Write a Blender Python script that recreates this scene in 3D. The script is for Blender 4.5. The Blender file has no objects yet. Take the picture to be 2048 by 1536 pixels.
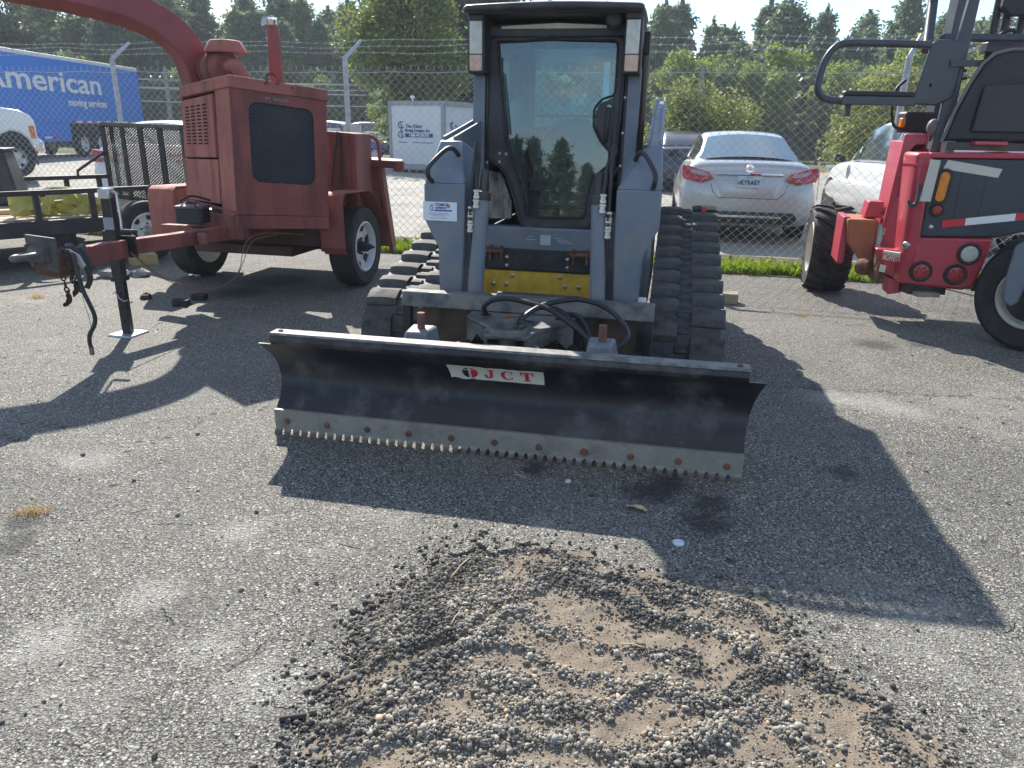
import bpy, bmesh, math, random
import numpy as np
from mathutils import Vector, Matrix
rad = math.radians
scene = bpy.context.scene
C = scene.collection

# ---------------------------------------------------------------- camera
cam_data = bpy.data.cameras.new('camera')
cam_data.sensor_width = 36.0
cam_data.lens = 36.0 * 1480.0 / 2048.0
cam_data.clip_start = 0.05
cam_data.clip_end = 2000.0
cam = bpy.data.objects.new('camera', cam_data)
C.objects.link(cam)
cam.matrix_world = (Matrix.Translation((0, 0, 1.43)) @ Matrix.Rotation(rad(90 - 19.0), 4, 'X')
                    @ Matrix.Rotation(rad(1.1), 4, 'Z'))
scene.camera = cam

# ---------------------------------------------------------------- daylight
SUN_ELEV, SUN_AZ = 37.0, -18.0          # azimuth from +Y towards +X
world = bpy.data.worlds.new('World')
scene.world = world
world.use_nodes = True
nt = world.node_tree
nt.nodes.clear()
def wn(t, **k):
    n = nt.nodes.new(t)
    for a, b in k.items(): setattr(n, a, b)
    return n
def wl(a, b): nt.links.new(a, b)
out = wn('ShaderNodeOutputWorld')
sky = wn('ShaderNodeTexSky', sky_type='NISHITA')
sky.sun_disc = False
sky.sun_elevation = rad(SUN_ELEV)
sky.sun_rotation = rad(SUN_AZ)
sky.air_density, sky.dust_density, sky.ozone_density = 1.0, 0.1, 2.5
bg = wn('ShaderNodeBackground'); bg.inputs['Strength'].default_value = 0.12
wl(sky.outputs[0], bg.inputs['Color'])
# clouds: noise laid out on a flat cloud deck overhead
tc = wn('ShaderNodeTexCoord')
sep = wn('ShaderNodeSeparateXYZ'); wl(tc.outputs['Generated'], sep.inputs[0])
zz = wn('ShaderNodeMath', operation='MAXIMUM'); zz.inputs[1].default_value = 0.0; wl(sep.outputs['Z'], zz.inputs[0])
za = wn('ShaderNodeMath', operation='ADD'); za.inputs[1].default_value = 0.16; wl(zz.outputs[0], za.inputs[0])
dx = wn('ShaderNodeMath', operation='DIVIDE'); wl(sep.outputs['X'], dx.inputs[0]); wl(za.outputs[0], dx.inputs[1])
dy = wn('ShaderNodeMath', operation='DIVIDE'); wl(sep.outputs['Y'], dy.inputs[0]); wl(za.outputs[0], dy.inputs[1])
cmb = wn('ShaderNodeCombineXYZ'); wl(dx.outputs[0], cmb.inputs[0]); wl(dy.outputs[0], cmb.inputs[1])
cmb.inputs[2].default_value = 3.7
nz = wn('ShaderNodeTexNoise'); nz.inputs['Scale'].default_value = 1.25; nz.inputs['Detail'].default_value = 7.0
nz.inputs['Roughness'].default_value = 0.56; nz.inputs['Distortion'].default_value = 0.25
wl(cmb.outputs[0], nz.inputs['Vector'])
cr = wn('ShaderNodeValToRGB')
cr.color_ramp.elements[0].position = 0.52; cr.color_ramp.elements[1].position = 0.63
wl(nz.outputs['Fac'], cr.inputs[0])
nz2 = wn('ShaderNodeTexNoise'); nz2.inputs['Scale'].default_value = 3.2; nz2.inputs['Detail'].default_value = 5.0
wl(cmb.outputs[0], nz2.inputs['Vector'])
cr2 = wn('ShaderNodeValToRGB')
cr2.color_ramp.elements[0].position = 0.36; cr2.color_ramp.elements[1].position = 0.64
cr2.color_ramp.elements[0].color = (0.58, 0.63, 0.68, 1); cr2.color_ramp.elements[1].color = (1.0, 0.99, 0.96, 1)
wl(nz2.outputs['Fac'], cr2.inputs[0])
bgc = wn('ShaderNodeBackground'); bgc.inputs['Strength'].default_value = 0.80
wl(cr2.outputs['Color'], bgc.inputs['Color'])
mixw = wn('ShaderNodeMixShader')
wl(cr.outputs['Color'], mixw.inputs[0]); wl(bg.outputs[0], mixw.inputs[1]); wl(bgc.outputs[0], mixw.inputs[2])
wl(mixw.outputs[0], out.inputs['Surface'])

sun_data = bpy.data.lights.new('sun', 'SUN')
sun_data.energy = 5.0
sun_data.angle = rad(0.53)
sun_data.color = (1.0, 0.94, 0.84)
sun = bpy.data.objects.new('sun', sun_data)
C.objects.link(sun)
sd = Vector((math.sin(rad(SUN_AZ)) * math.cos(rad(SUN_ELEV)), math.cos(rad(SUN_AZ)) * math.cos(rad(SUN_ELEV)), math.sin(rad(SUN_ELEV))))
sun.rotation_euler = sd.to_track_quat('Z', 'Y').to_euler()
sun.location = sd * 60

vs = scene.view_settings
vs.view_transform = 'Standard'
vs.look = 'None'
vs.exposure = 0.88
vs.gamma = 1.0
vs.use_curve_mapping = False
scene.render.engine = 'CYCLES'
scene.cycles.max_bounces = 8
scene.cycles.transparent_max_bounces = 16

# ---------------------------------------------------------------- helpers
RNG = random.Random(7)
NPR = np.random.RandomState(11)

def V(*a): return Vector(a)

class MB:
    """collects simple shapes, then links them as ONE mesh object"""
    PRE = None                                            # sub-assembly placement (scale and offset of the cab, for one)
    def __init__(s): s.v = []; s.f = []
    def add(s, vs, fs):
        n = len(s.v); s.v += [tuple(p) for p in vs]; s.f += [tuple(i + n for i in f) for f in fs]; return s
    def hexa(s, p):
        return s.add(p, [(0, 3, 2, 1), (4, 5, 6, 7), (0, 1, 5, 4), (1, 2, 6, 5), (2, 3, 7, 6), (3, 0, 4, 7)])
    def box(s, x0, x1, y0, y1, z0, z1, m=None):
        p = [(x0, y0, z0), (x1, y0, z0), (x1, y1, z0), (x0, y1, z0), (x0, y0, z1), (x1, y0, z1), (x1, y1, z1), (x0, y1, z1)]
        if m is not None: p = [m @ Vector(q) for q in p]
        return s.hexa(p)
    def prism(s, poly, vec):
        n = len(poly); vec = Vector(vec); a = [Vector(p) for p in poly]; b = [p + vec for p in a]
        return s.add(a + b, [tuple(range(n - 1, -1, -1)), tuple(range(n, 2 * n))] + [(i, (i + 1) % n, n + (i + 1) % n, n + i) for i in range(n)])
    def ring(s, outer, inner, vec):
        """frame between two outlines with the same number of points, extruded"""
        n = len(outer); vec = Vector(vec)
        P = [Vector(p) for p in outer] + [Vector(p) for p in inner]; P += [p + vec for p in P]
        f = []
        for i in range(n):
            j = (i + 1) % n
            f += [(i, j, n + j, n + i), (2 * n + i, 3 * n + i, 3 * n + j, 2 * n + j), (i, 2 * n + i, 2 * n + j, j), (n + i, n + j, 3 * n + j, 3 * n + i)]
        return s.add(P, f)
    def tube(s, pts, r, n=8, closed=False, caps=True, flat=1.0):
        P = [Vector(p) for p in pts]; k = len(P)
        R = r if isinstance(r, (list, tuple)) else [r] * k
        tn = []
        for i in range(k):
            a = P[(i - 1) % k] if (closed or i > 0) else P[i]; b = P[(i + 1) % k] if (closed or i < k - 1) else P[i]
            t = b - a; tn.append(t.normalized() if t.length > 1e-9 else Vector((0, 0, 1)))
        u = tn[0].orthogonal().normalized()
        if abs(tn[0].z) < 0.9: u = (Vector((0, 0, 1)) - tn[0] * tn[0].z).normalized()
        vs = []
        for i in range(k):
            u = (u - tn[i] * u.dot(tn[i]))
            u = u.normalized() if u.length > 1e-6 else tn[i].orthogonal().normalized()
            w = tn[i].cross(u)
            for j in range(n):
                a = 2 * math.pi * (j + .5) / n
                vs.append(P[i] + (u * math.cos(a) + w * math.sin(a) * flat) * R[i])
        fs = []
        for i in range(k if closed else k - 1):
            for j in range(n):
                a, b = i * n + j, i * n + (j + 1) % n; c, d = ((i + 1) % k) * n + (j + 1) % n, ((i + 1) % k) * n + j
                fs.append((a, b, c, d))
        if caps and not closed: fs += [tuple(range(n - 1, -1, -1)), tuple(range((k - 1) * n, k * n))]
        return s.add(vs, fs)
    def cyl(s, p0, p1, r0, r1=None, n=16): return s.tube([p0, p1], [r0, r0 if r1 is None else r1], n)
    def lathe(s, prof, org, axis, n=24, closed=False):
        """prof = [(radius, height along axis)]"""
        ax = Vector(axis).normalized(); u = ax.orthogonal().normalized(); w = ax.cross(u); o = Vector(org); k = len(prof)
        vs = [o + ax * h + (u * math.cos(2 * math.pi * j / n) + w * math.sin(2 * math.pi * j / n)) * r for r, h in prof for j in range(n)]
        fs = [(i * n + j, i * n + (j + 1) % n, ((i + 1) % k) * n + (j + 1) % n, ((i + 1) % k) * n + j) for i in range(k if closed else k - 1) for j in range(n)]
        if not closed:
            if prof[0][0] > 1e-6: fs.append(tuple(range(n - 1, -1, -1)))
            if prof[-1][0] > 1e-6: fs.append(tuple(range((k - 1) * n, k * n)))
        return s.add(vs, fs)
    def grid(s, rows):
        """sheet through a list of rows of points"""
        m, n = len(rows), len(rows[0])
        return s.add([p for r in rows for p in r], [(i * n + j, i * n + j + 1, (i + 1) * n + j + 1, (i + 1) * n + j) for i in range(m - 1) for j in range(n - 1)])
    def slab(s, rows, vec):
        """sheet with thickness"""
        m, n = len(rows), len(rows[0]); vec = Vector(vec)
        A = [Vector(p) for r in rows for p in r]; N = len(A); B = [p + vec for p in A]
        f = []
        for i in range(m - 1):
            for j in range(n - 1):
                q = (i * n + j, i * n + j + 1, (i + 1) * n + j + 1, (i + 1) * n + j)
                f += [q, tuple(N + k for k in reversed(q))]
        def e(a, b): f.append((a, b, N + b, N + a))
        for j in range(n - 1): e(j + 1, j); e((m - 1) * n + j, (m - 1) * n + j + 1)
        for i in range(m - 1): e(i * n, (i + 1) * n); e((i + 1) * n + n - 1, i * n + n - 1)
        return s.add(A + B, f)
    def ball(s, c, r, n=10, sc=(1, 1, 1)):
        pr = [(r * math.sin(math.pi * i / n), -r * math.cos(math.pi * i / n)) for i in range(n + 1)]
        k = len(s.v); s.lathe(pr, (0, 0, 0), (0, 0, 1), n * 2)
        s.v[k:] = [(c[0] + p[0] * sc[0], c[1] + p[1] * sc[1], c[2] + p[2] * sc[2]) for p in s.v[k:]]
        return s
    def mesh(s, name, mat, M=None, smooth=35, weld=True):
        me = bpy.data.meshes.new(name)
        if MB.PRE is not None: M = MB.PRE if M is None else M @ MB.PRE
        vs = s.v if M is None else [tuple(M @ Vector(p)) for p in s.v]
        me.from_pydata(vs, [], s.f); 
        bm = bmesh.new(); bm.from_mesh(me)
        if weld: bmesh.ops.remove_doubles(bm, verts=bm.verts, dist=1e-5)
        bmesh.ops.recalc_face_normals(bm, faces=bm.faces)
        bm.to_mesh(me); bm.free()
        if smooth is not None and len(me.polygons):
            me.polygons.foreach_set('use_smooth', [True] * len(me.polygons))
            me.set_sharp_from_angle(angle=rad(smooth))
        if mat is not None: me.materials.append(mat)
        return me
    def build(s, name, mat, parent=None, world=False, bevel=0.0, smooth=35, seg=2, **kw):
        M = None
        if world and parent is not None: M = frame_of(parent).inverted()
        o = bpy.data.objects.new(name, s.mesh(name, mat, M, smooth))
        C.objects.link(o)
        if parent is not None: o.parent = parent
        if bevel:
            b = o.modifiers.new('bevel', 'BEVEL'); b.width = bevel; b.segments = seg; b.limit_method = 'ANGLE'; b.angle_limit = rad(30)
            b.harden_normals = False
        for k, v in kw.items(): o[k] = v
        return o

FRAMES = {}
def frame_of(o):
    M = Matrix.Identity(4)
    while o is not None: M = o.matrix_basis @ M; o = o.parent
    return M
def thing(name, label, cat, loc=(0, 0, 0), rotz=0.0, group=None):
    o = bpy.data.objects.new(name, None); C.objects.link(o)
    o.empty_display_size = 0.2
    o.location = loc; o.rotation_euler = (0, 0, rad(rotz)); o['label'] = label; o['category'] = cat
    if group: o['group'] = group
    return o
def tag(o, label, cat, group=None):
    o['label'] = label; o['category'] = cat
    if group: o['group'] = group
    return o
def struct(o): o['kind'] = 'structure'; return o
def stuff(o): o['kind'] = 'stuff'; return o
def inst(me, name, parent=None, M=None):
    o = bpy.data.objects.new(name, me); C.objects.link(o)
    if parent is not None: o.parent = parent
    if M is not None: o.matrix_basis = M
    return o
def copy_tree(o, parent=None):
    c = o.copy(); C.objects.link(c); c.parent = parent
    for ch in list(o.children): copy_tree(ch, c)
    return c
def smooth_path(pts, k=6, closed=False):
    P = [Vector(p) for p in pts]; n = len(P); o = []
    for i in range(n if closed else n - 1):
        g = lambda j: P[j % n] if closed else P[max(0, min(n - 1, j))]
        a, b, c, d = g(i - 1), g(i), g(i + 1), g(i + 2)
        for q in range(k):
            t = q / k
            o.append(0.5 * ((2 * b) + (c - a) * t + (2 * a - 5 * b + 4 * c - d) * t * t + (3 * b - a - 3 * c + d) * t ** 3))
    if not closed: o.append(P[-1])
    return o
def arrays_object(name, v, f, mat, parent=None, smooth=False):
    """fast mesh from numpy arrays (all faces of one size)"""
    v = np.ascontiguousarray(v, np.float32); f = np.ascontiguousarray(f, np.int32); k = f.shape[1]
    me = bpy.data.meshes.new(name)
    me.vertices.add(len(v)); me.vertices.foreach_set('co', v.ravel())
    me.loops.add(f.size); me.loops.foreach_set('vertex_index', f.ravel())
    me.polygons.add(len(f)); me.polygons.foreach_set('loop_start', np.arange(0, f.size, k, dtype=np.int32))
    me.polygons.foreach_set('loop_total', np.full(len(f), k, np.int32))
    if smooth: me.polygons.foreach_set('use_smooth', np.ones(len(f), bool))
    me.update(calc_edges=True); me.validate()
    if mat is not None: me.materials.append(mat)
    o = bpy.data.objects.new(name, me); C.objects.link(o)
    if parent is not None: o.parent = parent
    return o
_txt_cache = {}
def lettering(s, size, mat, parent, M, name='lettering', bold=0.0, align='LEFT', depth=0.002, space=1.0, sx=1.0):
    cu = bpy.data.curves.new(name, 'FONT'); cu.body = s; cu.size = size; cu.offset = bold; cu.align_x = align; cu.align_y = 'CENTER'
    cu.space_character = space; cu.extrude = depth; cu.resolution_u = 3
    t = bpy.data.objects.new(name, cu); C.objects.link(t)
    bpy.context.view_layer.update()
    me = bpy.data.meshes.new_from_object(t.evaluated_get(bpy.context.evaluated_depsgraph_get()))
    bpy.data.objects.remove(t); bpy.data.curves.remove(cu)
    me.transform(M @ Matrix.Diagonal((sx, 1, 1, 1))); me.materials.clear(); me.materials.append(mat)
    o = bpy.data.objects.new(name, me); C.objects.link(o); o.parent = parent
    return o
def basis(o, x, y):
    """matrix with origin o, first axis along x, second near y"""
    x = Vector(x).normalized(); z = x.cross(Vector(y)).normalized(); y = z.cross(x)
    M = Matrix.Identity(4)
    for i in range(3): M[i][0], M[i][1], M[i][2], M[i][3] = x[i], y[i], z[i], o[i]
    return M

# ---------------------------------------------------------------- materials
class NT:
    def __init__(s, m): s.t = m.node_tree; s.t.nodes.clear()
    def n(s, ty, ins=None, **k):
        x = s.t.nodes.new(ty)
        for a, b in k.items(): setattr(x, a, b)
        for a, b in (ins or {}).items():
            if hasattr(b, 'is_output') : s.t.links.new(b, x.inputs[a])
            else: x.inputs[a].default_value = b
        return x
    def mixc(s, f, a, b, mode='MIX'):
        x = s.t.nodes.new('ShaderNodeMix'); x.data_type = 'RGBA'; x.blend_type = mode
        for i, val in ((0, f), (6, a), (7, b)):
            if hasattr(val, 'is_output'): s.t.links.new(val, x.inputs[i])
            else: x.inputs[i].default_value = val if i == 0 else (tuple(val) + (1,))[:4]
        return x.outputs[2]
    def ramp(s, f, p0, p1, c0=0.0, c1=1.0):
        x = s.t.nodes.new('ShaderNodeMapRange'); x.interpolation_type = 'SMOOTHSTEP'
        s.t.links.new(f, x.inputs[0])
        for i, val in ((1, p0), (2, p1), (3, c0), (4, c1)): x.inputs[i].default_value = val
        return x.outputs[0]
    def math(s, op, a, b=0.0):
        x = s.t.nodes.new('ShaderNodeMath'); x.operation = op
        for i, val in ((0, a), (1, b)):
            if hasattr(val, 'is_output'): s.t.links.new(val, x.inputs[i])
            else: x.inputs[i].default_value = val
        return x.outputs[0]
    def out(s, sh): s.t.links.new(sh, s.n('ShaderNodeOutputMaterial').inputs['Surface'])

MATS = {}
def mat(name, col, rough=0.5, metal=0.0, var=0.12, vs=3.0, dirt=None, damt=0.3, dscale=6.0, dthr=0.55, bump=0.0, bscale=60.0,
        rust=None, ramt=0.62, rscale=9.0, coat=0.0, spec=0.5, emis=0.0, streak=False, alpha=None, trans=0.0):
    if name in MATS: return MATS[name]
    m = bpy.data.materials.new(name); m.use_nodes = True; T = NT(m); MATS[name] = m
    co = T.n('ShaderNodeTexCoord').outputs['Object']
    vec = co
    if streak: vec = T.n('ShaderNodeMapping', {'Vector': co, 'Scale': (1.0, 1.0, 0.18)}).outputs[0]
    n1 = T.n('ShaderNodeTexNoise', {'Vector': co, 'Scale': vs, 'Detail': 6.0, 'Roughness': 0.6}).outputs['Fac']
    lo = tuple(max(0, c * (1 - var)) for c in col); hi = tuple(min(1, c * (1 + var)) for c in col)
    c = T.mixc(T.ramp(n1, .3, .7), lo, hi)
    ro = rough
    if dirt is not None:
        n2 = T.n('ShaderNodeTexNoise', {'Vector': vec, 'Scale': dscale, 'Detail': 9.0, 'Roughness': 0.68}).outputs['Fac']
        f = T.math('MULTIPLY', T.ramp(n2, dthr - .12, dthr + .14), damt)
        c = T.mixc(f, c, dirt)
        ro = T.math('ADD', T.math('MULTIPLY', f, 0.3), rough)
    if rust is not None:
        n3 = T.n('ShaderNodeTexNoise', {'Vector': vec, 'Scale': rscale, 'Detail': 10.0, 'Roughness': 0.72}).outputs['Fac']
        f2 = T.ramp(n3, ramt - .015, ramt + .03)
        c = T.mixc(f2, c, rust)
    p = T.n('ShaderNodeBsdfPrincipled', {'Base Color': c, 'Roughness': ro, 'Metallic': metal, 'Coat Weight': coat, 'Specular IOR Level': spec, 'Coat Roughness': 0.08})
    if trans: p.inputs['Transmission Weight'].default_value = trans
    if bump:
        nb = T.n('ShaderNodeTexNoise', {'Vector': co, 'Scale': bscale, 'Detail': 5.0}).outputs['Fac']
        b = T.n('ShaderNodeBump', {'Strength': bump, 'Distance': 0.01, 'Height': nb})
        T.t.links.new(b.outputs[0], p.inputs['Normal'])
    T.out(p.outputs[0])
    return m

def glass_mat(name, tint=(0.55, 0.62, 0.66), refl=1.0, ior=1.5, rough=0.0, dust=0.0):
    m = bpy.data.materials.new(name); m.use_nodes = True; T = NT(m)
    tr = T.n('ShaderNodeBsdfTransparent', {'Color': tint + (1,)})
    gl = T.n('ShaderNodeBsdfGlossy', {'Color': (refl, refl, refl, 1), 'Roughness': rough})
    fr = T.n('ShaderNodeFresnel', {'IOR': ior})
    mx = T.n('ShaderNodeMixShader', {0: fr.outputs[0], 1: tr.outputs[0], 2: gl.outputs[0]})
    o = mx.outputs[0]
    if dust:
        co = T.n('ShaderNodeTexCoord').outputs['Object']
        mp = T.n('ShaderNodeMapping', {'Vector': co, 'Scale': (1, 1, .35)}).outputs[0]
        n = T.n('ShaderNodeTexNoise', {'Vector': mp, 'Scale': 7.0, 'Detail': 8.0, 'Roughness': .65}).outputs['Fac']
        df = T.n('ShaderNodeBsdfDiffuse', {'Color': (0.5, 0.48, 0.44, 1)})
        o = T.n('ShaderNodeMixShader', {0: T.math('MULTIPLY', T.ramp(n, .35, .75), dust), 1: o, 2: df.outputs[0]}).outputs[0]
    T.out(o)
    return m

def leaf_mat(name, c0, c1, trans=0.45, c2=None):
    m = bpy.data.materials.new(name); m.use_nodes = True; T = NT(m)
    r = T.n('ShaderNodeNewGeometry').outputs['Random Per Island']
    oi = T.n('ShaderNodeObjectInfo').outputs['Random']
    c = T.mixc(r, c0, c1)
    if c2 is not None: c = T.mixc(T.math('MULTIPLY', T.ramp(oi, .45, 1.0), .8), c, c2)
    d = T.n('ShaderNodeBsdfDiffuse', {'Color': c}); t = T.n('ShaderNodeBsdfTranslucent', {'Color': c})
    mx = T.n('ShaderNodeMixShader', {0: trans, 1: d.outputs[0], 2: t.outputs[0]})
    g = T.n('ShaderNodeBsdfGlossy', {'Color': (1, 1, 1, 1), 'Roughness': 0.45})
    m2 = T.n('ShaderNodeMixShader', {0: 0.035, 1: mx.outputs[0], 2: g.outputs[0]})
    T.out(m2.outputs[0])
    return m

BLACK = mat('black_paint', (0.022, 0.022, 0.026), 0.45, dirt=(0.12, 0.11, 0.10), damt=.35, bump=.05)
DARK_STEEL = mat('dark_steel', (0.035, 0.035, 0.038), 0.5, dirt=(0.10, 0.09, 0.08), damt=.5, bump=.1)
RUBBER = mat('tyre_rubber', (0.022, 0.022, 0.024), 0.75, dirt=(0.10, 0.09, 0.075), damt=.45, dscale=9, bump=.15, bscale=90)
RUST = mat('rusty_steel', (0.16, 0.07, 0.04), 0.85, var=.4, vs=20, dirt=(0.07, 0.04, 0.03), damt=.6, bump=.3)
WHITE_RIM = mat('white_wheel_paint', (0.82, 0.83, 0.84), 0.35, var=.04, dirt=(0.25, 0.22, 0.19), damt=.25)
GALV = mat('galvanised_steel', (0.42, 0.44, 0.47), 0.45, metal=0.6, var=.15, vs=14, bump=.05)
CHROME = mat('chrome', (0.8, 0.8, 0.82), 0.12, metal=1.0, var=.02)
STEEL = mat('bright_steel', (0.55, 0.55, 0.55), 0.3, metal=.9, var=.1, dirt=(.2, .15, .12), damt=.3)
WHITE_CAR = mat('white_car_paint', (0.76, 0.77, 0.78), 0.28, var=.02, coat=.6)
SILVER_CAR = mat('silver_car_paint', (0.46, 0.47, 0.48), 0.32, metal=.45, var=.02, coat=.7)
CAR_GLASS = mat('dark_car_glass', (0.05, 0.07, 0.085), 0.05, var=.05, spec=1.0, coat=.5)
BLACK_PLASTIC = mat('black_plastic', (0.025, 0.025, 0.028), 0.55, var=.2)
RED_LENS = mat('red_lens', (0.42, 0.015, 0.025), 0.15, var=.12, vs=25, coat=.8)
AMBER_LENS = mat('amber_lens', (0.75, 0.22, 0.01), 0.25, var=.15, vs=30, coat=.5)
CLEAR_LENS = mat('clear_lens', (0.62, 0.60, 0.55), 0.25, var=.12, vs=25, coat=.5)
WHITE_PRINT = mat('white_vinyl', (0.80, 0.80, 0.80), 0.5, var=.03)
BLUE_PRINT = mat('navy_print', (0.03, 0.035, 0.22), 0.5, var=.05)

# ---------------------------------------------------------------- ground
def fence_y(x): return 9.27 - 0.25 * x            # the fence line on the ground
def asphalt_material():
    m = bpy.data.materials.new('worn_asphalt'); m.use_nodes = True; T = NT(m)
    co = T.n('ShaderNodeTexCoord').outputs['Object']
    warp = T.n('ShaderNodeTexNoise', {'Vector': co, 'Scale': 30.0, 'Detail': 2.0})
    big = T.n('ShaderNodeTexNoise', {'Vector': co, 'Scale': 0.55, 'Detail': 6.0, 'Roughness': .6}).outputs['Fac']
    mid = T.n('ShaderNodeTexNoise', {'Vector': co, 'Scale': 4.2, 'Detail': 6.0, 'Roughness': .65}).outputs['Fac']
    fine = T.n('ShaderNodeTexNoise', {'Vector': co, 'Scale': 260.0, 'Detail': 3.0}).outputs['Fac']
    binder = T.mixc(T.ramp(mid, .3, .7), (0.058, 0.056, 0.052), (0.105, 0.10, 0.092))
    binder = T.mixc(T.math('MULTIPLY', T.ramp(fine, .38, .7), .5), binder, (0.19, 0.182, 0.165))
    warpv = T.n('ShaderNodeVectorMath', {0: co, 1: T.n('ShaderNodeVectorMath', {0: warp.outputs['Color'], 'Scale': .012}, operation='SCALE').outputs[0]}, operation='ADD').outputs[0]
    def packed(scale, c_lo, c_hi, gap, edge0, edge1):
        """close packed aggregate: every cell a stone with its own grey, dark binder between"""
        v = T.n('ShaderNodeTexVoronoi', {'Vector': warpv, 'Scale': scale, 'Randomness': 1.0})
        s = T.n('ShaderNodeSeparateColor', {0: v.outputs['Color']})
        k = T.math('POWER', s.outputs[1], 1.7)
        c = T.mixc(k, c_lo, c_hi)
        c = T.mixc(T.math('MULTIPLY', T.math('GREATER_THAN', s.outputs[2], .90), .55), c, (0.34, 0.25, 0.16))
        body = T.ramp(v.outputs['Distance'], edge1, edge0)
        dome = T.math('MULTIPLY', T.math('SUBTRACT', 1.0, v.outputs['Distance']), T.math('ADD', T.math('MULTIPLY', s.outputs[0], .9), .35))
        return T.mixc(body, gap, c), dome
    c1, h1 = packed(88.0, (0.105, 0.101, 0.094), (0.50, 0.485, 0.445), (0.035, 0.034, 0.032), .40, .66)
    c2, h2 = packed(190.0, (0.085, 0.082, 0.076), (0.46, 0.445, 0.41), (0.04, 0.039, 0.037), .45, .70)
    sel = T.n('ShaderNodeTexNoise', {'Vector': co, 'Scale': 46.0, 'Detail': 2.0}).outputs['Fac']
    pick = T.ramp(sel, .46, .54)
    col = T.mixc(pick, c1, c2)
    col = T.mixc(T.math('MULTIPLY', T.ramp(mid, .52, .74), .55), col, binder)
    hgt = T.math('ADD', T.math('MULTIPLY', h1, T.math('SUBTRACT', 1.0, pick)), T.math('MULTIPLY', T.math('MULTIPLY', h2, .5), pick))
    # worn and stained patches
    blot = T.n('ShaderNodeTexNoise', {'Vector': co, 'Scale': 1.7, 'Detail': 8.0, 'Roughness': .72, 'Distortion': .6}).outputs['Fac']
    col = T.mixc(T.ramp(blot, .54, .72, 0, .42), col, (0.055, 0.054, 0.052))
    col = T.mixc(T.ramp(blot, .44, .30, 0, .30), col, (0.26, 0.245, 0.22))
    col = T.mixc(T.ramp(big, .42, .72, 0, .30), col, (0.24, 0.228, 0.205))
    col = T.mixc(T.ramp(big, .30, .48, .30, 0), col, (0.06, 0.058, 0.056))
    holes = T.n('ShaderNodeTexVoronoi', {'Vector': co, 'Scale': 9.0})
    hs = T.n('ShaderNodeSeparateColor', {0: holes.outputs['Color']})
    pit = T.math('MULTIPLY', T.math('LESS_THAN', hs.outputs[0], .22), T.ramp(holes.outputs['Distance'], .20, .07))
    pit = T.math('MULTIPLY', pit, T.ramp(fine, .40, .55))
    col = T.mixc(T.math('MULTIPLY', pit, .8), col, (0.03, 0.03, 0.03))
    # hairline cracks
    wv = T.n('ShaderNodeVectorMath', {0: co, 1: T.n('ShaderNodeVectorMath', {0: T.n('ShaderNodeTexNoise', {'Vector': co, 'Scale': 2.2, 'Detail': 5.0}).outputs['Color'], 'Scale': .55}, operation='SCALE').outputs[0]}, operation='ADD').outputs[0]
    ck = T.n('ShaderNodeTexVoronoi', {'Vector': wv, 'Scale': .62}, feature='DISTANCE_TO_EDGE').outputs['Distance']
    crack = T.math('MULTIPLY', T.ramp(ck, .0045, .001), T.ramp(mid, .50, .62))
    col = T.mixc(T.math('MULTIPLY', crack, .45), col, (0.03, 0.03, 0.028))
    col = T.mixc(1.0, col, (1.06, 1.05, 1.005), 'MULTIPLY')
    lowf = T.n('ShaderNodeTexNoise', {'Vector': co, 'Scale': .9, 'Detail': 9.0, 'Roughness': .75}).outputs['Fac']
    col = T.mixc(T.ramp(lowf, .50, .66, 0, .45), col, (0.115, 0.112, 0.105))
    col = T.mixc(T.ramp(lowf, .46, .36, 0, .35), col, (0.34, 0.325, 0.29))
    for (x, y, r) in PALE:
        d = T.n('ShaderNodeVectorMath', {0: wv2(T, co), 1: (x, y, 0)}, operation='DISTANCE').outputs['Value']
        col = T.mixc(T.math('MULTIPLY', T.math('MULTIPLY', T.ramp(d, r, r * .2), T.ramp(fine, .36, .62)), .55), col, (0.50, 0.485, 0.44))
    ((ax_, ay_), (bx_, by_)) = CRACK
    ln = math.hypot(bx_ - ax_, by_ - ay_); sp3 = T.n('ShaderNodeSeparateXYZ', {0: wv2(T, co)})
    off = T.math('ADD', T.math('MULTIPLY', T.math('SUBTRACT', sp3.outputs[0], ax_), -(by_ - ay_) / ln), T.math('MULTIPLY', T.math('SUBTRACT', sp3.outputs[1], ay_), (bx_ - ax_) / ln))
    side = T.ramp(sp3.outputs[0], ax_ - .05, ax_ + .05)
    col = T.mixc(T.math('MULTIPLY', T.math('MULTIPLY', T.ramp(T.math('ABSOLUTE', off), .022, .004), side), T.ramp(mid, .36, .58, .25, .9)), col, (0.035, 0.034, 0.032))
    # oil drips
    for (x, y, r) in OIL:
        d = T.n('ShaderNodeVectorMath', {0: wv2(T, co), 1: (x, y, 0)}, operation='DISTANCE').outputs['Value']
        col = T.mixc(T.math('MULTIPLY', T.ramp(d, r, r * .25), .75), col, (0.022, 0.021, 0.022))
    h = T.math('ADD', hgt, T.math('MULTIPLY', fine, .22)); h = T.math('SUBTRACT', h, T.math('MULTIPLY', pit, 1.2))
    h = T.math('SUBTRACT', h, T.math('MULTIPLY', crack, 1.5))
    bp = T.n('ShaderNodeBump', {'Strength': 1.0, 'Distance': .0085, 'Height': h})
    p = T.n('ShaderNodeBsdfPrincipled', {'Base Color': col, 'Roughness': .78, 'Specular IOR Level': .45, 'Normal': bp.outputs[0]})
    T.out(p.outputs[0]); return m
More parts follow.
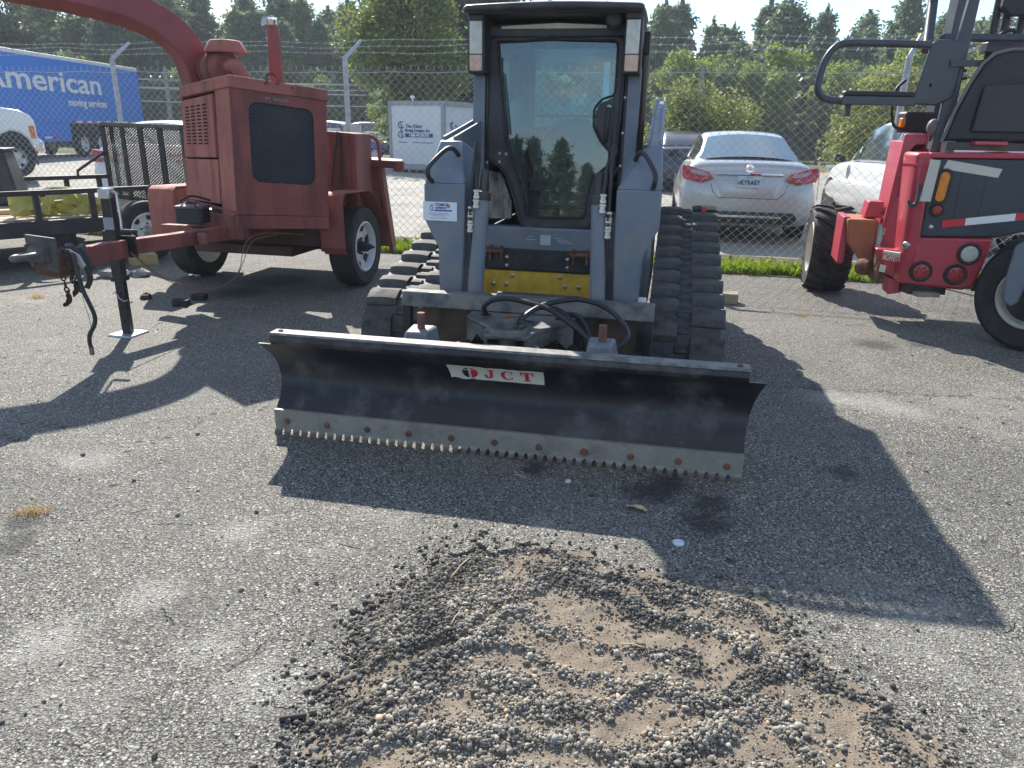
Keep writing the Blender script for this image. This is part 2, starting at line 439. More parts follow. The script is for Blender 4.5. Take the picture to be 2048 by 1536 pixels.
def wv2(T, co):
    nz = T.n('ShaderNodeTexNoise', {'Vector': co, 'Scale': 14.0, 'Detail': 6.0, 'Roughness': .7}).outputs['Color']
    s = T.n('ShaderNodeVectorMath', {0: nz, 1: (-.5, -.5, -.5)}, operation='ADD').outputs[0]
    s = T.n('ShaderNodeVectorMath', {0: s, 'Scale': .28}, operation='SCALE').outputs[0]
    s = T.n('ShaderNodeVectorMath', {0: co, 1: s}, operation='ADD').outputs[0]
    return T.n('ShaderNodeVectorMath', {0: s, 1: (1, 1, 0)}, operation='MULTIPLY').outputs[0]
OIL = [(p[0], p[1], r) for p, r in [((0.587,2.790,0.000), .16), ((0.690,2.887,0.000), .12), ((0.816,2.698,0.000), .13), ((0.757,2.534,0.000), .15), ((1.491,3.021,0.000), .10), ((0.110,2.996,0.000), .10), ((2.623,5.175,0.000), .22), ((2.961,5.199,0.000), .14), ((-2.279,7.131,0.000), .45), ((-2.456,6.531,0.000), .35), ((-1.763,2.274,0.000), .12), ((-1.837,2.447,0.000), .10)]]
PALE = [(p[0], p[1], r) for p, r in [((1.835,4.022,0.000), .22), ((2.030,3.942,0.000), .24), ((2.170,3.824,0.000), .18), ((-0.664,1.619,0.000), .16), ((-1.145,2.012,0.000), .14), ((-0.861,1.777,0.000), .13), ((-1.344,1.785,0.000), .16), ((0.128,2.522,0.000), .08), ((-1.003,2.423,0.000), .14), ((-1.876,3.000,0.000), .18)]]
CRACK = ((1.231,4.254,0.000)[:2], (2.968,4.043,0.000)[:2])
ASPHALT = asphalt_material()
def sheet(name, poly, z, m):
    return MB().add([(x, y, z) for x, y in poly], [tuple(range(len(poly)))]).build(name, m, smooth=None)
EDGE = -0.74
lot = struct(sheet('parking_lot', [(-40, -40), (40, -40), (40, fence_y(40) + EDGE), (-40, fence_y(-40) + EDGE)], 0.0, ASPHALT))
earth = struct(sheet('ground', [(-700, -300), (700, -300), (700, 900), (-700, 900)], -0.06, mat('wooded_earth', (0.06, 0.075, 0.03), .95, var=.4, vs=.4, dirt=(0.10, 0.085, 0.05), dscale=.3)))
YARD = mat('pale_yard_paving', (0.27, 0.255, 0.225), .85, var=.12, vs=.5, dirt=(0.18, 0.17, 0.155), damt=.5, dscale=1.2, bump=.4, bscale=50)
struct(sheet('yard_pavement', [(-60, fence_y(-60) + .45), (24, fence_y(24) + .45), (34, 29), (-60, 40)], -0.004, YARD))
verge = struct(sheet('grass_verge', [(-40, fence_y(-40) + EDGE - .05), (40, fence_y(40) + EDGE - .05), (40, fence_y(40) + .6), (-40, fence_y(-40) + .6)], 0.006,
      mat('mulchy_soil', (0.055, 0.042, 0.03), .95, var=.5, vs=12, dirt=(0.12, 0.08, 0.045), damt=.6, dscale=18, bump=.8, bscale=30)))
# real grass blades on the verge
def grass():
    r = NPR; N = 46000
    x = r.uniform(-9, 5.2, N); w = r.uniform(-.76, -.12, N)
    edge = -.75 + .07 * np.sin(x * 5.1) + .05 * np.sin(x * 13.7)
    w = np.where(w < edge, w + .12, w)
    keep = (r.rand(N) < np.clip(1.25 - (w + .75) * 1.5, .1, 1)) & (np.sin(x * 3.1 + 1.1 * np.sin(x * 1.3)) + r.normal(0, .8, N) > -1.0)
    x, w = x[keep], w[keep]; n = len(x); y = fence_y(x) + w
    h = r.uniform(.04, .115, n) * np.where(r.rand(n) < .1, 1.6, 1); a = r.uniform(0, 2 * np.pi, n); le = r.normal(0, .55, (n, 2)) * h[:, None]
    b = np.stack([x, y, np.full(n, .004)], 1); d = np.stack([np.cos(a), np.sin(a), np.zeros(n)], 1) * .0045
    mid = b + np.stack([le[:, 0] * .35, le[:, 1] * .35, h * .6], 1); tip = b + np.stack([le[:, 0], le[:, 1], h], 1)
    v = np.stack([b - d, b + d, mid + d * .8, tip, mid - d * .8], 1).reshape(-1, 3)
    f = np.arange(n * 5).reshape(n, 5)
    o = arrays_object('grass', v, f, leaf_mat('grass_blades', (0.15, 0.25, 0.02), (0.36, 0.46, 0.06), .55)); stuff(o)
    tag(o, 'strip of bright green grass along the edge of the asphalt under the fence', 'grass')
grass()
def litter():
    """brown fallen leaves and bark under the fence"""
    r = NPR; n = 5200
    x = r.uniform(-9, 5.2, n); y = fence_y(x) + r.normal(-.02, .13, n); s = r.uniform(.012, .05, n)
    c = np.stack([x, y, r.uniform(.01, .04, n)], 1)
    u = r.normal(0, 1, (n, 3)); u[:, 2] *= .4; u /= np.linalg.norm(u, axis=1)[:, None]; w = np.cross(u, r.normal(0, 1, (n, 3))); w /= np.linalg.norm(w, axis=1)[:, None]
    u *= s[:, None]; w *= s[:, None] * .5
    v = np.stack([c - u, c + w, c + u, c - w], 1).reshape(-1, 3)
    o = arrays_object('leaf_litter', v, np.arange(n * 4).reshape(n, 4), leaf_mat('dead_leaves', (0.08, 0.045, 0.02), (0.33, 0.20, 0.10), .2)); stuff(o)
    tag(o, 'brown fallen leaves and bark lying along the foot of the fence', 'leaf litter')
litter()

# ---------------------------------------------------------------- broken patch of asphalt: dirt, ridges of loose stone
PATCH = [p[:2] for p in ((-0.197,2.254,0.000), (-0.149,2.322,0.000), (-0.033,2.367,0.000), (0.104,2.358,0.000), (0.218,2.295,0.000), (0.401,2.200,0.000), (0.529,2.151,0.000), (0.636,2.102,-0.000), (0.731,2.086,0.000), (0.846,2.009,0.000), (0.851,1.885,0.000), (0.894,1.742,0.000), (0.940,1.647,-0.000), (0.991,1.553,0.000), (1.049,1.463,0.000), (1.097,1.352,0.000), (1.110,1.173,0.000), (-0.507,1.139,0.000), (-0.426,1.316,0.000), (-0.472,1.499,0.000), (-0.450,1.542,0.000), (-0.481,1.615,0.000), (-0.435,1.684,-0.000), (-0.442,1.858,0.000), (-0.386,1.970,0.000), (-0.295,2.123,0.000))]
RIDGES = [
 ([(-0.196,2.248,0.000), (-0.032,2.319,0.000), (0.148,2.309,0.000), (0.284,2.233,0.000)], .035, .5),
 ([(-0.429,1.790,0.000), (-0.362,1.920,0.000), (-0.268,2.040,0.000), (-0.164,2.157,0.000), (-0.046,2.206,0.000)], .085, 1.0),
 ([(-0.378,1.836,0.000), (-0.256,1.936,0.000), (-0.123,2.045,0.000), (-0.011,2.118,0.000)], .085, 1.0),
 ([(-0.387,1.685,0.000), (-0.295,1.772,0.000), (-0.173,1.866,0.000), (-0.086,1.954,0.000), (0.039,2.077,0.000), (0.123,2.137,-0.000)], .05, 1.0),
 ([(-0.457,1.516,0.000), (-0.355,1.554,0.000), (-0.257,1.602,0.000), (-0.170,1.671,0.000), (-0.107,1.777,0.000), (-0.022,1.870,0.000), (0.054,1.958,-0.000)], .055, 1.1),
 ([(-0.410,1.451,0.000), (-0.316,1.478,0.000), (-0.236,1.539,0.000), (-0.151,1.614,0.000)], .055, 1.0),
 ([(-0.366,1.360,0.000), (-0.306,1.422,0.000), (-0.200,1.456,0.000), (-0.099,1.443,0.000), (0.000,1.414,0.000)], .05, .9),
 ([(0.125,2.167,0.000), (0.253,2.084,0.000), (0.357,1.993,0.000), (0.481,1.897,0.000), (0.611,1.866,0.000), (0.712,1.801,0.000)], .045, 1.0),
 ([(0.177,2.199,0.000), (0.358,2.130,0.000), (0.511,2.051,0.000), (0.654,1.977,0.000), (0.794,1.919,0.000)], .035, .8),
 ([(-0.008,1.919,0.000), (0.099,1.862,0.000), (0.202,1.831,-0.000), (0.315,1.789,0.000), (0.428,1.771,0.000), (0.538,1.742,0.000)], .035, .8),
 ([(-0.063,1.757,0.000), (0.038,1.718,0.000), (0.135,1.680,0.000), (0.215,1.643,0.000), (0.309,1.636,0.000)], .035, .8),
 ([(-0.070,1.607,0.000), (0.037,1.591,0.000), (0.129,1.558,0.000), (0.218,1.534,0.000), (0.303,1.589,0.000), (0.393,1.648,0.000), (0.520,1.604,0.000), (0.598,1.597,0.000)], .042, 1.0),
 ([(-0.063,1.460,0.000), (0.049,1.431,0.000), (0.149,1.457,0.000), (0.232,1.420,0.000), (0.313,1.391,0.000), (0.429,1.424,0.000), (0.544,1.491,0.000), (0.641,1.562,0.000), (0.703,1.676,0.000), (0.830,1.761,0.000)], .05, 1.0),
 ([(0.471,2.106,0.000), (0.622,2.041,0.000), (0.758,1.955,0.000), (0.835,1.861,0.000), (0.886,1.721,-0.000), (0.949,1.606,0.000), (1.010,1.511,0.000), (1.065,1.424,0.000)], .035, .9),
 ([(0.733,1.600,0.000), (0.729,1.512,0.000), (0.750,1.432,0.000), (0.775,1.373,0.000)], .03, .8),
 ([(0.918,1.534,0.000), (0.906,1.452,0.000), (0.944,1.377,0.000), (0.960,1.293,0.000)], .035, .8),
 ([(-0.126,1.323,0.000), (0.048,1.300,0.000), (0.274,1.278,0.000), (0.575,1.339,0.000), (0.788,1.290,0.000)], .06, .9)]
PG = np.array(PATCH)
def in_poly(x, y, P):
    c = np.zeros(x.shape, bool); n = len(P)
    for i in range(n):
        x0, y0 = P[i]; x1, y1 = P[(i + 1) % n]
        c ^= ((y0 > y) != (y1 > y)) & (x < (x1 - x0) * (y - y0) / (y1 - y0 + 1e-12) + x0)
    return c
def seg_d(x, y, a, b):
    ax, ay = a[0], a[1]; dx, dy = b[0] - ax, b[1] - ay
    t = np.clip(((x - ax) * dx + (y - ay) * dy) / (dx * dx + dy * dy + 1e-12), 0, 1)
    return np.hypot(x - ax - t * dx, y - ay - t * dy)
def edge_d(x, y):
    d = np.full(x.shape, 9.)
    for i in range(len(PG)): d = np.minimum(d, seg_d(x, y, PG[i], PG[(i + 1) % len(PG)]))
    return np.where(in_poly(x, y, PG), d, -d)
def vnoise(x, y, sc, seed):
    r = np.random.RandomState(seed); g = r.rand(64, 64); x = x * sc + 100; y = y * sc + 100
    xi = np.floor(x).astype(int); yi = np.floor(y).astype(int); fx = x - xi; fy = y - yi
    fx = fx * fx * (3 - 2 * fx); fy = fy * fy * (3 - 2 * fy); q = lambda a, b: g[a % 64, b % 64]
    return (q(xi, yi) * (1 - fx) + q(xi + 1, yi) * fx) * (1 - fy) + (q(xi, yi + 1) * (1 - fx) + q(xi + 1, yi + 1) * fx) * fy
def ridge_density(x, y):
    xw = x + .10 * (vnoise(x, y, 6, 1) - .5) + .05 * (vnoise(x, y, 19, 3) - .5); yw = y + .10 * (vnoise(x, y, 6, 2) - .5) + .05 * (vnoise(x, y, 19, 4) - .5)
    d = np.zeros(x.shape)
    for pts, w, s in RIDGES:
        for a, b in zip(pts[:-1], pts[1:]): d = np.maximum(d, s * np.exp(-(seg_d(xw, yw, a, b) / (w * .80)) ** 2))
    return d * np.clip(.30 + 1.15 * vnoise(x, y, 4.5, 15), 0, 1.1)
def patch_height(x, y):
    e = edge_d(x, y); f = np.clip(e / .07, 0, 1)
    h = .004 + f * (.004 + .013 * ridge_density(x, y) + .011 * vnoise(x, y, 9, 5) + .007 * vnoise(x, y, 31, 6) + .004 * vnoise(x, y, 90, 8))
    return np.where(e < -.09, .002, h)
def patch():
    x0, x1, y0, y1 = PG[:, 0].min() - .1, PG[:, 0].max() + .1, max(1.05, PG[:, 1].min()), PG[:, 1].max() + .1
    nx = int((x1 - x0) / .0085); ny = int((y1 - y0) / .0085)
    X, Y = np.meshgrid(np.linspace(x0, x1, nx), np.linspace(y0, y1, ny)); Z = patch_height(X, Y)
    v = np.stack([X, Y, Z], -1).reshape(-1, 3); i = np.arange(nx * ny).reshape(ny, nx)
    f = np.stack([i[:-1, :-1], i[:-1, 1:], i[1:, 1:], i[1:, :-1]], -1).reshape(-1, 4)
    cx_, cy_ = v[f].mean(1)[:, 0], v[f].mean(1)[:, 1]
    f = f[(edge_d(cx_, cy_) + .11 * (vnoise(cx_, cy_, 17, 41) - .5) + .05 * (vnoise(cx_, cy_, 60, 42) - .5) > .005)]
    m = bpy.data.materials.new('dirt'); m.use_nodes = True; T = NT(m)
    co = T.n('ShaderNodeTexCoord').outputs['Object']
    n1 = T.n('ShaderNodeTexNoise', {'Vector': co, 'Scale': 14.0, 'Detail': 8.0, 'Roughness': .7}).outputs['Fac']
    n2 = T.n('ShaderNodeTexNoise', {'Vector': co, 'Scale': 230.0, 'Detail': 4.0}).outputs['Fac']
    c = T.mixc(T.ramp(n1, .3, .7), (0.155, 0.120, 0.088), (0.25, 0.20, 0.148))
    c = T.mixc(T.ramp(n2, .42, .72, 0, .55), c, (0.36, 0.33, 0.28)); c = T.mixc(T.ramp(n2, .42, .28, 0, .6), c, (0.09, 0.08, 0.065))
    b = T.n('ShaderNodeBump', {'Strength': .8, 'Distance': .004, 'Height': n2})
    T.out(T.n('ShaderNodeBsdfPrincipled', {'Base Color': c, 'Roughness': .95, 'Normal': b.outputs[0], 'Specular IOR Level': .2}).outputs[0])
    o = arrays_object('dirt_patch', v, f, m, smooth=True); struct(o)
patch()
def stone_mesh_sets():
    t = (1 + 5 ** .5) / 2
    v = np.array([(-1, t, 0), (1, t, 0), (-1, -t, 0), (1, -t, 0), (0, -1, t), (0, 1, t), (0, -1, -t), (0, 1, -t), (t, 0, -1), (t, 0, 1), (-t, 0, -1), (-t, 0, 1)], float)
    v /= np.linalg.norm(v[0])
    f = np.array([(0, 11, 5), (0, 5, 1), (0, 1, 7), (0, 7, 10), (0, 10, 11), (1, 5, 9), (5, 11, 4), (11, 10, 2), (10, 7, 6), (7, 1, 8), (3, 9, 4), (3, 4, 2), (3, 2, 6), (3, 6, 8), (3, 8, 9), (4, 9, 5), (2, 4, 11), (6, 2, 10), (8, 6, 7), (9, 8, 1)])
    return v, f
def stone_cloud(name, P, S, m, label, cat, flat=.7):
    r = NPR; n = len(P); bv, bf = stone_mesh_sets()
    jit = np.clip(1 + r.normal(0, .26, (n, 12, 1)), .45, 1.6); v = bv[None] * jit
    v = v * (S[:, None, None] * np.stack([r.uniform(.8, 1.35, n), r.uniform(.65, 1.05, n), r.uniform(.55, .9, n)], 1)[:, None, :])
    a = r.uniform(0, 2 * np.pi, n); tl = r.normal(0, .5, n)
    ca, sa, ct, st = np.cos(a), np.sin(a), np.cos(tl), np.sin(tl)
    x, y, z = v[..., 0].copy(), v[..., 1].copy(), v[..., 2].copy()
    y2 = y * ct[:, None] - z * st[:, None]; z2 = y * st[:, None] + z * ct[:, None]
    v = np.stack([x * ca[:, None] - y2 * sa[:, None], x * sa[:, None] + y2 * ca[:, None], z2], -1) + P[:, None, :]
    f = (bf[None] + (np.arange(n) * 12)[:, None, None]).reshape(-1, 3)
    o = arrays_object(name, v.reshape(-1, 3), f, m); stuff(o); tag(o, label, cat); return o
def stone_mat(name, c0, c1, c2, c3):
    m = bpy.data.materials.new(name); m.use_nodes = True; T = NT(m)
    r = T.n('ShaderNodeNewGeometry').outputs['Random Per Island']
    cr = T.n('ShaderNodeValToRGB', {0: r}); e = cr.color_ramp.elements; e[0].color = c0 + (1,); e[1].color = c3 + (1,)
    for p, c in ((.45, c1), (.88, c2)): q = e.new(p); q.color = c + (1,)
    co = T.n('ShaderNodeTexCoord').outputs['Object']
    n = T.n('ShaderNodeTexNoise', {'Vector': co, 'Scale': 160.0, 'Detail': 4.0}).outputs['Fac']
    c = T.mixc(T.ramp(n, .3, .75, 0, .5), cr.outputs[0], (0.30, 0.27, 0.22))
    T.out(T.n('ShaderNodeBsdfPrincipled', {'Base Color': c, 'Roughness': .85, 'Specular IOR Level': .3}).outputs[0]); return m
STONES = stone_mat('loose_stones', (0.055, 0.053, 0.049), (0.19, 0.178, 0.158), (0.42, 0.39, 0.335), (0.50, 0.36, 0.23))
STONES_DARK = stone_mat('tarry_stones', (0.022, 0.022, 0.021), (0.06, 0.058, 0.055), (0.15, 0.142, 0.13), (0.28, 0.26, 0.22))
def loose_stones():
    r = NPR; M = 190000
    x = r.uniform(PG[:, 0].min(), PG[:, 0].max(), M); y = r.uniform(1.15, PG[:, 1].max(), M)
    e = edge_d(x, y); d = (ridge_density(x, y) * .90 + .20) * (.35 + .75 * vnoise(x, y, 16, 9) + .35 * vnoise(x, y, 45, 10)) * np.clip((e + .02) / .05, 0, 1)
    k = (r.rand(M) < np.clip(d * 1.3 - .20, 0, 1) * .66) & (e > -.01); x, y = x[k], y[k]
    s = np.clip(r.lognormal(-5.62, .46, len(x)), .0014, .0105); d = ridge_density(x, y)
    z = patch_height(x, y) + s * r.uniform(-.35, .6, len(x)) + d * r.uniform(0, .007, len(x))
    P = np.stack([x, y, z], 1)
    tar = (vnoise(x, y, 6, 12) + .06 + .42 * (edge_d(x, y) < .10 + .25 * (x < -.15) * (y > 1.6))) > .66
    stone_cloud('gravel', P[~tar], s[~tar], STONES, 'grey loose gravel heaped in curved ridges on the dirt patch', 'gravel')
    stone_cloud('gravel', P[tar], s[tar], STONES_DARK, 'black tar coated gravel crumbled along the left side of the dirt patch', 'gravel')
    # fines sprinkled on the bare dirt
    n = 9000; x = r.uniform(PG[:, 0].min(), PG[:, 0].max(), n); y = r.uniform(1.15, PG[:, 1].max(), n); k = edge_d(x, y) > .01; x, y = x[k], y[k]
    s = np.clip(r.lognormal(-6.35, .45, len(x)), .0009, .005)
    stone_cloud('grit', np.stack([x, y, patch_height(x, y) + s * .4], 1), s, STONES, 'fine grit sprinkled over the bare brown dirt', 'grit')
    # black crumbs fraying out over the left and upper edges
    n = 40000; x = r.uniform(PG[:, 0].min() - .2, PG[:, 0].max() + .1, n); y = r.uniform(1.15, PG[:, 1].max() + .15, n); e = edge_d(x, y)
    k = (e < .06) & (e > -.22) & (r.rand(n) < np.exp(-np.abs(e) / .045) * np.where((x < -.1), .9, .30) * (.25 + 1.2 * vnoise(x, y, 11, 51))); x, y, e = x[k], y[k], e[k]
    s = np.clip(r.lognormal(-5.45, .5, len(x)), .0016, .012)
    stone_cloud('asphalt_crumbs', np.stack([x, y, np.where(e > 0, patch_height(x, y), 0) + s * .4], 1), s, STONES_DARK, 'black crumbled asphalt fraying out along the left and upper rim of the dirt patch', 'asphalt crumbs')
    # stray stones on the asphalt round about
    n = 5000; u = r.rand(n); y = 1.2 + 5.5 * u ** 1.6; x = r.uniform(-1, 1, n) * (.35 + y * .72); ed = edge_d(x, y)
    k = (ed < .0) & (r.rand(n) < .05 + np.exp(ed / .09)); x, y = x[k], y[k]; s = np.clip(r.lognormal(-5.55, .42, len(x)), .0018, .011)
    stone_cloud('pebbles', np.stack([x, y, s * .45], 1), s, STONES, 'stray pebbles lying loose on the asphalt', 'pebbles')
    n = 90; y = 1.3 + 5 * r.rand(n) ** 1.5; x = r.uniform(-1, 1, n) * (.3 + y * .7); k = edge_d(x, y) < 0; x, y = x[k], y[k]; s = np.clip(r.lognormal(-5.15, .45, len(x)), .003, .015)
    stone_cloud('asphalt_crumbs', np.stack([x, y, s * .45], 1), s, STONES_DARK, 'black asphalt crumbs scattered over the parking lot', 'asphalt crumbs')
loose_stones()

# ---------------------------------------------------------------- chain link fence
def build_fence():
    fr = thing('chain_link_fence', 'galvanised chain link fence with leaning barbed wire arms along the back of the lot', 'fence', (0, 9.27, 0), math.degrees(math.atan(-.25)))
    L = math.sqrt(1 + .25 ** 2)
    H = 2.10
    posts = [-5.37 * L, -2.11 * L, 1.0 * L, 4.0 * L, 7.2 * L, -8.5 * L, -11.7 * L]
    for s in posts:
        p = MB(); p.cyl((s, 0, -.1), (s, 0, H + .08), .033, n=14); p.build('post', GALV, fr)
        a = MB(); a.tube([(s, 0, H + .08), (s + .01, 0, H + .12), (s + .12, .22, H + .33)], [.036, .028, .018], 10)
        a.build('barbed_wire_arm', GALV, fr)
        for z in (.35, .8, 1.25, 1.7, 1.98):
            t = MB(); t.tube([(s + .036 * math.cos(q), .036 * math.sin(q), z + .004 * q) for q in np.linspace(0, 6.3, 11)], .003, 4)
            t.build('tie_wire', GALV, fr)
    r = NPR; x0, x1, pitch, rowh = -12.4, 8.4, .0505, .094
    n = int((x1 - x0) / pitch); m = int(H / (rowh / 2)); V_, F_ = [], []
    wire = mat('fence_wire', (0.55, 0.56, 0.57), .5, metal=.3, var=.1)
    k = np.arange(m + 1); base = 0
    for i in range(n + 1):
        x = x0 + i * pitch + np.where((k + i) % 2 == 0, -pitch / 2 - .001, pitch / 2 + .001)
        z = .015 + k * rowh / 2 + r.normal(0, .0015, m + 1); yy = .012 * np.sin(x * .9) + .018 * np.sin(z * 2.1 + x * .35) + r.normal(0, .001, m + 1) + np.where(k % 2 == 0, .004, -.004) * (1 if i % 2 else -1)
        x = x + .006 * np.sin(z * 3 + i * .21)
        P = np.stack([x, yy - .012, z], 1)
        P = np.vstack([P, P[-1] + [(-.010 if (m + i) % 2 else .010), 0, .040]])
        q = len(P); w = .0025
        off = np.array([(w, 0, 0), (-w * .5, w * .87, 0), (-w * .5, -w * .87, 0)])
        vs = (P[:, None] + off[None]).reshape(-1, 3); V_.append(vs); a = np.arange(q - 1) * 3
        for j in range(3):
            j2 = (j + 1) % 3; F_.append(np.stack([a + j, a + j2, a + 3 + j2, a + 3 + j], 1) + base)
        base += len(vs)
    o = arrays_object('wire_mesh', np.vstack(V_), np.vstack(F_), wire, fr); stuff(o)
    for z, y, rr in ((H - .05, -.015, .0035), (.06, -.015, .003)):
        t = MB(); t.tube([(x, y, z + .006 * math.sin(x * 7)) for x in np.arange(x0, x1, .12)], rr, 5); t.build('tension_wire', wire, fr)
    for f in (.35, .68, .97):
        t = MB(); t.tube([(x + .12 * f, .22 * f, H + .10 + .23 * f + .012 * math.sin(x * 1.9 + f * 4) - .010 * math.sin(x * 4.1)) for x in np.arange(x0, x1, .15)], .0026, 4)
        for x in np.arange(x0, x1, .13):
            z = H + .10 + .23 * f + .012 * math.sin(x * 1.9 + f * 4) - .010 * math.sin(x * 4.1); c = Vector((x + .12 * f, .22 * f, z))
            for d in ((.008, .006, .016), (-.006, .008, .016)): t.tube([c - Vector(d), c + Vector(d)], .0016, 3)
        t.build('barbed_wire', wire, fr)
build_fence()

# ---------------------------------------------------------------- trees
BARK = mat('bark', (0.10, 0.075, 0.055), .95, var=.4, vs=6, bump=.8, bscale=14)
PINE = leaf_mat('pine_needles', (0.085, 0.14, 0.075), (0.19, 0.26, 0.13), .5, (0.19, 0.23, 0.09))
PINE_DARK = leaf_mat('dark_pine_needles', (0.03, 0.055, 0.035), (0.09, 0.12, 0.06), .4)
LEAF = leaf_mat('green_leaves', (0.11, 0.16, 0.045), (0.27, 0.32, 0.09), .55)
LEAF_Y = leaf_mat('yellowing_leaves', (0.16, 0.24, 0.028), (0.36, 0.43, 0.06), .55, (0.20, 0.27, 0.06))
LEAF_B = leaf_mat('bush_leaves', (0.13, 0.17, 0.035), (0.30, 0.31, 0.08), .5)
def leaf_quads(P, s, r, up=.5, ratio=.5):
    n = len(P); u = r.normal(0, 1, (n, 3)); u[:, 2] = u[:, 2] * .7; u /= np.linalg.norm(u, axis=1)[:, None]
    w = np.cross(u, r.normal(0, 1, (n, 3)) + [0, 0, up]); w /= np.linalg.norm(w, axis=1)[:, None] + 1e-9
    u *= s[:, None]; w *= s[:, None] * ratio
    return np.stack([P - u, P + w - u * .1, P + u, P - w - u * .1], 1).reshape(-1, 3), np.arange(n * 4).reshape(n, 4)
def tree_tags(root, t, c): pass
def pine_proto(h, rw, n, seed, m, lo=.18, leaf=.17):
    """tapered trunk with whorls of limbs carrying needle sprays"""
    r = np.random.RandomState(seed); tr = MB()
    tr.tube([(0, 0, -.2), (.05 * h / 10, 0, h * .4), (0, .04 * h / 10, h * .8), (0, 0, h)], [.016 * h, .012 * h, .006 * h, .001 * h], 7)
    pts = []; z = h * lo
    while z < h * .99:
        t = (z / h - lo) / (1 - lo); R = rw * (1 - t) ** .60 * r.uniform(.75, 1.15) + .10
        nb = r.randint(3, 6); a0 = r.uniform(0, 6.28)
        for b in range(nb):
            a = a0 + b * 6.28 / nb + r.uniform(-.35, .35); l = R * r.uniform(.6, 1.15); rise = r.uniform(.05, .5) * l * (1 if t > .3 else .5)
            e = np.array([math.cos(a) * l, math.sin(a) * l, z + rise])
            tr.tube([(0, 0, z), tuple(e * [.5, .5, 0] + [0, 0, z + rise * .35]), tuple(e)], [.004 * h * (1 - t) + .006, .01, .004], 3, caps=False)
            k = max(3, int(n * (.35 + l / rw) / 60)); q = r.beta(2.2, 1.0, k)[:, None]
            base = np.array([0, 0, z]) * (1 - q) + e * q; base[:, 2] -= rise * .3 * np.sin(q[:, 0] * 3.1)
            pts.append(base + r.normal(0, 1, (k, 3)) * np.array([.13, .13, .09]) * rw * .75)
        z += h * r.uniform(.022, .042)
    k = int(n * .02) + 3; pts.append(np.array([0, 0, h]) + r.normal(0, 1, (k, 3)) * [.05, .05, .25])
    P = np.vstack(pts); s = r.uniform(.55, 1.25, len(P)) * leaf
    v, f = leaf_quads(P, s, r, .8, .42)
    return tr, v, f, m
def leafy_proto(h, rw, n, seed, m, leaf=.09, trunk=True, z0=.25, lumps=16):
    r = np.random.RandomState(seed); tr = MB(); cz = h * (z0 + (1 - z0) / 2); hz = h * (1 - z0) / 2
    tr.tube([(0, 0, -.2), (.02 * h, 0, h * .35), (0, .02 * h, h * .7)], [.022 * h, .016 * h, .007 * h], 8)
    cs = []
    for i in range(lumps):
        d = r.normal(0, 1, 3); d /= np.linalg.norm(d); q = r.uniform(.45, .95)
        c = np.array([d[0] * rw * q * .8, d[1] * rw * q * .8, cz + d[2] * hz * q * .85]); sc = r.uniform(.28, .5) * rw
        cs.append((c, sc)); tr.tube([(0, 0, h * r.uniform(.25, .5)), tuple(c * [.5, .5, 1] * np.array([1, 1, .85])), tuple(c)], [.009 * h, .005 * h, .001 * h], 4, caps=False)
    pts = []
    for c, sc in cs:
        k = int(n / lumps); d = r.normal(0, 1, (k, 3)); d /= np.linalg.norm(d, axis=1)[:, None]
        pts.append(c + d * (sc * r.rand(k, 1) ** .45) * [1, 1, .85] + r.normal(0, .06, (k, 3)) * sc)
    P = np.vstack(pts); P = P[P[:, 2] > .08 * h if trunk else P[:, 2] > .02]
    v, f = leaf_quads(P, r.uniform(.6, 1.3, len(P)) * leaf, r, .4, .6)
    return tr, v, f, m
def tree_from(proto, name, label, cat, loc, rz=0, sc=1.0, group=None):
    """proto is a (trunk mesh, crown mesh) pair; every tree gets its own trunk and crown objects"""
    t = thing(name, label, cat, loc, rz, group); t.scale = (sc, sc, sc)
    inst(proto[0], 'trunk', t); inst(proto[1], 'crown', t); return t
def make(p, nm):
    tr, v, f, m = p
    t = tr.mesh(nm + '_trunk', BARK); o = arrays_object(nm + '_crown', v, f, m); me = o.data; bpy.data.objects.remove(o); return (t, me)
PINES = [make(pine_proto(10.5, rw, 6500, 20 + i, PINE, lo, .23), 'pine') for i, (rw, lo) in enumerate([(2.6, .06), (3.1, .05), (2.3, .08), (2.8, .04), (3.2, .06), (2.5, .08)])]
BIGPINE = make(pine_proto(15, 4.4, 15000, 41, PINE_DARK, .10, .20), 'large_pine')
OAKS = [make(leafy_proto(6.2, 2.0, 8500, 50 + i, m, .10, True, .12), 'broadleaf') for i, m in enumerate((LEAF_Y, LEAF, LEAF_Y))]
BIGTREE = make(leafy_proto(9.6, 2.7, 30000, 61, LEAF, .085, False, -.04, 46), 'broadleaf_tree')
BUSH = [make(leafy_proto(2.9, 1.7, 17000, 70 + i, LEAF_B, .052, False, -.12, 24), 'shrub') for i in range(2)]
r_ = random.Random(5)
GP = 'pine trees in the row behind the yard'
def where(x, y): return 'far left' if x < -40 else 'left' if x < -12 else 'middle' if x < 8 else 'right'
k = 0
for row, (yy, step) in enumerate(((56, 2.0), (61, 1.9), (67, 2.0))):
    x = -62 + row * 1.1
    while x < 58:
        if not (row == 0 and -24 < x < 30 and r_.random() < .25):
            sc = r_.uniform(.62, .95) * (1.0 if x > -16 else 1.10) + row * .045
            side = 'left of the cab' if x < 0 else 'right of the cab'
            tree_from(PINES[r_.randrange(6)], 'pine_tree', 'slender dark green pine tree standing in the dense tree line %s' % side, 'tree',
                      (x + r_.uniform(-.8, .8), yy + r_.uniform(-2, 2), -.06), r_.uniform(0, 360), sc, GP + (', left' if x < 0 else ', right'))
        x += step * r_.uniform(.7, 1.25)
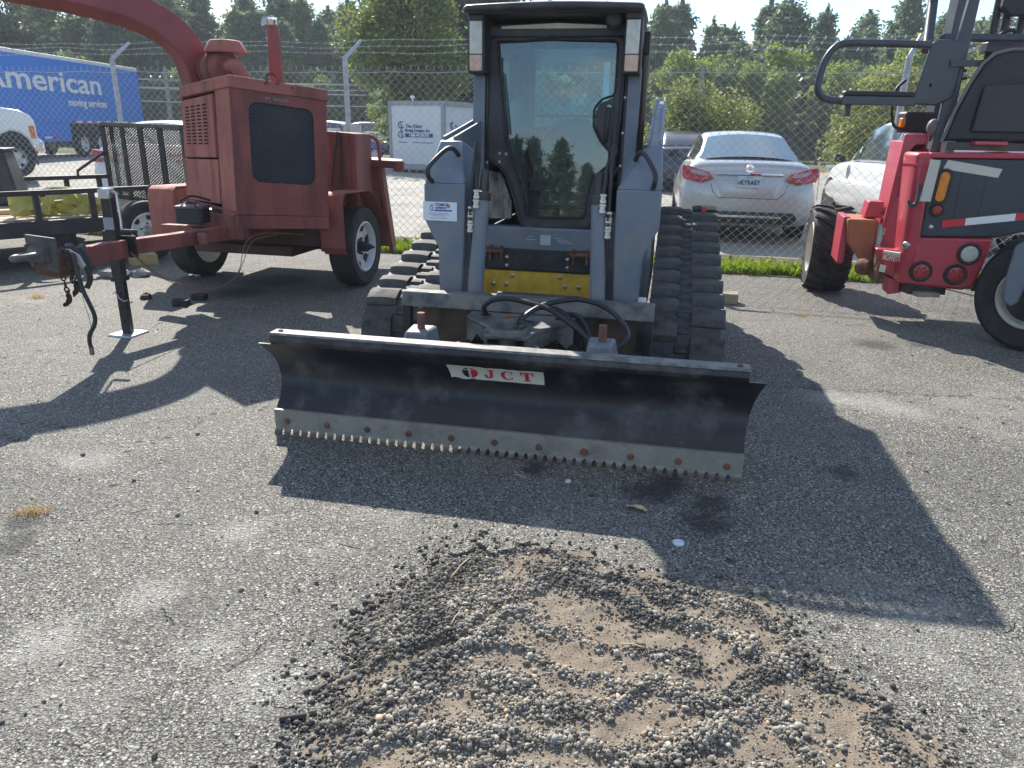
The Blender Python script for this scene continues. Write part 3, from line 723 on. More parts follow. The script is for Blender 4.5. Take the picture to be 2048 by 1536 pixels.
for i, (x, y, sc, kk) in enumerate([(9.5, 46, 1.02, 0), (15.0, 47, 1.12, 2), (12.2, 49, .92, 1), (19.4, 48, .95, 0), (22.5, 46, 1.2, 2), (26.5, 46, 1.05, 0), (30.5, 44, 1.1, 1), (34, 45, 1.15, 2), (17.0, 44, .62, 1), (-7.5, 48, .78, 0), (-12.5, 50, .75, 1), (-21, 50, .8, 1), (-4.6, 46, .7, 2), (38, 46, 1.1, 0)]):
    side = 'left of the cab' if x < 0 else 'right of the cab'
    tree_from(OAKS[kk], 'broadleaf_tree', 'yellow green bushy broadleaf tree standing in front of the pines %s' % side if kk != 1 else 'plain green bushy broadleaf tree standing in front of the pines %s' % side, 'tree', (x, y, -.06), r_.uniform(0, 360), sc, 'broadleaf trees in front of the pines')
for i in range(22):
    x = -52 + i * 4.4 + r_.uniform(-1.4, 1.4)
    tree_from(OAKS[1], 'broadleaf_tree', 'plain green broadleaf tree filling the row between the pines %s' % ('left of the cab' if x < 0 else 'right of the cab'), 'tree', (x, 53.5 + r_.uniform(-1.5, 1.5), -.06), r_.uniform(0, 360), r_.uniform(.85, 1.25), 'broadleaf trees among the pines')
tree_from(BIGTREE, 'broadleaf_tree', 'tall loose leaved green tree rising behind the white storage container beside the cab', 'tree', (-4.3, 31.5, -.06), 40, 1.0)
tree_from(BIGPINE, 'large_pine_tree', 'large dark spreading pine overhanging the blue moving trailer at far left', 'tree', (-30.5, 44, -.06), 15, 1.0)
tree_from(BIGPINE, 'large_pine_tree', 'dark tall pine showing right behind the loose leaved tree beside the cab roof', 'tree', (-2.4, 41, -.06), 200, .95)
tree_from(BUSH[0], 'shrub', 'olive shrub just right of the loader cab behind the fence', 'shrub', (5.3, 22.5, 0), 20, 1.0, None)
tree_from(BUSH[1], 'shrub', 'yellowing shrub between the silver sedan and the white crossover', 'shrub', (10.4, 22.0, 0), 130, 1.12, None)
tree_from(BUSH[0], 'shrub', 'tall olive shrub behind the white crossover at right', 'shrub', (13.2, 23.5, 0), 250, 1.3, None)
# undergrowth below the tree line
def undergrowth():
    r = NPR; n = 30000; x = r.uniform(-64, 60, n); y = 50 + r.uniform(0, 6, n) + .9 * np.sin(x); z = r.uniform(0, 1, n) ** 1.2 * (2.0 + 1.5 * np.sin(x * .6) ** 2 + 2.5 * vnoise(x, y, .4, 33))
    v, f = leaf_quads(np.stack([x, y, z], 1), r.uniform(.15, .4, n), r, .4, .6)
    o = arrays_object('undergrowth', v, f, PINE); stuff(o); tag(o, 'dark tangled undergrowth below the row of pines', 'undergrowth')
undergrowth()
# trees behind the viewer, seen in the cab glass
for i, (x, y) in enumerate([(-64 + 2.9 * k + (k * 7 % 3) * .6, -88 - (k * 5 % 4) * 2.0) for k in range(36)]):
    tree_from(PINES[i % 6], 'pine_tree', 'pine tree behind the viewer, seen only as a reflection in the cab door', 'tree', (x, y, -.06), 40 * i, .45 + (.60 if x < -34 else .28 if x < -20 else .05 * (i * 3 % 5)), 'pine trees mirrored in the cab glass')
# utility poles and overhead cables behind the yard
def pole(x, y, h, label, arm=True):
    p = thing('utility_pole', label, 'utility pole', (x, y, -.06))
    b = MB(); b.cyl((0, 0, 0), (0, 0, h), .15, .10, 12); b.build('pole_shaft', mat('weathered_pole', (0.26, 0.24, 0.21), .9, var=.2, vs=8), p)
    if not arm: return
    c = MB(); c.box(-.9, .9, -.06, .06, h - .7, h - .58); c.build('crossarm', mat('weathered_pole', (0.26, 0.24, 0.21)), p)
    for xx in (-.8, -.3, .3, .8):
        q = MB(); q.lathe([(.02, 0), (.05, .03), (.03, .07), (.05, .1), (.0, .14)], (xx, 0, h - .58), (0, 0, 1), 8); q.build('insulator', GALV, p)
pole(9.2, 40, 4.7, 'grey utility pole standing among the trees right of the cab', False)
pole(-19, 43, 4.3, 'grey utility pole in front of the trees at far left behind the red chipper')
for i, (z, y, dz) in enumerate([(3.7, 42.9, .0), (3.65, 43.1, -.5), (4.1, 43, -.35), (3.0, 43, -.3)]):
    c = MB(); c.tube([(x, y, z + dz * (x + 19) / 30 - .5 * math.sin(math.pi * (x + 45) / 56)) for x in np.linspace(-45, -3.5, 40)], .035, 5)
    tag(c.build('overhead_cable', mat('cable', (.45, .46, .47), .5)), ['topmost pale overhead cable crossing in front of the pines', 'second pale overhead cable crossing in front of the pines', 'pale overhead cable sloping down to the right before the pines', 'lowest pale overhead cable crossing before the pines'][i], 'cable')

# ---------------------------------------------------------------- compact track loader
LO = (-0.075, 3.124, 0.0); LYAW = -11.5
SLATE = mat('slate_blue_paint', (0.15, 0.178, 0.228), .45, var=.12, vs=2.5, dirt=(0.25, 0.235, 0.21), damt=.6, dscale=7, rust=(0.20, 0.10, 0.07), ramt=.675, rscale=18, bump=.04, bscale=40)
CABP = mat('cab_black_paint', (0.032, 0.030, 0.036), .42, var=.15, dirt=(0.12, 0.11, 0.11), damt=.4, dscale=8)
YEL = mat('scratched_yellow_paint', (0.80, 0.50, 0.05), .45, var=.08, dirt=(0.30, 0.18, 0.05), damt=.5, dscale=10, rust=(0.06, 0.035, 0.02), ramt=.68, rscale=26, bump=.05)
TRACKR = mat('dusty_track_rubber', (0.028, 0.033, 0.040), .6, var=.2, vs=6, dirt=(0.13, 0.12, 0.105), damt=.35, dscale=9, dthr=.48, bump=.25, bscale=60)
LUGM = mat('worn_lug_rubber', (0.034, 0.037, 0.042), .68, spec=.3, var=.25, vs=8, dirt=(0.18, 0.165, 0.14), damt=.38, dscale=14, dthr=.48, bump=.3, bscale=80)
loader = thing('track_loader', 'slate grey compact track loader with black glazed cab and raised rubber tracks', 'track loader', LO, LYAW)
CX0 = 0.037                                            # cab centre line
# --- body and undercarriage
b = MB(); b.box(-.60, .60, 1.86, 3.2, .30, .78); b.prism([(-.58, 3.16, .78), (-.58, 3.5, .78), (-.58, 3.5, 1.30), (-.58, 3.22, 1.34), (-.58, 3.16, 1.0)], (1.18, 0, 0))
b.build('body', SLATE, loader, bevel=.02)
MB.PRE = Matrix.Translation((-.0974, .4264, -.2002)) @ Matrix.Scale(1.14, 4)      # cab module on the chassis
b = MB(); b.box(-.42, .46, 1.16, 1.25, .25, .80); b.build('front_plate', DARK_STEEL, loader, bevel=.006)
# belly cross panel under the door
p = MB(); p.prism([(-.40, 1.13, .905), (.475, 1.13, .905), (.47, 1.13, .80), (.20, 1.13, .775), (-.25, 1.13, .765), (-.40, 1.13, .79)], (0, .12, 0))
sill = p.build('sill_panel', SLATE, loader, bevel=.012)
q = MB(); q.box(-.005, .055, 1.124, 1.127, .812, .868); q.build('warning_plate', mat('pale_blue_plate', (.42, .52, .58), .5), sill)
for i, (x, z, w) in enumerate([(-.075, .855, .03), (-.085, .838, .055), (.075, .852, .05), (.085, .842, .06), (.09, .834, .07), (.10, .825, .08)]):
    q = MB(); q.box(x, x + w, 1.125, 1.127, z, z + .004); q.build('lettering_line', mat('faint_print', (.42, .45, .48), .6), sill)
p = MB(); p.box(-.345, .335, 1.135, 1.165, .50, .655); yp = p.build('yellow_plate', YEL, loader, bevel=.006)
for x, z in ((-.165, .628), (.115, .632), (-.275, .575), (-.20, .575), (.145, .578), (.225, .58)):
    q = MB(); q.lathe([(.013, 0), (.013, .008), (.009, .010), (.009, .018), (.0, .019)], (x, 1.135, z), (0, -1, 0), 6); q.build('bolt', STEEL, yp)
bp = MB(); bp.box(-.32, .33, 1.12, 1.16, .663, .785); blk = bp.build('black_front_panel', BLACK, loader, bevel=.006)
for x, z in ((-.195, .735), (-.195, .687), (.155, .737), (.155, .69)):
    q = MB(); q.lathe([(.011, 0), (.010, .006), (.0, .009)], (x, 1.12, z), (0, -1, 0), 10); q.build('bolt', STEEL, blk)
for x0, x1 in ((-.31, -.21), (.17, .28)):
    q = MB(); q.cyl((x0, 1.105, .765), (x1, 1.105, .768), .014, n=12)
    for xx in (x0 + .015, x1 - .02): q.box(xx, xx + .012, 1.09, 1.12, .715, .80)
    q.build('hinge_pin', RUST, loader)
for x in (-.40, .41):                                    # loader tower feet beside the yellow plate
    q = MB(); q.prism([(x - .025, 1.05, .30), (x - .025, 1.25, .30), (x - .025, 1.25, 1.0), (x - .025, 1.12, .95), (x - .025, 1.05, .60)], (.05, 0, 0)); q.build('tower_plate', DARK_STEEL, loader, bevel=.004)

MB.PRE = None
# --- rubber tracks with raised rear sprocket
def track_path():
    """closed loop (y, z) round front idler, raised rear sprocket and rear idler"""
    c = [(1.16, .255, .245), (2.82, .665, .205), (3.12, .225, .215)]       # y, z, radius
    pts = []; n = len(c)
    for i in range(n):
        (y0, z0, r0), (y1, z1, r1), (y2, z2, r2) = c[i - 1], c[i], c[(i + 1) % n]
        def tang(a, ra, b_, rb):                          # outer tangent angle, clockwise loop
            d = math.hypot(b_[0] - a[0], b_[1] - a[1]); th = math.atan2(b_[1] - a[1], b_[0] - a[0]); return th + math.acos((ra - rb) / d)
        a0 = tang((y0, z0), r0, (y1, z1), r1); a1 = tang((y1, z1), r1, (y2, z2), r2)
        while a1 > a0: a1 -= 2 * math.pi
        k = max(4, int((a0 - a1) / .16))
        pts += [(y1 + r1 * math.cos(a0 + (a1 - a0) * t / k), z1 + r1 * math.sin(a0 + (a1 - a0) * t / k)) for t in range(k + 1)]
    return pts
TP = track_path()
def along(path):
    P = path + [path[0]]; L = [0]
    for a, b_ in zip(P[:-1], P[1:]): L.append(L[-1] + math.hypot(b_[0] - a[0], b_[1] - a[1]))
    return P, L
TPP, TPL = along(TP)
def track_at(s):
    s %= TPL[-1]
    for i in range(len(TPL) - 1):
        if TPL[i + 1] >= s:
            t = (s - TPL[i]) / max(1e-9, TPL[i + 1] - TPL[i]); a, b_ = TPP[i], TPP[i + 1]
            d = math.hypot(b_[0] - a[0], b_[1] - a[1]); ty, tz = (b_[0] - a[0]) / d, (b_[1] - a[1]) / d
            return a[0] + (b_[0] - a[0]) * t, a[1] + (b_[1] - a[1]) * t, ty, tz
def lug_mesh(w, d, seed):
    r = random.Random(seed); b = MB(); h = .036
    rows = []
    for f in (0, .18, .5, .82, 1):
        z = h * (1 - .25 * abs(2 * f - 1) ** 3)
        rows.append([(f * w, -d * .50, 0), (f * w, -d * .34, z), (f * w, d * .16, z * .92), (f * w, d * .50, .004)])
    b.slab(rows, (0, 0, -.012)); return b.mesh('lug', LUGM, smooth=25)
LUG_A, LUG_B = lug_mesh(.178, .150, 1), lug_mesh(.162, .150, 2)
pb = MB(); pb.hexa([(-.038, -.026, -.004), (.038, -.026, -.004), (.038, .026, -.004), (-.038, .026, -.004), (-.033, -.018, .014), (.033, -.018, .014), (.033, .018, .014), (-.033, .018, .014)])
PAD = pb.mesh('centre_pad', LUGM)
for side in (-1, 1):
    xo, xi = side * 1.018 + .005, side * .60 + .03        # outer and inner belt edges
    m = MB(); n = len(TP); yc = np.mean([p[0] for p in TP]); zc = np.mean([p[1] for p in TP])
    vs = []
    for (y, z) in TP:
        dy, dz = y - yc, z - zc; l = math.hypot(dy, dz)
        yi, zi = y - dy / l * .035, z - dz / l * .035
        vs += [(xo, y, z), (xi, y, z), (xi, yi, zi), (xo, yi, zi)]
    fs = [(4 * i + j, 4 * i + (j + 1) % 4, 4 * ((i + 1) % n) + (j + 1) % 4, 4 * ((i + 1) % n) + j) for i in range(n) for j in range(4)]
    m.add(vs, fs); tk = m.build('track', TRACKR, loader, smooth=50)
    T_ = TPL[-1]; N = int(round(T_ / .205)); pit = T_ / N
    for k in range(N * 2):
        y, z, ty, tz = track_at(k * pit / 2 + .03)
        base = Matrix(((1, 0, 0, 0), (0, ty, -tz, y), (0, tz, ty, z), (0, 0, 0, 1)))
        # outward normal is left of the clockwise travel direction
        xm = (xo + xi) / 2 - .005 * side
        inst(PAD, 'centre_pad', tk, base @ Matrix.Translation((xm, 0, 0)))
        if k % 2 == 0: M = base @ Matrix.Translation((min(xo, xm + .045 * side), 0, 0)); me = LUG_A
        else: M = base @ Matrix.Translation((min(xm - .045 * side, xi), 0, 0)); me = LUG_B
        inst(me, 'lug', tk, M @ Matrix.Rotation(rad(2.0 * (1 if k % 2 else -1) * side), 4, 'Z'))
    f = MB(); xx = (xo + xi) / 2
    f.prism([(xx - .05, 1.16, .20), (xx - .05, 3.12, .17), (xx - .05, 3.12, .27), (xx - .05, 2.82, .62), (xx - .05, 2.6, .56), (xx - .05, 1.16, .32)], (.10, 0, 0)); f.build('track_frame', DARK_STEEL, loader)
    for (y, z, r) in ((1.16, .255, .205), (2.82, .665, .165), (3.12, .225, .175), (1.55, .115, .09), (1.9, .115, .09), (2.25, .115, .09), (2.6, .115, .09)):
        w = MB(); w.lathe([(.03, -.14), (r, -.13), (r, -.04), (r * .7, -.03), (r * .7, .03), (r, .04), (r, .13), (.03, .14)], (xx, y, z), (1, 0, 0), 22); w.build('track_roller' if r < .1 else 'idler_wheel', DARK_STEEL, loader)

# --- cab
MB.PRE = Matrix.Translation((-.0974, .4264, -.2002)) @ Matrix.Scale(1.14, 4)
cab = MB()
for x0, x1 in ((CX0 - .445, CX0 - .365), (CX0 + .365, CX0 + .445)):
    cab.hexa([(x0, 1.19, .88), (x1, 1.19, .88), (x1, 1.30, .88), (x0, 1.30, .88), (x0, 1.25, 1.99), (x1, 1.25, 1.99), (x1, 1.36, 1.99), (x0, 1.36, 1.99)])
    cab.box(x0, x1, 2.28, 2.38, .88, 1.99)
    cab.box(x0 + .012, x1 - .012, 1.30, 2.30, .88, 1.12); cab.box(x0 + .01, x1 - .01, 1.34, 2.30, 1.90, 1.985); cab.box(x0, x1, 1.06, 1.27, 1.955, 2.0)
cab.box(CX0 - .36, CX0 + .36, 2.30, 2.37, .88, 1.45); cab.box(CX0 - .36, CX0 + .36, 2.30, 2.37, 1.89, 1.985)
for x0, x1 in ((CX0 - .365, CX0 - .31), (CX0 + .24, CX0 + .365)): cab.box(x0, x1, 2.303, 2.367, 1.45, 1.89)
cab.box(CX0 - .365, CX0 + .365, 1.22, 2.3, .84, .88)
cabo = cab.build('cab_frame', CABP, loader, bevel=.012)
for s in (-1, 1):                                        # slate uprights outside the black frame
    x = CX0 + s * .422
    f = MB(); f.hexa([(x - .034, 1.165, .98), (x + .034, 1.165, .98), (x + .034, 1.19, .98), (x - .034, 1.19, .98), (x - .034, 1.215, 1.75), (x + .034, 1.215, 1.75), (x + .034, 1.245, 1.75), (x - .034, 1.245, 1.75)]); f.build('front_upright', SLATE, loader, bevel=.005)
    for z in (1.25, 1.42, 1.60):
        q = MB(); q.lathe([(.008, 0), (.007, .006), (0, .008)], (CX0 + s * .376, 1.19 + (z - .88) * .054, z), (0, -1, 0), 8); q.build('bolt', STEEL, cabo)
    g = MB(); g.box(CX0 + s * .405 - .004, CX0 + s * .405 + .004, 1.36, 2.28, 1.12, 1.90); g.build('side_window', glass_mat('side_glass', (.45, .55, .55)) if 'side_glass' not in bpy.data.materials else bpy.data.materials['side_glass'], loader)
    for k in range(9):                                   # side screen bars
        q = MB(); q.box(CX0 + s * .418 - .004, CX0 + s * .418 + .004, 1.38 + k * .10, 1.388 + k * .10, 1.12, 1.90); q.build('screen_bar', CABP, loader)
# roof: slab carried forward to the lip to block sun through the grille
rf = MB(); rf.box(CX0 - .445, CX0 + .445, 1.04, 2.42, 1.985, 2.02)
rf.prism([(CX0 - .37, 1.62, 2.021), (CX0 - .37, 2.4, 2.021), (CX0 - .37, 2.36, 2.055), (CX0 - .37, 1.68, 2.045)], (.74, 0, 0))
roof = rf.build('roof', CABP, loader, bevel=.014)
fb = MB(); fb.tube(smooth_path([(CX0 - .445, 1.42, 2.0), (CX0 - .445, 1.12, 2.0), (CX0 - .435, 1.03, 2.004), (CX0 - .40, 1.008, 2.008), (CX0, .99, 2.016), (CX0 + .40, 1.008, 2.008), (CX0 + .435, 1.03, 2.004), (CX0 + .445, 1.12, 2.0), (CX0 + .445, 1.42, 1.995)], 4), .019, 8)
fb.build('roof_lip', CABP, loader, smooth=60)
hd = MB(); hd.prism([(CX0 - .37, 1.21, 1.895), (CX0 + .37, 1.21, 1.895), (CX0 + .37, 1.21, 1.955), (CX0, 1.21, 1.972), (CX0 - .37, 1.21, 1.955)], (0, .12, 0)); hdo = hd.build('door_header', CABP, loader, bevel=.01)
q = MB(); q.prism([(CX0 - .30, 1.204, 1.936), (CX0 + .26, 1.204, 1.936), (CX0 + .26, 1.204, 1.950), (CX0, 1.204, 1.962), (CX0 - .30, 1.204, 1.948)], (0, .008, 0)); q.build('cream_trim_strip', mat('painted_lit_gap', (.62, .58, .48), .5, var=.1, vs=12), hdo)  # cream strip painted in place of the bright lit gap below the roof lip
for k in range(19):
    x = CX0 - .405 + k * .045
    q = MB(); q.box(x - .010, x + .010, 1.0, 1.275, 2.004, 2.016); q.build('roof_grille_bar', CABP, roof)
for y in (1.07, 1.14, 1.21):
    q = MB(); q.box(CX0 - .40, CX0 + .40, y - .011, y + .011, 2.002, 2.018); q.build('roof_grille_bar', CABP, roof)
q = MB(); q.lathe([(.0, 0), (.035, 0), (.042, .012), (.042, .045), (.03, .06)], (CX0 + .305, 1.13, 1.955), (0, -1, .1), 18); q.build('round_work_lamp', BLACK_PLASTIC, loader)
for s in (-1, 1):                                        # upright lamp clusters at the cab corners
    x = CX0 + s * .407
    h = MB(); h.box(x - .045, x + .045, 1.075, 1.22, 1.705, 1.985); hl = h.build('headlight', BLACK_PLASTIC, loader, bevel=.01)
    l = MB(); l.box(x - .034, x + .034, 1.066, 1.08, 1.80, 1.972); l.build('clear_lens', CLEAR_LENS, hl, bevel=.006)
    l = MB(); l.box(x - .034, x + .034, 1.066, 1.08, 1.718, 1.797); l.build('amber_lens', mat('faded_amber_lens', (.62, .40, .30), .3, var=.15, vs=30, coat=.4), hl, bevel=.006)
    for k in range(7):
        q = MB(); q.box(x - .031 + k * .0097, x - .028 + k * .0097, 1.064, 1.067, 1.81, 1.96); q.build('lens_rib', CLEAR_LENS, hl)
q = MB(); q.box(CX0 + .452, CX0 + .485, 1.30, 1.36, 1.82, 1.93); q.build('side_marker_box', BLACK_PLASTIC, loader, bevel=.008)
q = MB(); q.tube([(CX0 + .462, 1.36, 1.82), (CX0 + .47, 1.37, 1.55), (CX0 + .466, 1.36, 1.25)], .014, 8); q.build('drain_hose', mat('brown_rubber', (.12, .08, .05), .6), loader)

# --- door: black frame, glass, handle
YD = 1.195
def dy(z): return YD + (z - .88) * .054 - .022
OUT = [(-.311, 1.905), (0, 1.918), (.382, 1.905), (.392, 1.87), (.392, 1.64), (.386, 1.45), (.382, 1.34), (.378, 1.25), (.335, 1.20), (.295, 1.13), (.282, 1.02), (.276, .95), (.262, .918), (.236, .908), (-.095, .896), (-.122, .908), (-.137, .955), (-.158, 1.02), (-.19, 1.12), (-.214, 1.185), (-.261, 1.235), (-.328, 1.268), (-.335, 1.45), (-.332, 1.64), (-.328, 1.86)]
INN = [(-.285, 1.875), (0, 1.888), (.352, 1.878), (.360, 1.85), (.360, 1.612), (.291, 1.590), (.252, 1.54), (.256, 1.45), (.30, 1.37), (.35, 1.325), (.348, 1.255), (.262, 1.178), (.242, 1.10), (.236, .985), (.224, .966), (-.10, .955), (-.112, .975), (-.118, 1.06), (-.150, 1.15), (-.185, 1.25), (-.205, 1.31), (-.225, 1.40), (-.245, 1.52), (-.262, 1.66), (-.284, 1.84)]
def resample(P, n):
    Q = [Vector((p[0], 0, p[1])) for p in P]; L = [0]
    for a, b_ in zip(Q, Q[1:] + Q[:1]): L.append(L[-1] + (b_ - a).length)
    o = []
    for k in range(n):
        s = L[-1] * k / n; i = max(j for j in range(len(Q)) if L[j] <= s); a, b_ = Q[i], Q[(i + 1) % len(Q)]
        o.append(a + (b_ - a) * ((s - L[i]) / max(1e-9, L[i + 1] - L[i])))
    return [(v.x, v.z) for v in o]
def ring_match(o, i, n=96):
    o = resample(o, n); i = resample(i, n * 4); best = []; j0 = min(range(len(i)), key=lambda k: math.hypot(i[k][0] - o[0][0], i[k][1] - o[0][1])); j = j0
    for k in range(n):
        lim = j0 + int((k + 1) / n * len(i)) + 26
        cand = range(j, min(lim, j0 + len(i)) + 1)
        j = min(cand, key=lambda q: math.hypot(i[q % len(i)][0] - o[k][0], i[q % len(i)][1] - o[k][1])) if len(cand) else j
        best.append(i[j % len(i)])
    return o, best
oo, ii = ring_match(OUT, INN)
d = MB(); d.ring([(x, dy(z), z) for x, z in oo], [(x, dy(z), z) for x, z in ii], (0, .03, 0))
door = d.build('door', CABP, loader)
g = MB(); g.prism([(x, dy(z) + .012, z) for x, z in INN], (0, .006, 0))
g.build('door_glass', glass_mat('cab_glass', (0.66, 0.82, 0.86), 1.0, 1.8, 0.0, .10), door, smooth=None)
s_ = MB(); s_.tube([(x * 1.012, dy(z) - .004, z) for x, z in resample(OUT, 80)], .0085, 6, closed=True); s_.build('door_seal', BLACK_PLASTIC, door, smooth=60)
s_ = MB(); s_.tube([(x, dy(z) - .003, z) for x, z in resample(INN, 110)], .006, 6, closed=True); s_.build('glass_seal', BLACK_PLASTIC, door, smooth=60)
h = MB(); h.prism([(.285, 1.578), (.36, 1.60), (.362, 1.35), (.335, 1.335), (.285, 1.385), (.262, 1.45), (.26, 1.53)] and [(x, dy(1.45) - .012, z) for x, z in [(.292, 1.573), (.358, 1.595), (.362, 1.35), (.338, 1.338), (.296, 1.388), (.27, 1.45), (.268, 1.53)]], (0, .02, 0)); h.build('latch_plate', CABP, door, bevel=.008)
h = MB(); h.tube(smooth_path([(.335, dy(1.52) - .015, 1.545), (.332, dy(1.5) - .035, 1.51), (.33, dy(1.45) - .04, 1.45), (.328, dy(1.4) - .035, 1.40), (.326, dy(1.38) - .015, 1.375)], 4), .013, 8); h.build('door_handle', BLACK_PLASTIC, door)
h = MB(); h.lathe([(.0, .004), (.006, .004), (.011, 0), (.012, -.008)], (.335, dy(1.55) - .022, 1.553), (0, -1, 0), 16); h.build('lock', STEEL, door)
for x, z in ((-.262, 1.30), (-.225, 1.298), (-.262, 1.255)):
    h = MB(); h.lathe([(.008, 0), (.007, .006), (0, .008)], (x, dy(z) - .004, z), (0, -1, 0), 10); h.build('bolt', STEEL, door)
h = MB(); h.prism([(x, dy(1.28) - .001, z) for x, z in [(-.32, 1.262), (-.262, 1.23), (-.214, 1.18), (-.19, 1.25), (-.215, 1.34), (-.325, 1.36)]], (0, .012, 0)); h.build('corner_plate', CABP, door)
h = MB(); h.tube(smooth_path([(-.268, dy(1.75) - .006, 1.80), (-.262, dy(1.6) - .012, 1.62), (-.235, dy(1.4) - .012, 1.42), (-.225, dy(1.3) - .008, 1.32)], 5), .006, 6); h.tube([(-.25, dy(1.7) - .014, 1.72), (-.21, dy(1.4) - .014, 1.40)], .005, 4); h.build('wiper', BLACK_PLASTIC, door)
w = MB(); w.prism([(x, dy(z) + .016, z) for x, z in [(-.325, 1.205), (-.255, 1.195), (-.19, 1.04), (-.192, .945), (-.325, .94)]], (0, .006, 0)); w.build('lower_corner_window', glass_mat('dusty_corner_glass', (.5, .52, .5), 1, 1.5, .05, .8), loader, smooth=None)
# --- inside the cab
w = MB(); w.box(CX0 - .31, CX0 + .24, 2.33, 2.338, 1.45, 1.89); w.build('rear_window', glass_mat('rear_glass', (.72, .97, 1.0), 1, 1.45), loader)
w = MB(); w.box(CX0 - .31, CX0 + .24, 2.28, 2.30, 1.51, 1.53); w.build('rear_window_bar', SLATE, loader)
st = MB(); rows = []
for k in range(9):
    t = k / 8; z = 1.02 + t * .47; hw = .215 * (1 - max(0, (t - .62) / .38) ** 2.2 * .55); rows.append([(CX0 - hw, 1.96 + t * .10, z), (CX0 - hw * .6, 1.92 + t * .10, z + .01), (CX0, 1.935 + t * .10, z + .012), (CX0 + hw * .6, 1.92 + t * .10, z + .01), (CX0 + hw, 1.96 + t * .10, z)])
st.slab(rows, (0, .09, 0)); st.box(CX0 - .22, CX0 + .22, 1.52, 1.96, .98, 1.08); st.box(CX0 - .2, CX0 + .2, 1.55, 1.95, .88, .98)
so_ = st.build('operator_seat', mat('black_vinyl', (.03, .03, .032), .5, var=.2), loader, bevel=.02, smooth=50)
sp_ = MB(); sp_.tube(smooth_path([rows[4][0], rows[6][0], rows[7][0], rows[8][0], rows[8][1], rows[8][2], rows[8][3], rows[8][4], rows[7][4], rows[6][4], rows[4][4]], 4), .008, 6); sp_.build('seat_piping', mat('pale_outline', (.5, .55, .56), .5), so_, smooth=60)  # pale tube added along the seat back so its outline shows
for s in (-1, 1):
    j = MB(); j.tube(smooth_path([(CX0 + s * .25, 1.70, 1.10), (CX0 + s * .25, 1.62, 1.22), (CX0 + s * .24, 1.60, 1.30)], 4), .014, 8); j.ball((CX0 + s * .24, 1.60, 1.33), .032, 8, (1, 1, 1.4)); j.box(CX0 + s * .27 - .05, CX0 + s * .27 + .05, 1.55, 2.0, 1.04, 1.12); j.build('control_lever', BLACK_PLASTIC, loader)
hl_ = MB(); hl_.box(CX0 - .35, CX0 + .35, 1.45, 2.28, 1.86, 1.90)
for k in range(6): hl_.box(CX0 - .22 + k * .075, CX0 - .17 + k * .075, 1.38, 1.45, 1.855, 1.885)
hl_.build('headliner', CABP, loader)

MB.PRE = None
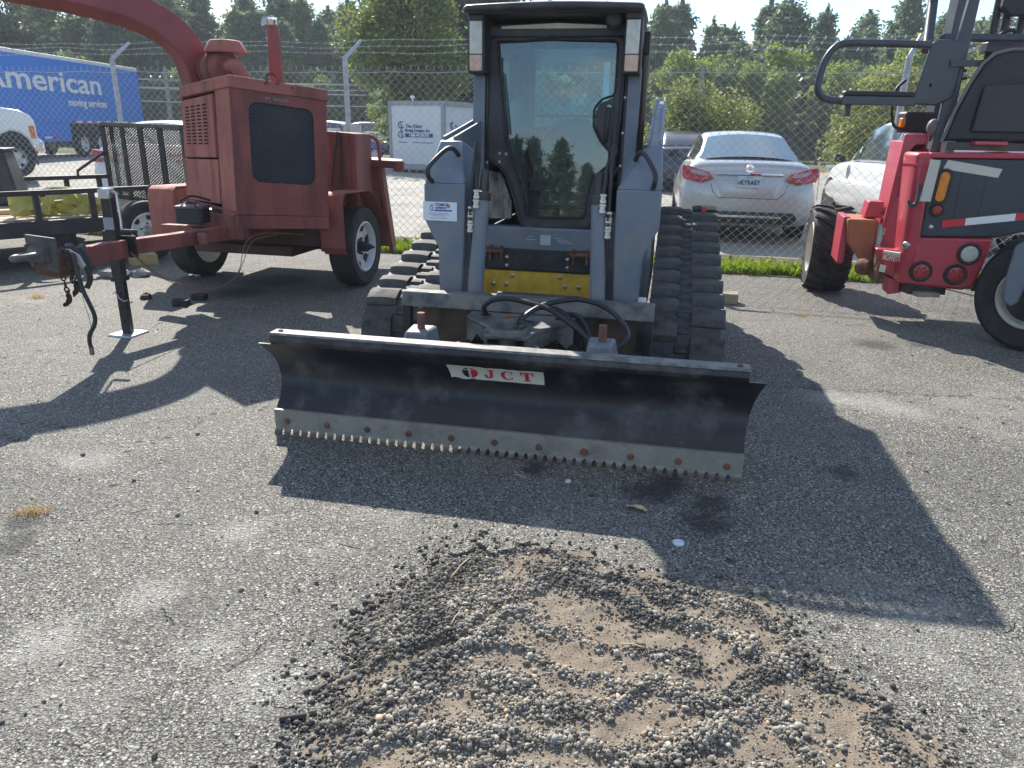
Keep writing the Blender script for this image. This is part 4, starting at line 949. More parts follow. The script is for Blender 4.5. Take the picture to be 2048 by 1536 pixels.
# --- lift arms (one mesh each side, front knuckle plus the boom running back)
for s in (-1, 1):
    X = lambda v: .012 + s * v                            # v measured outwards from the centre line
    a = MB()
    a.prism([(X(.408), .935, 1.145), (X(.638), .935, 1.145), (X(.640), .935, .95), (X(.562), .935, .80), (X(.555), .935, .45), (X(.425), .935, .45), (X(.410), .935, .85)], (0, .20, 0))
    top = [(X(.56), 1.19, 1.365), (X(.622), 1.19, 1.365)] if s > 0 else [(X(.49), 1.19, 1.365), (X(.622), 1.19, 1.365)]
    a.hexa([(X(.408), .936, 1.145), (X(.638), .936, 1.145), (X(.638), 1.135, 1.145), (X(.408), 1.135, 1.145), top[0], top[1], (X(.622), 1.34, 1.34), (X(.44), 1.34, 1.30)])
    a.hexa([(X(.53), 1.20, 1.16), (X(.618), 1.20, 1.16), (X(.590), 3.1, 1.42), (X(.510), 3.1, 1.42), (X(.545), 1.19, 1.362), (X(.618), 1.19, 1.362), (X(.590), 3.1, 1.655), (X(.510), 3.1, 1.655)])
    arm = a.build('lift_arm', SLATE, loader, bevel=.010)
    for e in (.545, .607):                               # raised flanges along the boom top
        f = MB(); f.hexa([(X(e - .006), 1.22, 1.355), (X(e + .006), 1.22, 1.355), (X(e - .022), 3.1, 1.645), (X(e - .034), 3.1, 1.645), (X(e - .006), 1.22, 1.385), (X(e + .006), 1.22, 1.385), (X(e - .022), 3.1, 1.682), (X(e - .034), 3.1, 1.682)]); f.build('boom_flange', SLATE, arm)
    k = MB(); k.tube(smooth_path([(X(.592), .945, 1.155), (X(.600), .90, 1.185), (X(.596), .91, 1.235), (X(.54), 1.02, 1.315), (X(.505), 1.06, 1.322), (X(.485), 1.10, 1.285)], 5), .013, 8); k.build('grab_handle', BLACK, arm, smooth=60)
    k = MB(); k.box(X(.55) - .045, X(.55) + .04, 3.08, 3.42, .70, 1.66); k.build('rear_tower', SLATE, loader, bevel=.01)
    # tilt cylinder, rod end up
    c = MB(); c.cyl((X(.345), .90, .47), (X(.318), .975, 1.09), .043, n=18); cy = c.build('tilt_cylinder', SLATE, loader, smooth=50)
    c = MB(); c.lathe([(.046, 0), (.048, .01), (.046, .045), (.03, .05)], (X(.319), .972, 1.06), (X(.318) - X(.345), .075, .62), 18); c.build('gland', DARK_STEEL, cy)
    c = MB(); c.cyl((X(.317), .977, 1.09), (X(.31), 1.0, 1.22), .022, n=12); c.build('rod', DARK_STEEL, cy)
    # hoses and fittings beside the cylinder
    for hh, pts in ((0, [(X(.375), 1.06, 1.36), (X(.37), 1.0, 1.26), (X(.372), .96, 1.12), (X(.374), .93, .96), (X(.375), .93, .70)]), (1, [(X(.385), 1.08, 1.33), (X(.352), 1.02, 1.27), (X(.345), .96, 1.17), (X(.338), .93, 1.09)])):
        q = MB(); q.tube(smooth_path(pts, 6), .011, 8); hs = q.build('hydraulic_hose', BLACK_PLASTIC, loader, smooth=60)
        for f0 in ((1.03, .952), (.985, .945), (.94, .935)) if hh == 0 else ((1.12, .938), (1.07, .928)):
            q = MB(); q.lathe([(.013, 0), (.018, .004), (.018, .018), (.014, .022), (.014, .036), (.019, .038), (.019, .048), (.012, .052)], (X(.374 if hh == 0 else .34), f0[1] - .012, f0[0] - .05), (0, .05, 1), 6); q.build('hose_fitting', STEEL, hs)
    q = MB(); q.tube(smooth_path([(X(.40), 1.05, 1.25), (X(.375), 1.0, 1.20), (X(.36), .97, 1.08)], 5), .006, 6); q.build('grease_line', BLACK_PLASTIC, loader)
# company sticker on the left arm
dm = Matrix.Translation((-.53, .930, .998)) @ Matrix.Rotation(rad(90), 4, 'X')
dc = MB(); dc.box(-.10, .093, -.052, .050, 0, .0015, dm); sticker = dc.build('company_sticker', mat('pale_sticker', (.70, .76, .82), .4, var=.02), loader)
lettering('TOMCO', .020, BLUE_PRINT, sticker, dm @ Matrix.Translation((-.030, .034, .0016)), bold=.001, depth=.0005)
lettering('DIVISION', .015, BLUE_PRINT, sticker, dm @ Matrix.Translation((-.030, .017, .0016)), bold=.0008, depth=.0005)
q = MB(); q.box(-.035, .065, -.0005, .008, .0016, .0021, dm); q.build('blue_bar', mat('blue_print', (.05, .09, .42), .5), sticker)
q = MB(); q.lathe([(0, 0), (.011, 0), (.011, .0005)], dm @ Vector((.044, .028, .0016)), (0, -1, 0), 12); q.build('orange_mark', mat('orange_print', (.6, .22, .06), .5), sticker)
for k, (w0, z) in enumerate([(.11, -.013), (.115, -.020), (.07, -.027), (.10, -.039)]):
    q = MB(); q.box(-.01 - w0 / 2, -.01 + w0 / 2, z, z + .0025, .0016, .0021, dm); q.build('small_print', mat('grey_print', (.25, .28, .34), .6), sticker)
q = MB(); q.tube([dm @ Vector((-.048 + .012 * math.cos(a), .018 + .017 * math.sin(a), .002)) for a in np.linspace(.6, 5.4, 14)], .0018, 4)
q.tube([dm @ Vector((-.05, .0, .002)), dm @ Vector((-.045, .016, .002)), dm @ Vector((-.052, .03, .002))], .0018, 4); q.build('round_emblem', BLUE_PRINT, sticker)
# quick coupler and cross tube between the arms
c = MB(); c.box(-.40, .43, 1.00, 1.12, .40, .49); c.cyl((-.20, .90, .555), (.26, .90, .555), .024, n=14); c.build('coupler_tube', DARK_STEEL, loader, bevel=.006)
c = MB(); c.box(.57, .615, .92, 1.0, .53, .575); c.build('white_coupler_lever', mat('dirty_white', (.7, .7, .68), .6, dirt=(.2, .18, .15), damt=.6, dscale=30), loader, bevel=.004)
q = MB(); q.box(.93, .96, 2.70, 2.74, .875, .915); q.build('red_tape_flag', mat('red_tape', (.75, .05, .04), .5), loader)
for x, z in ((.555, .70), (.55, .62)):
    q = MB(); q.lathe([(.013, 0), (.012, .012), (0, .016)], (x, 1.02, z), (0, -1, 0), 8); q.build('bolt', STEEL, loader)
q = MB(); q.tube([(.535, .96, .53), (.54, .97, .70), (.545, 1.0, .74)], .006, 6); q.build('brass_rod', mat('brass', (.45, .33, .12), .4, metal=.8), loader)

# ---------------------------------------------------------------- dozer blade held by the loader
blade = thing('dozer_blade', 'wide black dozer blade with a notched steel cutting edge in front of the track loader', 'dozer blade', LO, LYAW)
MOLD = mat('scuffed_black_blade', (0.012, 0.0125, 0.017), .36, var=.3, vs=3, dirt=(0.10, 0.097, 0.10), damt=.9, dscale=5.5, dthr=.585, bump=.06, bscale=30, rust=(.10, .06, .04), ramt=.76, rscale=7)
EDGEM = mat('cutting_edge_steel', (0.30, 0.29, 0.255), .55, metal=.25, var=.12, vs=5, dirt=(0.12, 0.10, 0.08), damt=.5, dscale=7, rust=(0.22, 0.12, 0.055), ramt=.72, rscale=16)
RAILM = mat('sunlit_worn_rail', (0.115, 0.117, 0.12), .5, metal=.2, var=.3, vs=9, dirt=(0.30, 0.29, 0.27), damt=.8, dscale=12, dthr=.5, bump=.15, bscale=60)  # pale tone stands for sun on the rail top; mottling is wear
PROF = [(.018, .10), (.034, .13), (.075, .17), (.108, .215), (.125, .265), (.122, .315), (.104, .36), (.072, .40), (.035, .435), (.010, .452)]
def prof_y(z):
    for (y0, z0), (y1, z1) in zip(PROF[:-1], PROF[1:]):
        if z0 <= z <= z1: return y0 + (y1 - y0) * (z - z0) / (z1 - z0)
    return PROF[0][0] if z < PROF[0][1] else PROF[-1][0]
rows = []
for (y, z) in PROF:
    w = 1.100 + .052 * max(0, (z - .16) / .28) ** 1.3
    rows.append([(x * w, y, z) for x in np.linspace(-1, 1, 41)])
m = MB(); m.slab(rows, (0, .014, 0)); m.build('moldboard', MOLD, blade, smooth=60)
t = MB(); t.prism([(-1.085, 0, .452), (-1.085, -.010, .474), (-1.085, -.004, .500), (-1.085, .072, .500), (-1.085, .072, .45)], (2.165, 0, 0)); t.build('rail_face', MOLD, blade, bevel=.004)
t = MB(); t.prism([(-1.087, -.006, .500), (-1.087, .0, .512), (-1.087, .075, .512), (-1.087, .075, .500)], (2.169, 0, 0)); rail = t.build('top_rail', RAILM, blade, bevel=.003)  # thin pale plate: sunlight on the rail's top put into its colour
for x in (-1.045, 1.04):
    q = MB(); q.lathe([(.012, 0), (.012, .006), (0, .008)], (x, .035, .512), (0, 0, 1), 8); q.build('bolt', RUST, rail)
# cutting edge with a comb of slots along its lower lip
PIT, SW, SH = .0447, .020, .031
ed = [(-1.1, .125), (-1.1, .0)]; x = -1.1 + .030
while x + SW < 1.09:
    ed += [(x, .0), (x, SH - SW / 2), (x + SW * .15, SH - SW * .15), (x + SW / 2, SH), (x + SW * .85, SH - SW * .15), (x + SW, SH - SW / 2), (x + SW, .0)]; x += PIT
ed += [(1.1, .0), (1.1, .125)]
e = MB()
# build the comb as quads so the slots stay clean
xs = -1.1; x = -1.1 + .030; prev = -1.1
def col(x0, x1, z0a, z0b): e.hexa([(x0, -.012 + .1 * 0, z0a), (x1, -.012, z0b), (x1, .008, z0b), (x0, .008, z0a), (x0, .006, SH), (x1, .006, SH), (x1, .024, SH), (x0, .024, SH)])
r2 = random.Random(3)
while True:
    x1 = x if x + SW < 1.09 else 1.1
    col(prev, x1, .0 + r2.uniform(0, .004), .0 + r2.uniform(0, .004))
    if x1 == 1.1: break
    for f0, f1, z0, z1 in ((0, .2, .55, .86), (.2, .5, .86, 1.0), (.5, .8, 1.0, .86), (.8, 1, .86, .55)):
        e.hexa([(x + f0 * SW, .006 - .018 * (1 - z0), SH * z0), (x + f1 * SW, .006 - .018 * (1 - z1), SH * z1), (x + f1 * SW, .024 - .016 * (1 - z1), SH * z1), (x + f0 * SW, .024 - .016 * (1 - z0), SH * z0), (x + f0 * SW, .006, SH + .0005), (x + f1 * SW, .006, SH + .0005), (x + f1 * SW, .024, SH + .0005), (x + f0 * SW, .024, SH + .0005)])
    prev = x + SW; x += PIT
e.hexa([(-1.1, .006, SH), (1.1, .006, SH), (1.1, .024, SH), (-1.1, .024, SH), (-1.1, .004, .125), (1.1, .004, .125), (1.1, .022, .125), (-1.1, .022, .125)])
# rust and caked soil along the working lip
m_ = EDGEM; T = NT.__new__(NT); T.t = m_.node_tree; pb_ = [n for n in T.t.nodes if n.type == 'BSDF_PRINCIPLED'][0]; c_in = pb_.inputs['Base Color'].links[0].from_socket
co_ = T.n('ShaderNodeTexCoord').outputs['Object']; z_ = T.n('ShaderNodeSeparateXYZ', {0: co_}).outputs['Z']; nn_ = T.n('ShaderNodeTexNoise', {'Vector': co_, 'Scale': 22.0, 'Detail': 6.0}).outputs['Fac']
lip = T.math('MULTIPLY', T.ramp(T.math('ADD', z_, T.math('MULTIPLY', nn_, .03)), .052, .024), T.ramp(nn_, .18, .40))
T.t.links.new(T.mixc(T.math('MULTIPLY', lip, .92), c_in, (.10, .066, .042)), pb_.inputs['Base Color'])
edge = e.build('cutting_edge', EDGEM, blade, smooth=None)
for k in range(11):
    q = MB(); x = -1.035 + k * .2068
    q.lathe([(.016, 0), (.0155, .005), (.011, .010), (0, .012)] if k != 7 else [(.019, 0), (.018, .012), (.012, .02), (0, .022)], (x, .0055, .068 - .0004 * k), (0, -1, 0), 10 if k != 7 else 6); q.build('bolt', RUST, edge)
# maker sticker
def on_mold(x, z, o=.004): return (x, prof_y(z) - o, z)
sx0, sx1, sz0, sz1 = -.235, .205, .328, .405
lo_edge = [on_mold(sx0 + (sx1 - sx0) * t, sz0 + .0045 * math.sin(t * 31) * (1 if t < .25 else .15)) for t in np.linspace(0, 1, 30)]
hi_edge = [on_mold(sx0 - .012 + (sx1 - sx0 + .012) * t, sz1 - abs(.005 * math.sin(t * 27) * math.sin(t * 11)) * (1 if .3 < t < .85 else .2)) for t in np.linspace(0, 1, 30)]
mids = [[tuple(np.array(a) * (1 - f) + np.array(b_) * f) for a, b_ in zip(lo_edge, hi_edge)] for f in np.linspace(0, 1, 7)]
mids = [[on_mold(p[0], p[2]) for p in r] for r in mids]
q = MB(); q.grid(mids); stk = q.build('maker_sticker', mat('off_white_sticker', (.66, .64, .57), .5, var=.04, dirt=(.3, .27, .2), damt=.3), blade, smooth=60)
REDP = mat('red_print', (.52, .035, .04), .5, var=.05)
def glyph(polys, x0, z0, w, h, m, name='letter'):
    g = MB()
    for p in polys:
        n = len(p); g.add([on_mold(x0 + a * w, z0 + b_ * h, .0062) for a, b_ in p], [tuple(range(n))])
    return g.build(name, m, stk, smooth=None)
def arc(cx, cy, rx, ry, a0, a1, n): return [(cx + rx * math.cos(a), cy + ry * math.sin(a)) for a in np.linspace(rad(a0), rad(a1), n)]
def band(o, i): return [[o[k], o[k + 1], i[k + 1], i[k]] for k in range(len(o) - 1)]
sr = lambda x0, x1, y0, y1: [(x0, y0), (x1, y0), (x1, y1), (x0, y1)]
LH, LZ = .052, .340
glyph([sr(.35, 1.0, .90, 1.0), sr(.55, .82, .28, .90)] + band(arc(.44, .28, .38, .28, 0, -180, 9), arc(.44, .28, .11, .16, 0, -180, 9)) + [arc(.17, .28, .13, .12, 0, 360, 12)], -.076, LZ, .052, LH, REDP)
glyph(band(arc(.55, .5, .55, .5, 48, 312, 18), arc(.60, .5, .30, .42, 55, 305, 18)) + [[(.80, .66), (.94, .66), (.94, .98), (.86, .90)], [(.80, .34), (.86, .10), (.94, .06), (.94, .30)]], .004, LZ, .060, LH, REDP)
glyph([sr(.36, .64, .0, 1.0), sr(.0, 1.0, .89, 1.0), [(0, .62), (.08, .62), (.16, .89), (0, .89)], [(.84, .89), (.92, .62), (1, .62), (1, .89)], sr(.22, .78, 0, .08)], .096, LZ, .062, LH, REDP)
glyph([arc(.5, .5, .5, .5, 97, 263, 14)], -.178, .336, .070, .060, mat('black_print', (.02, .02, .028), .5), 'emblem_half')
glyph([arc(.5, .5, .5, .5, -83, 83, 14)], -.174, .336, .070, .060, REDP, 'emblem_half')
gw = [[(.13, .70), (.80, .76), (.80, .82), (.13, .78)], [(.40, .76), (.50, .76), (.56, .0), (.52, .0)]]
g = MB()
for p in gw: g.add([on_mold(-.178 + a * .074, .334 + b_ * .066, .0085) for a, b_ in p], [tuple(range(4))])
g.build('emblem_cross', mat('off_white_sticker', (.66, .64, .57)), stk, smooth=None)
BRK = mat('dusty_black_bracket', (0.05, 0.05, 0.052), .5, var=.25, vs=6, dirt=(.21, .20, .18), damt=.8, dscale=7, dthr=.45, bump=.08)
# mounting frame behind the moldboard
fr = MB()
fr.prism([(-.70, .72, .515), (-.70, .76, .580), (-.70, .84, .580), (-.70, .84, .50), (-.70, .72, .505)], (1.365, 0, 0)); fr.build('mount_top_bar', BRK, blade, bevel=.006)
for x0, x1 in ((-.70, -.655), (.62, .665), (-.335, -.295), (.26, .30)):
    q = MB(); q.box(x0, x1, .74, .80, .05, .512); q.build('mount_upright', BLACK, blade, bevel=.004)
for x0, x1 in ((-.60, -.34), (.305, .58)):
    q = MB(); q.box(x0, x1, .785, .80, .08, .505); q.build('rusty_mount_plate', mat('brown_rust_plate', (.075, .05, .038), .7, var=.5, vs=7, dirt=(.16, .085, .05), damt=.7, dscale=9, bump=.3), blade)
q = MB(); q.box(-.66, .62, .74, .82, .03, .09); q.build('mount_lower_bar', BLACK, blade, bevel=.006)
# swing yoke plate
yk = MB(); yk.prism([(-.30, .74, .502), (.262, .74, .502), (.262, .66, .502), (.115, .40, .502), (.09, .27, .502), (-.12, .27, .502), (-.145, .44, .502), (-.30, .62, .502)], (0, 0, -.022)); yo = yk.build('yoke_plate', BRK, blade, bevel=.006)
for pts in ([(-.30, .62), (-.145, .44), (-.12, .27)], [(.262, .66), (.115, .40), (.09, .27)]):
    for a, b_ in zip(pts[:-1], pts[1:]):
        q = MB(); d_ = (Vector((b_[0] - a[0], b_[1] - a[1], 0)).normalized()); nrm = Vector((-d_.y, d_.x, 0)) * .016 * (1 if a[0] < 0 else -1)
        q.prism([(a[0], a[1], .481), (b_[0], b_[1], .481), (b_[0], b_[1], .40 if b_[1] > .3 else .44), ((a[0] + b_[0]) / 2, (a[1] + b_[1]) / 2, .43), (a[0], a[1], .32)], nrm); q.build('yoke_flange', BRK, yo)
q = MB(); q.prism([(-.06, .60, .5035), (.07, .585, .5035), (.05, .555, .5035), (-.03, .565, .5035)], (0, 0, .0008)); q.build('yoke_slot', mat('deep_hole', (.006, .006, .006), .9, var=0), yo)
q = MB(); q.lathe([(0, 0), (.028, 0), (.028, .001), (0, .001)], (-.205, .66, .5025), (0, 0, 1), 16); q.build('hose_hole', mat('deep_hole', (.006, .006, .006)), yo)
pv = MB(); pv.lathe([(.05, -.30), (.05, -.03), (.092, -.03), (.094, -.006), (.09, 0), (.045, .0), (.045, .045), (.03, .048), (0, .048)], (-.015, .33, .53), (0, 0, 1), 24); pvo = pv.build('pivot_pin', BRK, blade, smooth=40)
q = MB(); q.lathe([(.024, 0), (.023, .01), (0, .011)], (-.015, .33, .579), (0, 0, 1), 16); q.build('pin_cap', RUST, pvo)
q = MB(); q.tube(smooth_path([(.025, .33, .555), (.06, .32, .562), (.075, .30, .55), (.05, .285, .54)], 4), .009, 6); q.build('pin_keeper', DARK_STEEL, pvo)
q = MB(); q.box(-.02, .025, .38, .42, .50, .565); q.build('hose_block', DARK_STEEL, blade, bevel=.004)
for x in (-.10, .12):
    q = MB(); q.tube(smooth_path([(x * .5, .36, .44), (x * .9, .33, .445), (x * 1.15, .30, .435), (x * 1.18, .28, .38), (x * 1.18, .26, .30)], 5), .011, 8); q.build('elbow_fitting', STEEL, blade)
q = MB(); q.prism([(-.22, .15, .10), (-.22, .46, .22), (-.22, .46, .36), (-.22, .16, .36)], (.06, 0, 0)); q.prism([(.16, .15, .10), (.16, .46, .22), (.16, .46, .36), (.16, .16, .36)], (.06, 0, 0)); q.box(-.10, .08, .28, .78, .10, .40); q.build('push_frame', BLACK, blade, bevel=.006)
for x in (-.432, .440):                                 # angle cylinder ears and pins at the back of the blade
    q = MB(); q.hexa([(x - .075, .14, .40), (x + .075, .14, .40), (x + .085, .34, .40), (x - .085, .34, .40), (x - .05, .18, .515), (x + .05, .18, .515), (x + .062, .33, .515), (x - .062, .33, .515)]); ear = q.build('cylinder_ear', mat('grey_primer', (.17, .18, .19), .5, dirt=(.3, .29, .27), damt=.5), blade, bevel=.012)
    q = MB(); q.cyl((x + .005, .255, .46), (x + .005, .255, .592), .0185, n=16); q.build('ear_pin', mat('red_rust_pin', (.17, .075, .055), .8, var=.3, vs=25, bump=.3), ear)
    q = MB(); q.cyl((x, .25, .36), (x * .45, .80, .33), .038, n=14); q.build('angle_cylinder', BLACK, blade)
HOSE = mat('hydraulic_hose_rubber', (.018, .018, .022), .45, var=.1)
for pts, rr in (([(-.205, .66, .50), (-.20, .60, .56), (-.15, .58, .60), (-.065, .57, .615), (.04, .55, .605), (.16, .53, .58), (.28, .45, .53), (.37, .40, .47), (.40, .33, .40)], .0135),
                ([(.02, .42, .53), (.05, .46, .565), (.11, .55, .595), (.20, .62, .61), (.29, .65, .615), (.40, .62, .60), (.49, .56, .56), (.545, .46, .52), (.55, .38, .50), (.515, .33, .47), (.46, .30, .44)], .0125),
                ([(.00, .42, .53), (.04, .47, .56), (.10, .55, .585), (.19, .60, .565), (.26, .55, .53), (.33, .48, .48), (.39, .38, .40)], .0125),
                ([(.17, .66, .50), (.24, .62, .545), (.31, .58, .53), (.36, .52, .46), (.39, .42, .38)], .0125)):
    q = MB(); q.tube(smooth_path(pts, 7), rr, 10); q.build('hydraulic_hose', HOSE, blade, smooth=70)

# ---------------------------------------------------------------- vehicles in the yard behind the fence
def wheel(parent, c, r, w, axis, rim_r, spokes=5, rim_m=None, name='wheel', holes=True):
    """wheel > tyre, rim ; axis points to the outer face"""
    ax = Vector(axis).normalized(); c = Vector(c)
    wo = bpy.data.objects.new(name, MB().lathe([(rim_r * .98, -w * .42), (r * .90, -w * .5), (r * .985, -w * .40), (r, -w * .22), (r, w * .22), (r * .985, w * .40), (r * .90, w * .5), (rim_r * 1.04, w * .46), (rim_r * .98, w * .36)], c, ax, 40, True).mesh('tyre', RUBBER, smooth=40)); wo.name = name
    C.objects.link(wo); wo.parent = parent
    u = ax.orthogonal().normalized(); v = ax.cross(u)
    b = MB(); b.lathe([(rim_r, -w * .45), (rim_r * .99, w * .44), (rim_r * .94, w * .47), (rim_r * .91, w * .40), (rim_r * .87, w * .20), (rim_r * .60, w * .12), (rim_r * .42, w * .17), (rim_r * .20, w * .17), (.0, w * .17)], c, ax, 36)
    b.build('rim', rim_m or WHITE_RIM, wo, smooth=40)
    if holes:
        for k in range(spokes):
            a = 2 * math.pi * (k + .5) / spokes; d = u * math.cos(a) + v * math.sin(a); t = ax.cross(d)
            m = MB(); o = c + ax * (w * .155)
            m.prism([o + d * rim_r * .60 - t * rim_r * .10, o + d * rim_r * .82 - t * rim_r * .19, o + d * rim_r * .82 + t * rim_r * .19, o + d * rim_r * .60 + t * rim_r * .10], ax * (w * .06)); m.build('rim_hole', BLACK_PLASTIC, wo)
    return wo
def section(yy, wb, wm, wt, zb, zt, crown):
    h = [(0, zb), (wb * .8, zb), (wb, zb + .06), (wm, zb + .30 * (zt - zb)), (wm * 1.0, zb + .58 * (zt - zb)), (wt + (wm - wt) * .35, zb + .86 * (zt - zb)), (wt, zt - .01), (wt * .88, zt + crown * .35), (wt * .5, zt + crown * .85), (0, zt + crown)]
    return [(-x, yy, z) for x, z in reversed(h[1:])] + [(x, yy, z) for x, z in h[:-1]] + [(0, yy, h[-1][1])]
def loft(rows, name, m, parent, sub=1):
    n = len(rows[0]); b = MB(); b.add([p for r in rows for p in r], [(i * n + j, i * n + (j + 1) % n, (i + 1) * n + (j + 1) % n, (i + 1) * n + j) for i in range(len(rows) - 1) for j in range(n)] + [tuple(range(n)), tuple(range((len(rows) - 1) * n, len(rows) * n))])
    o = b.build(name, m, parent, smooth=50)
    if sub: q = o.modifiers.new('sub', 'SUBSURF'); q.levels = 1; q.render_levels = 1
    return o
def patch(b, a0, a1, b0, b1, bow=0.0, n=8, nrm=None):
    rows = []
    for i in range(n + 1):
        t = i / n; l = Vector(a0).lerp(Vector(b0), t); r = Vector(a1).lerp(Vector(b1), t)
        rows.append([tuple(l.lerp(r, s / n) + Vector(nrm or (0, 0, 0)) * bow * (1 - (2 * s / n - 1) ** 2)) for s in range(n + 1)])
    b.grid(rows); return b
def car_shell(name, label, loc, yaw, paint, kind='sedan', group=None):
    t = thing(name, label, 'car', loc, yaw, group)
    if kind == 'sedan':
        S_ = [(0.0, .70, .78, .70, .34, .66, .00), (.03, .82, .87, .80, .26, .74, .01), (.10, .86, .90, .80, .22, .98, .03), (.20, .87, .91, .78, .21, 1.05, .035), (.55, .88, .915, .76, .20, 1.07, .04), (1.05, .88, .92, .79, .20, 1.06, .05), (2.3, .88, .92, .80, .20, 1.02, .05), (3.45, .87, .915, .79, .20, .98, .05), (4.2, .84, .90, .74, .20, .86, .05), (4.65, .76, .84, .66, .22, .74, .04), (4.86, .55, .62, .50, .26, .62, .02)]
        G_ = [(.48, .70, 1.06, .62, 1.07), (.80, .73, 1.05, .60, 1.23), (1.18, .75, 1.05, .565, 1.385), (1.55, .76, 1.05, .56, 1.435), (2.1, .77, 1.04, .565, 1.455), (2.6, .77, 1.03, .56, 1.43), (3.0, .765, 1.02, .58, 1.28), (3.45, .74, .99, .66, 1.0)]
        ax = (1.02, 3.83); r = .335
    else:
        S_ = [(0.0, .72, .80, .76, .40, .86, .00), (.04, .84, .90, .84, .32, 1.02, .01), (.12, .87, .93, .84, .28, 1.08, .03), (1.0, .88, .935, .84, .26, 1.08, .03), (2.4, .88, .935, .83, .26, 1.05, .04), (3.4, .88, .93, .82, .26, 1.03, .05), (4.1, .86, .915, .78, .26, .97, .06), (4.5, .78, .86, .70, .28, .88, .05), (4.66, .58, .66, .56, .34, .74, .02)]
        G_ = [(.10, .79, 1.07, .64, 1.10), (.28, .80, 1.07, .63, 1.42), (.55, .81, 1.07, .62, 1.60), (1.3, .81, 1.06, .62, 1.66), (2.2, .81, 1.05, .61, 1.655), (2.65, .80, 1.04, .61, 1.58), (3.05, .79, 1.03, .63, 1.33), (3.5, .77, 1.01, .70, 1.04)]
        ax = (.85, 3.72); r = .355
    body = loft([section(*s) for s in S_], 'body', paint, t)
    rows = []
    for (y, wb, zb, wr, zr) in G_:
        h = [(wb, zb - .02), (wb * .97 + wr * .03, zb + .02), (wb * .6 + wr * .4, zb + (zr - zb) * .45), (wr * 1.02, zr - .05 * (zr - zb)), (wr * .9, zr), (wr * .45, zr + .02), (0, zr + .028)]
        rows.append([(-x, y, z) for x, z in h] + [(x, y, z) for x, z in reversed(h[:-1])])
    loft(rows, 'roof', paint, t)
    g = lambda i: G_[i]
    # side glass, one per side, split by a dark pillar
    for s in (-1, 1):
        for seg in (((1, 3), (3, 5), (5, 6)) if kind == 'sedan' else ((1, 3), (3, 5), (5, 6))):
            b = MB()
            for i in range(seg[0], seg[1]):
                (y0, wb0, zb0, wr0, zr0), (y1, wb1, zb1, wr1, zr1) = G_[i], G_[i + 1]
                a = .03 if i == seg[0] else 0; e = .03 if i == seg[1] - 1 else 0
                q = lambda y, wb, zb, wr, zr, f: (s * (wb + (wr - wb) * f + .006 + .012), y, zb + (zr - zb) * f)
                top = lambda zr, zb: .88 if zr - zb > .3 else .80
                b.add([q(y0 + a, wb0, zb0, wr0, zr0, .09), q(y1 - e, wb1, zb1, wr1, zr1, .09), q(y1 - e, wb1, zb1, wr1, zr1, top(zr1, zb1)), q(y0 + a, wb0, zb0, wr0, zr0, top(zr0, zb0))], [(0, 1, 2, 3)])
            b.build('side_window', CAR_GLASS, t, smooth=60)
    # windscreen
    i = len(G_) - 3; (y0, wb0, zb0, wr0, zr0), (y1, wb1, zb1, wr1, zr1) = G_[i], G_[-1]
    b = MB(); patch(b, (-wr1 * .96, y1 - .03, zr1 + .045), (wr1 * .96, y1 - .03, zr1 + .045), (-wr0 * .90, y0 + .10, zr0 + .012), (wr0 * .90, y0 + .10, zr0 + .012), .05, 8, (0, .5, .8)); b.build('windscreen', CAR_GLASS, t, smooth=60)
    for y in ax:
        for s in (-1, 1):
            wheel(t, (s * .80, y, r), r, .22, (s, 0, 0), r * .68, 5, mat('alloy_wheel', (.45, .46, .47), .3, metal=.7))
            a = MB(); a.lathe([(0, 0), (r * 1.13, 0), (r * 1.13, .01)], (s * .895, y, r * 1.02), (s, 0, 0), 28); a.build('wheel_arch', BLACK_PLASTIC, t)
    for s in (-1, 1):
        y = 3.1 if kind == 'sedan' else 3.05; b = MB(); b.hexa([(s * .86, y, 1.02), (s * 1.06, y - .03, 1.03), (s * 1.06, y + .08, 1.05), (s * .86, y + .10, 1.04), (s * .90, y, 1.12), (s * 1.05, y - .03, 1.16), (s * 1.04, y + .07, 1.14), (s * .90, y + .08, 1.11)]); b.build('door_mirror', BLACK_PLASTIC, t, bevel=.015)
    return t, body
def curved(b, poly, y0=-.015, bulge=.0, t=.03, k=0.0):
    """a lamp or panel on the rear face: polygon in (x, z), pushed back towards the corners"""
    f = lambda x, z: (x, y0 + .10 * max(0, (z - .70) / .3) + k * abs(x) ** 3, z)
    n = len(poly); c = [sum(p[0] for p in poly) / n, sum(p[1] for p in poly) / n]
    top = [f(*p) for p in poly]; back = [(p[0], p[1] + t + .05, p[2]) for p in top]
    mid = [tuple(np.array(f(c[0] + (p[0] - c[0]) * .8, c[1] + (p[1] - c[1]) * .8)) - np.array([0, .012, 0])) for p in poly]
    b.add(top + back + mid, [(i, (i + 1) % n, n + (i + 1) % n, n + i) for i in range(n)] + [(i, 2 * n + i, 2 * n + (i + 1) % n, (i + 1) % n) for i in range(n)] + [tuple(2 * n + i for i in range(n))]); return b
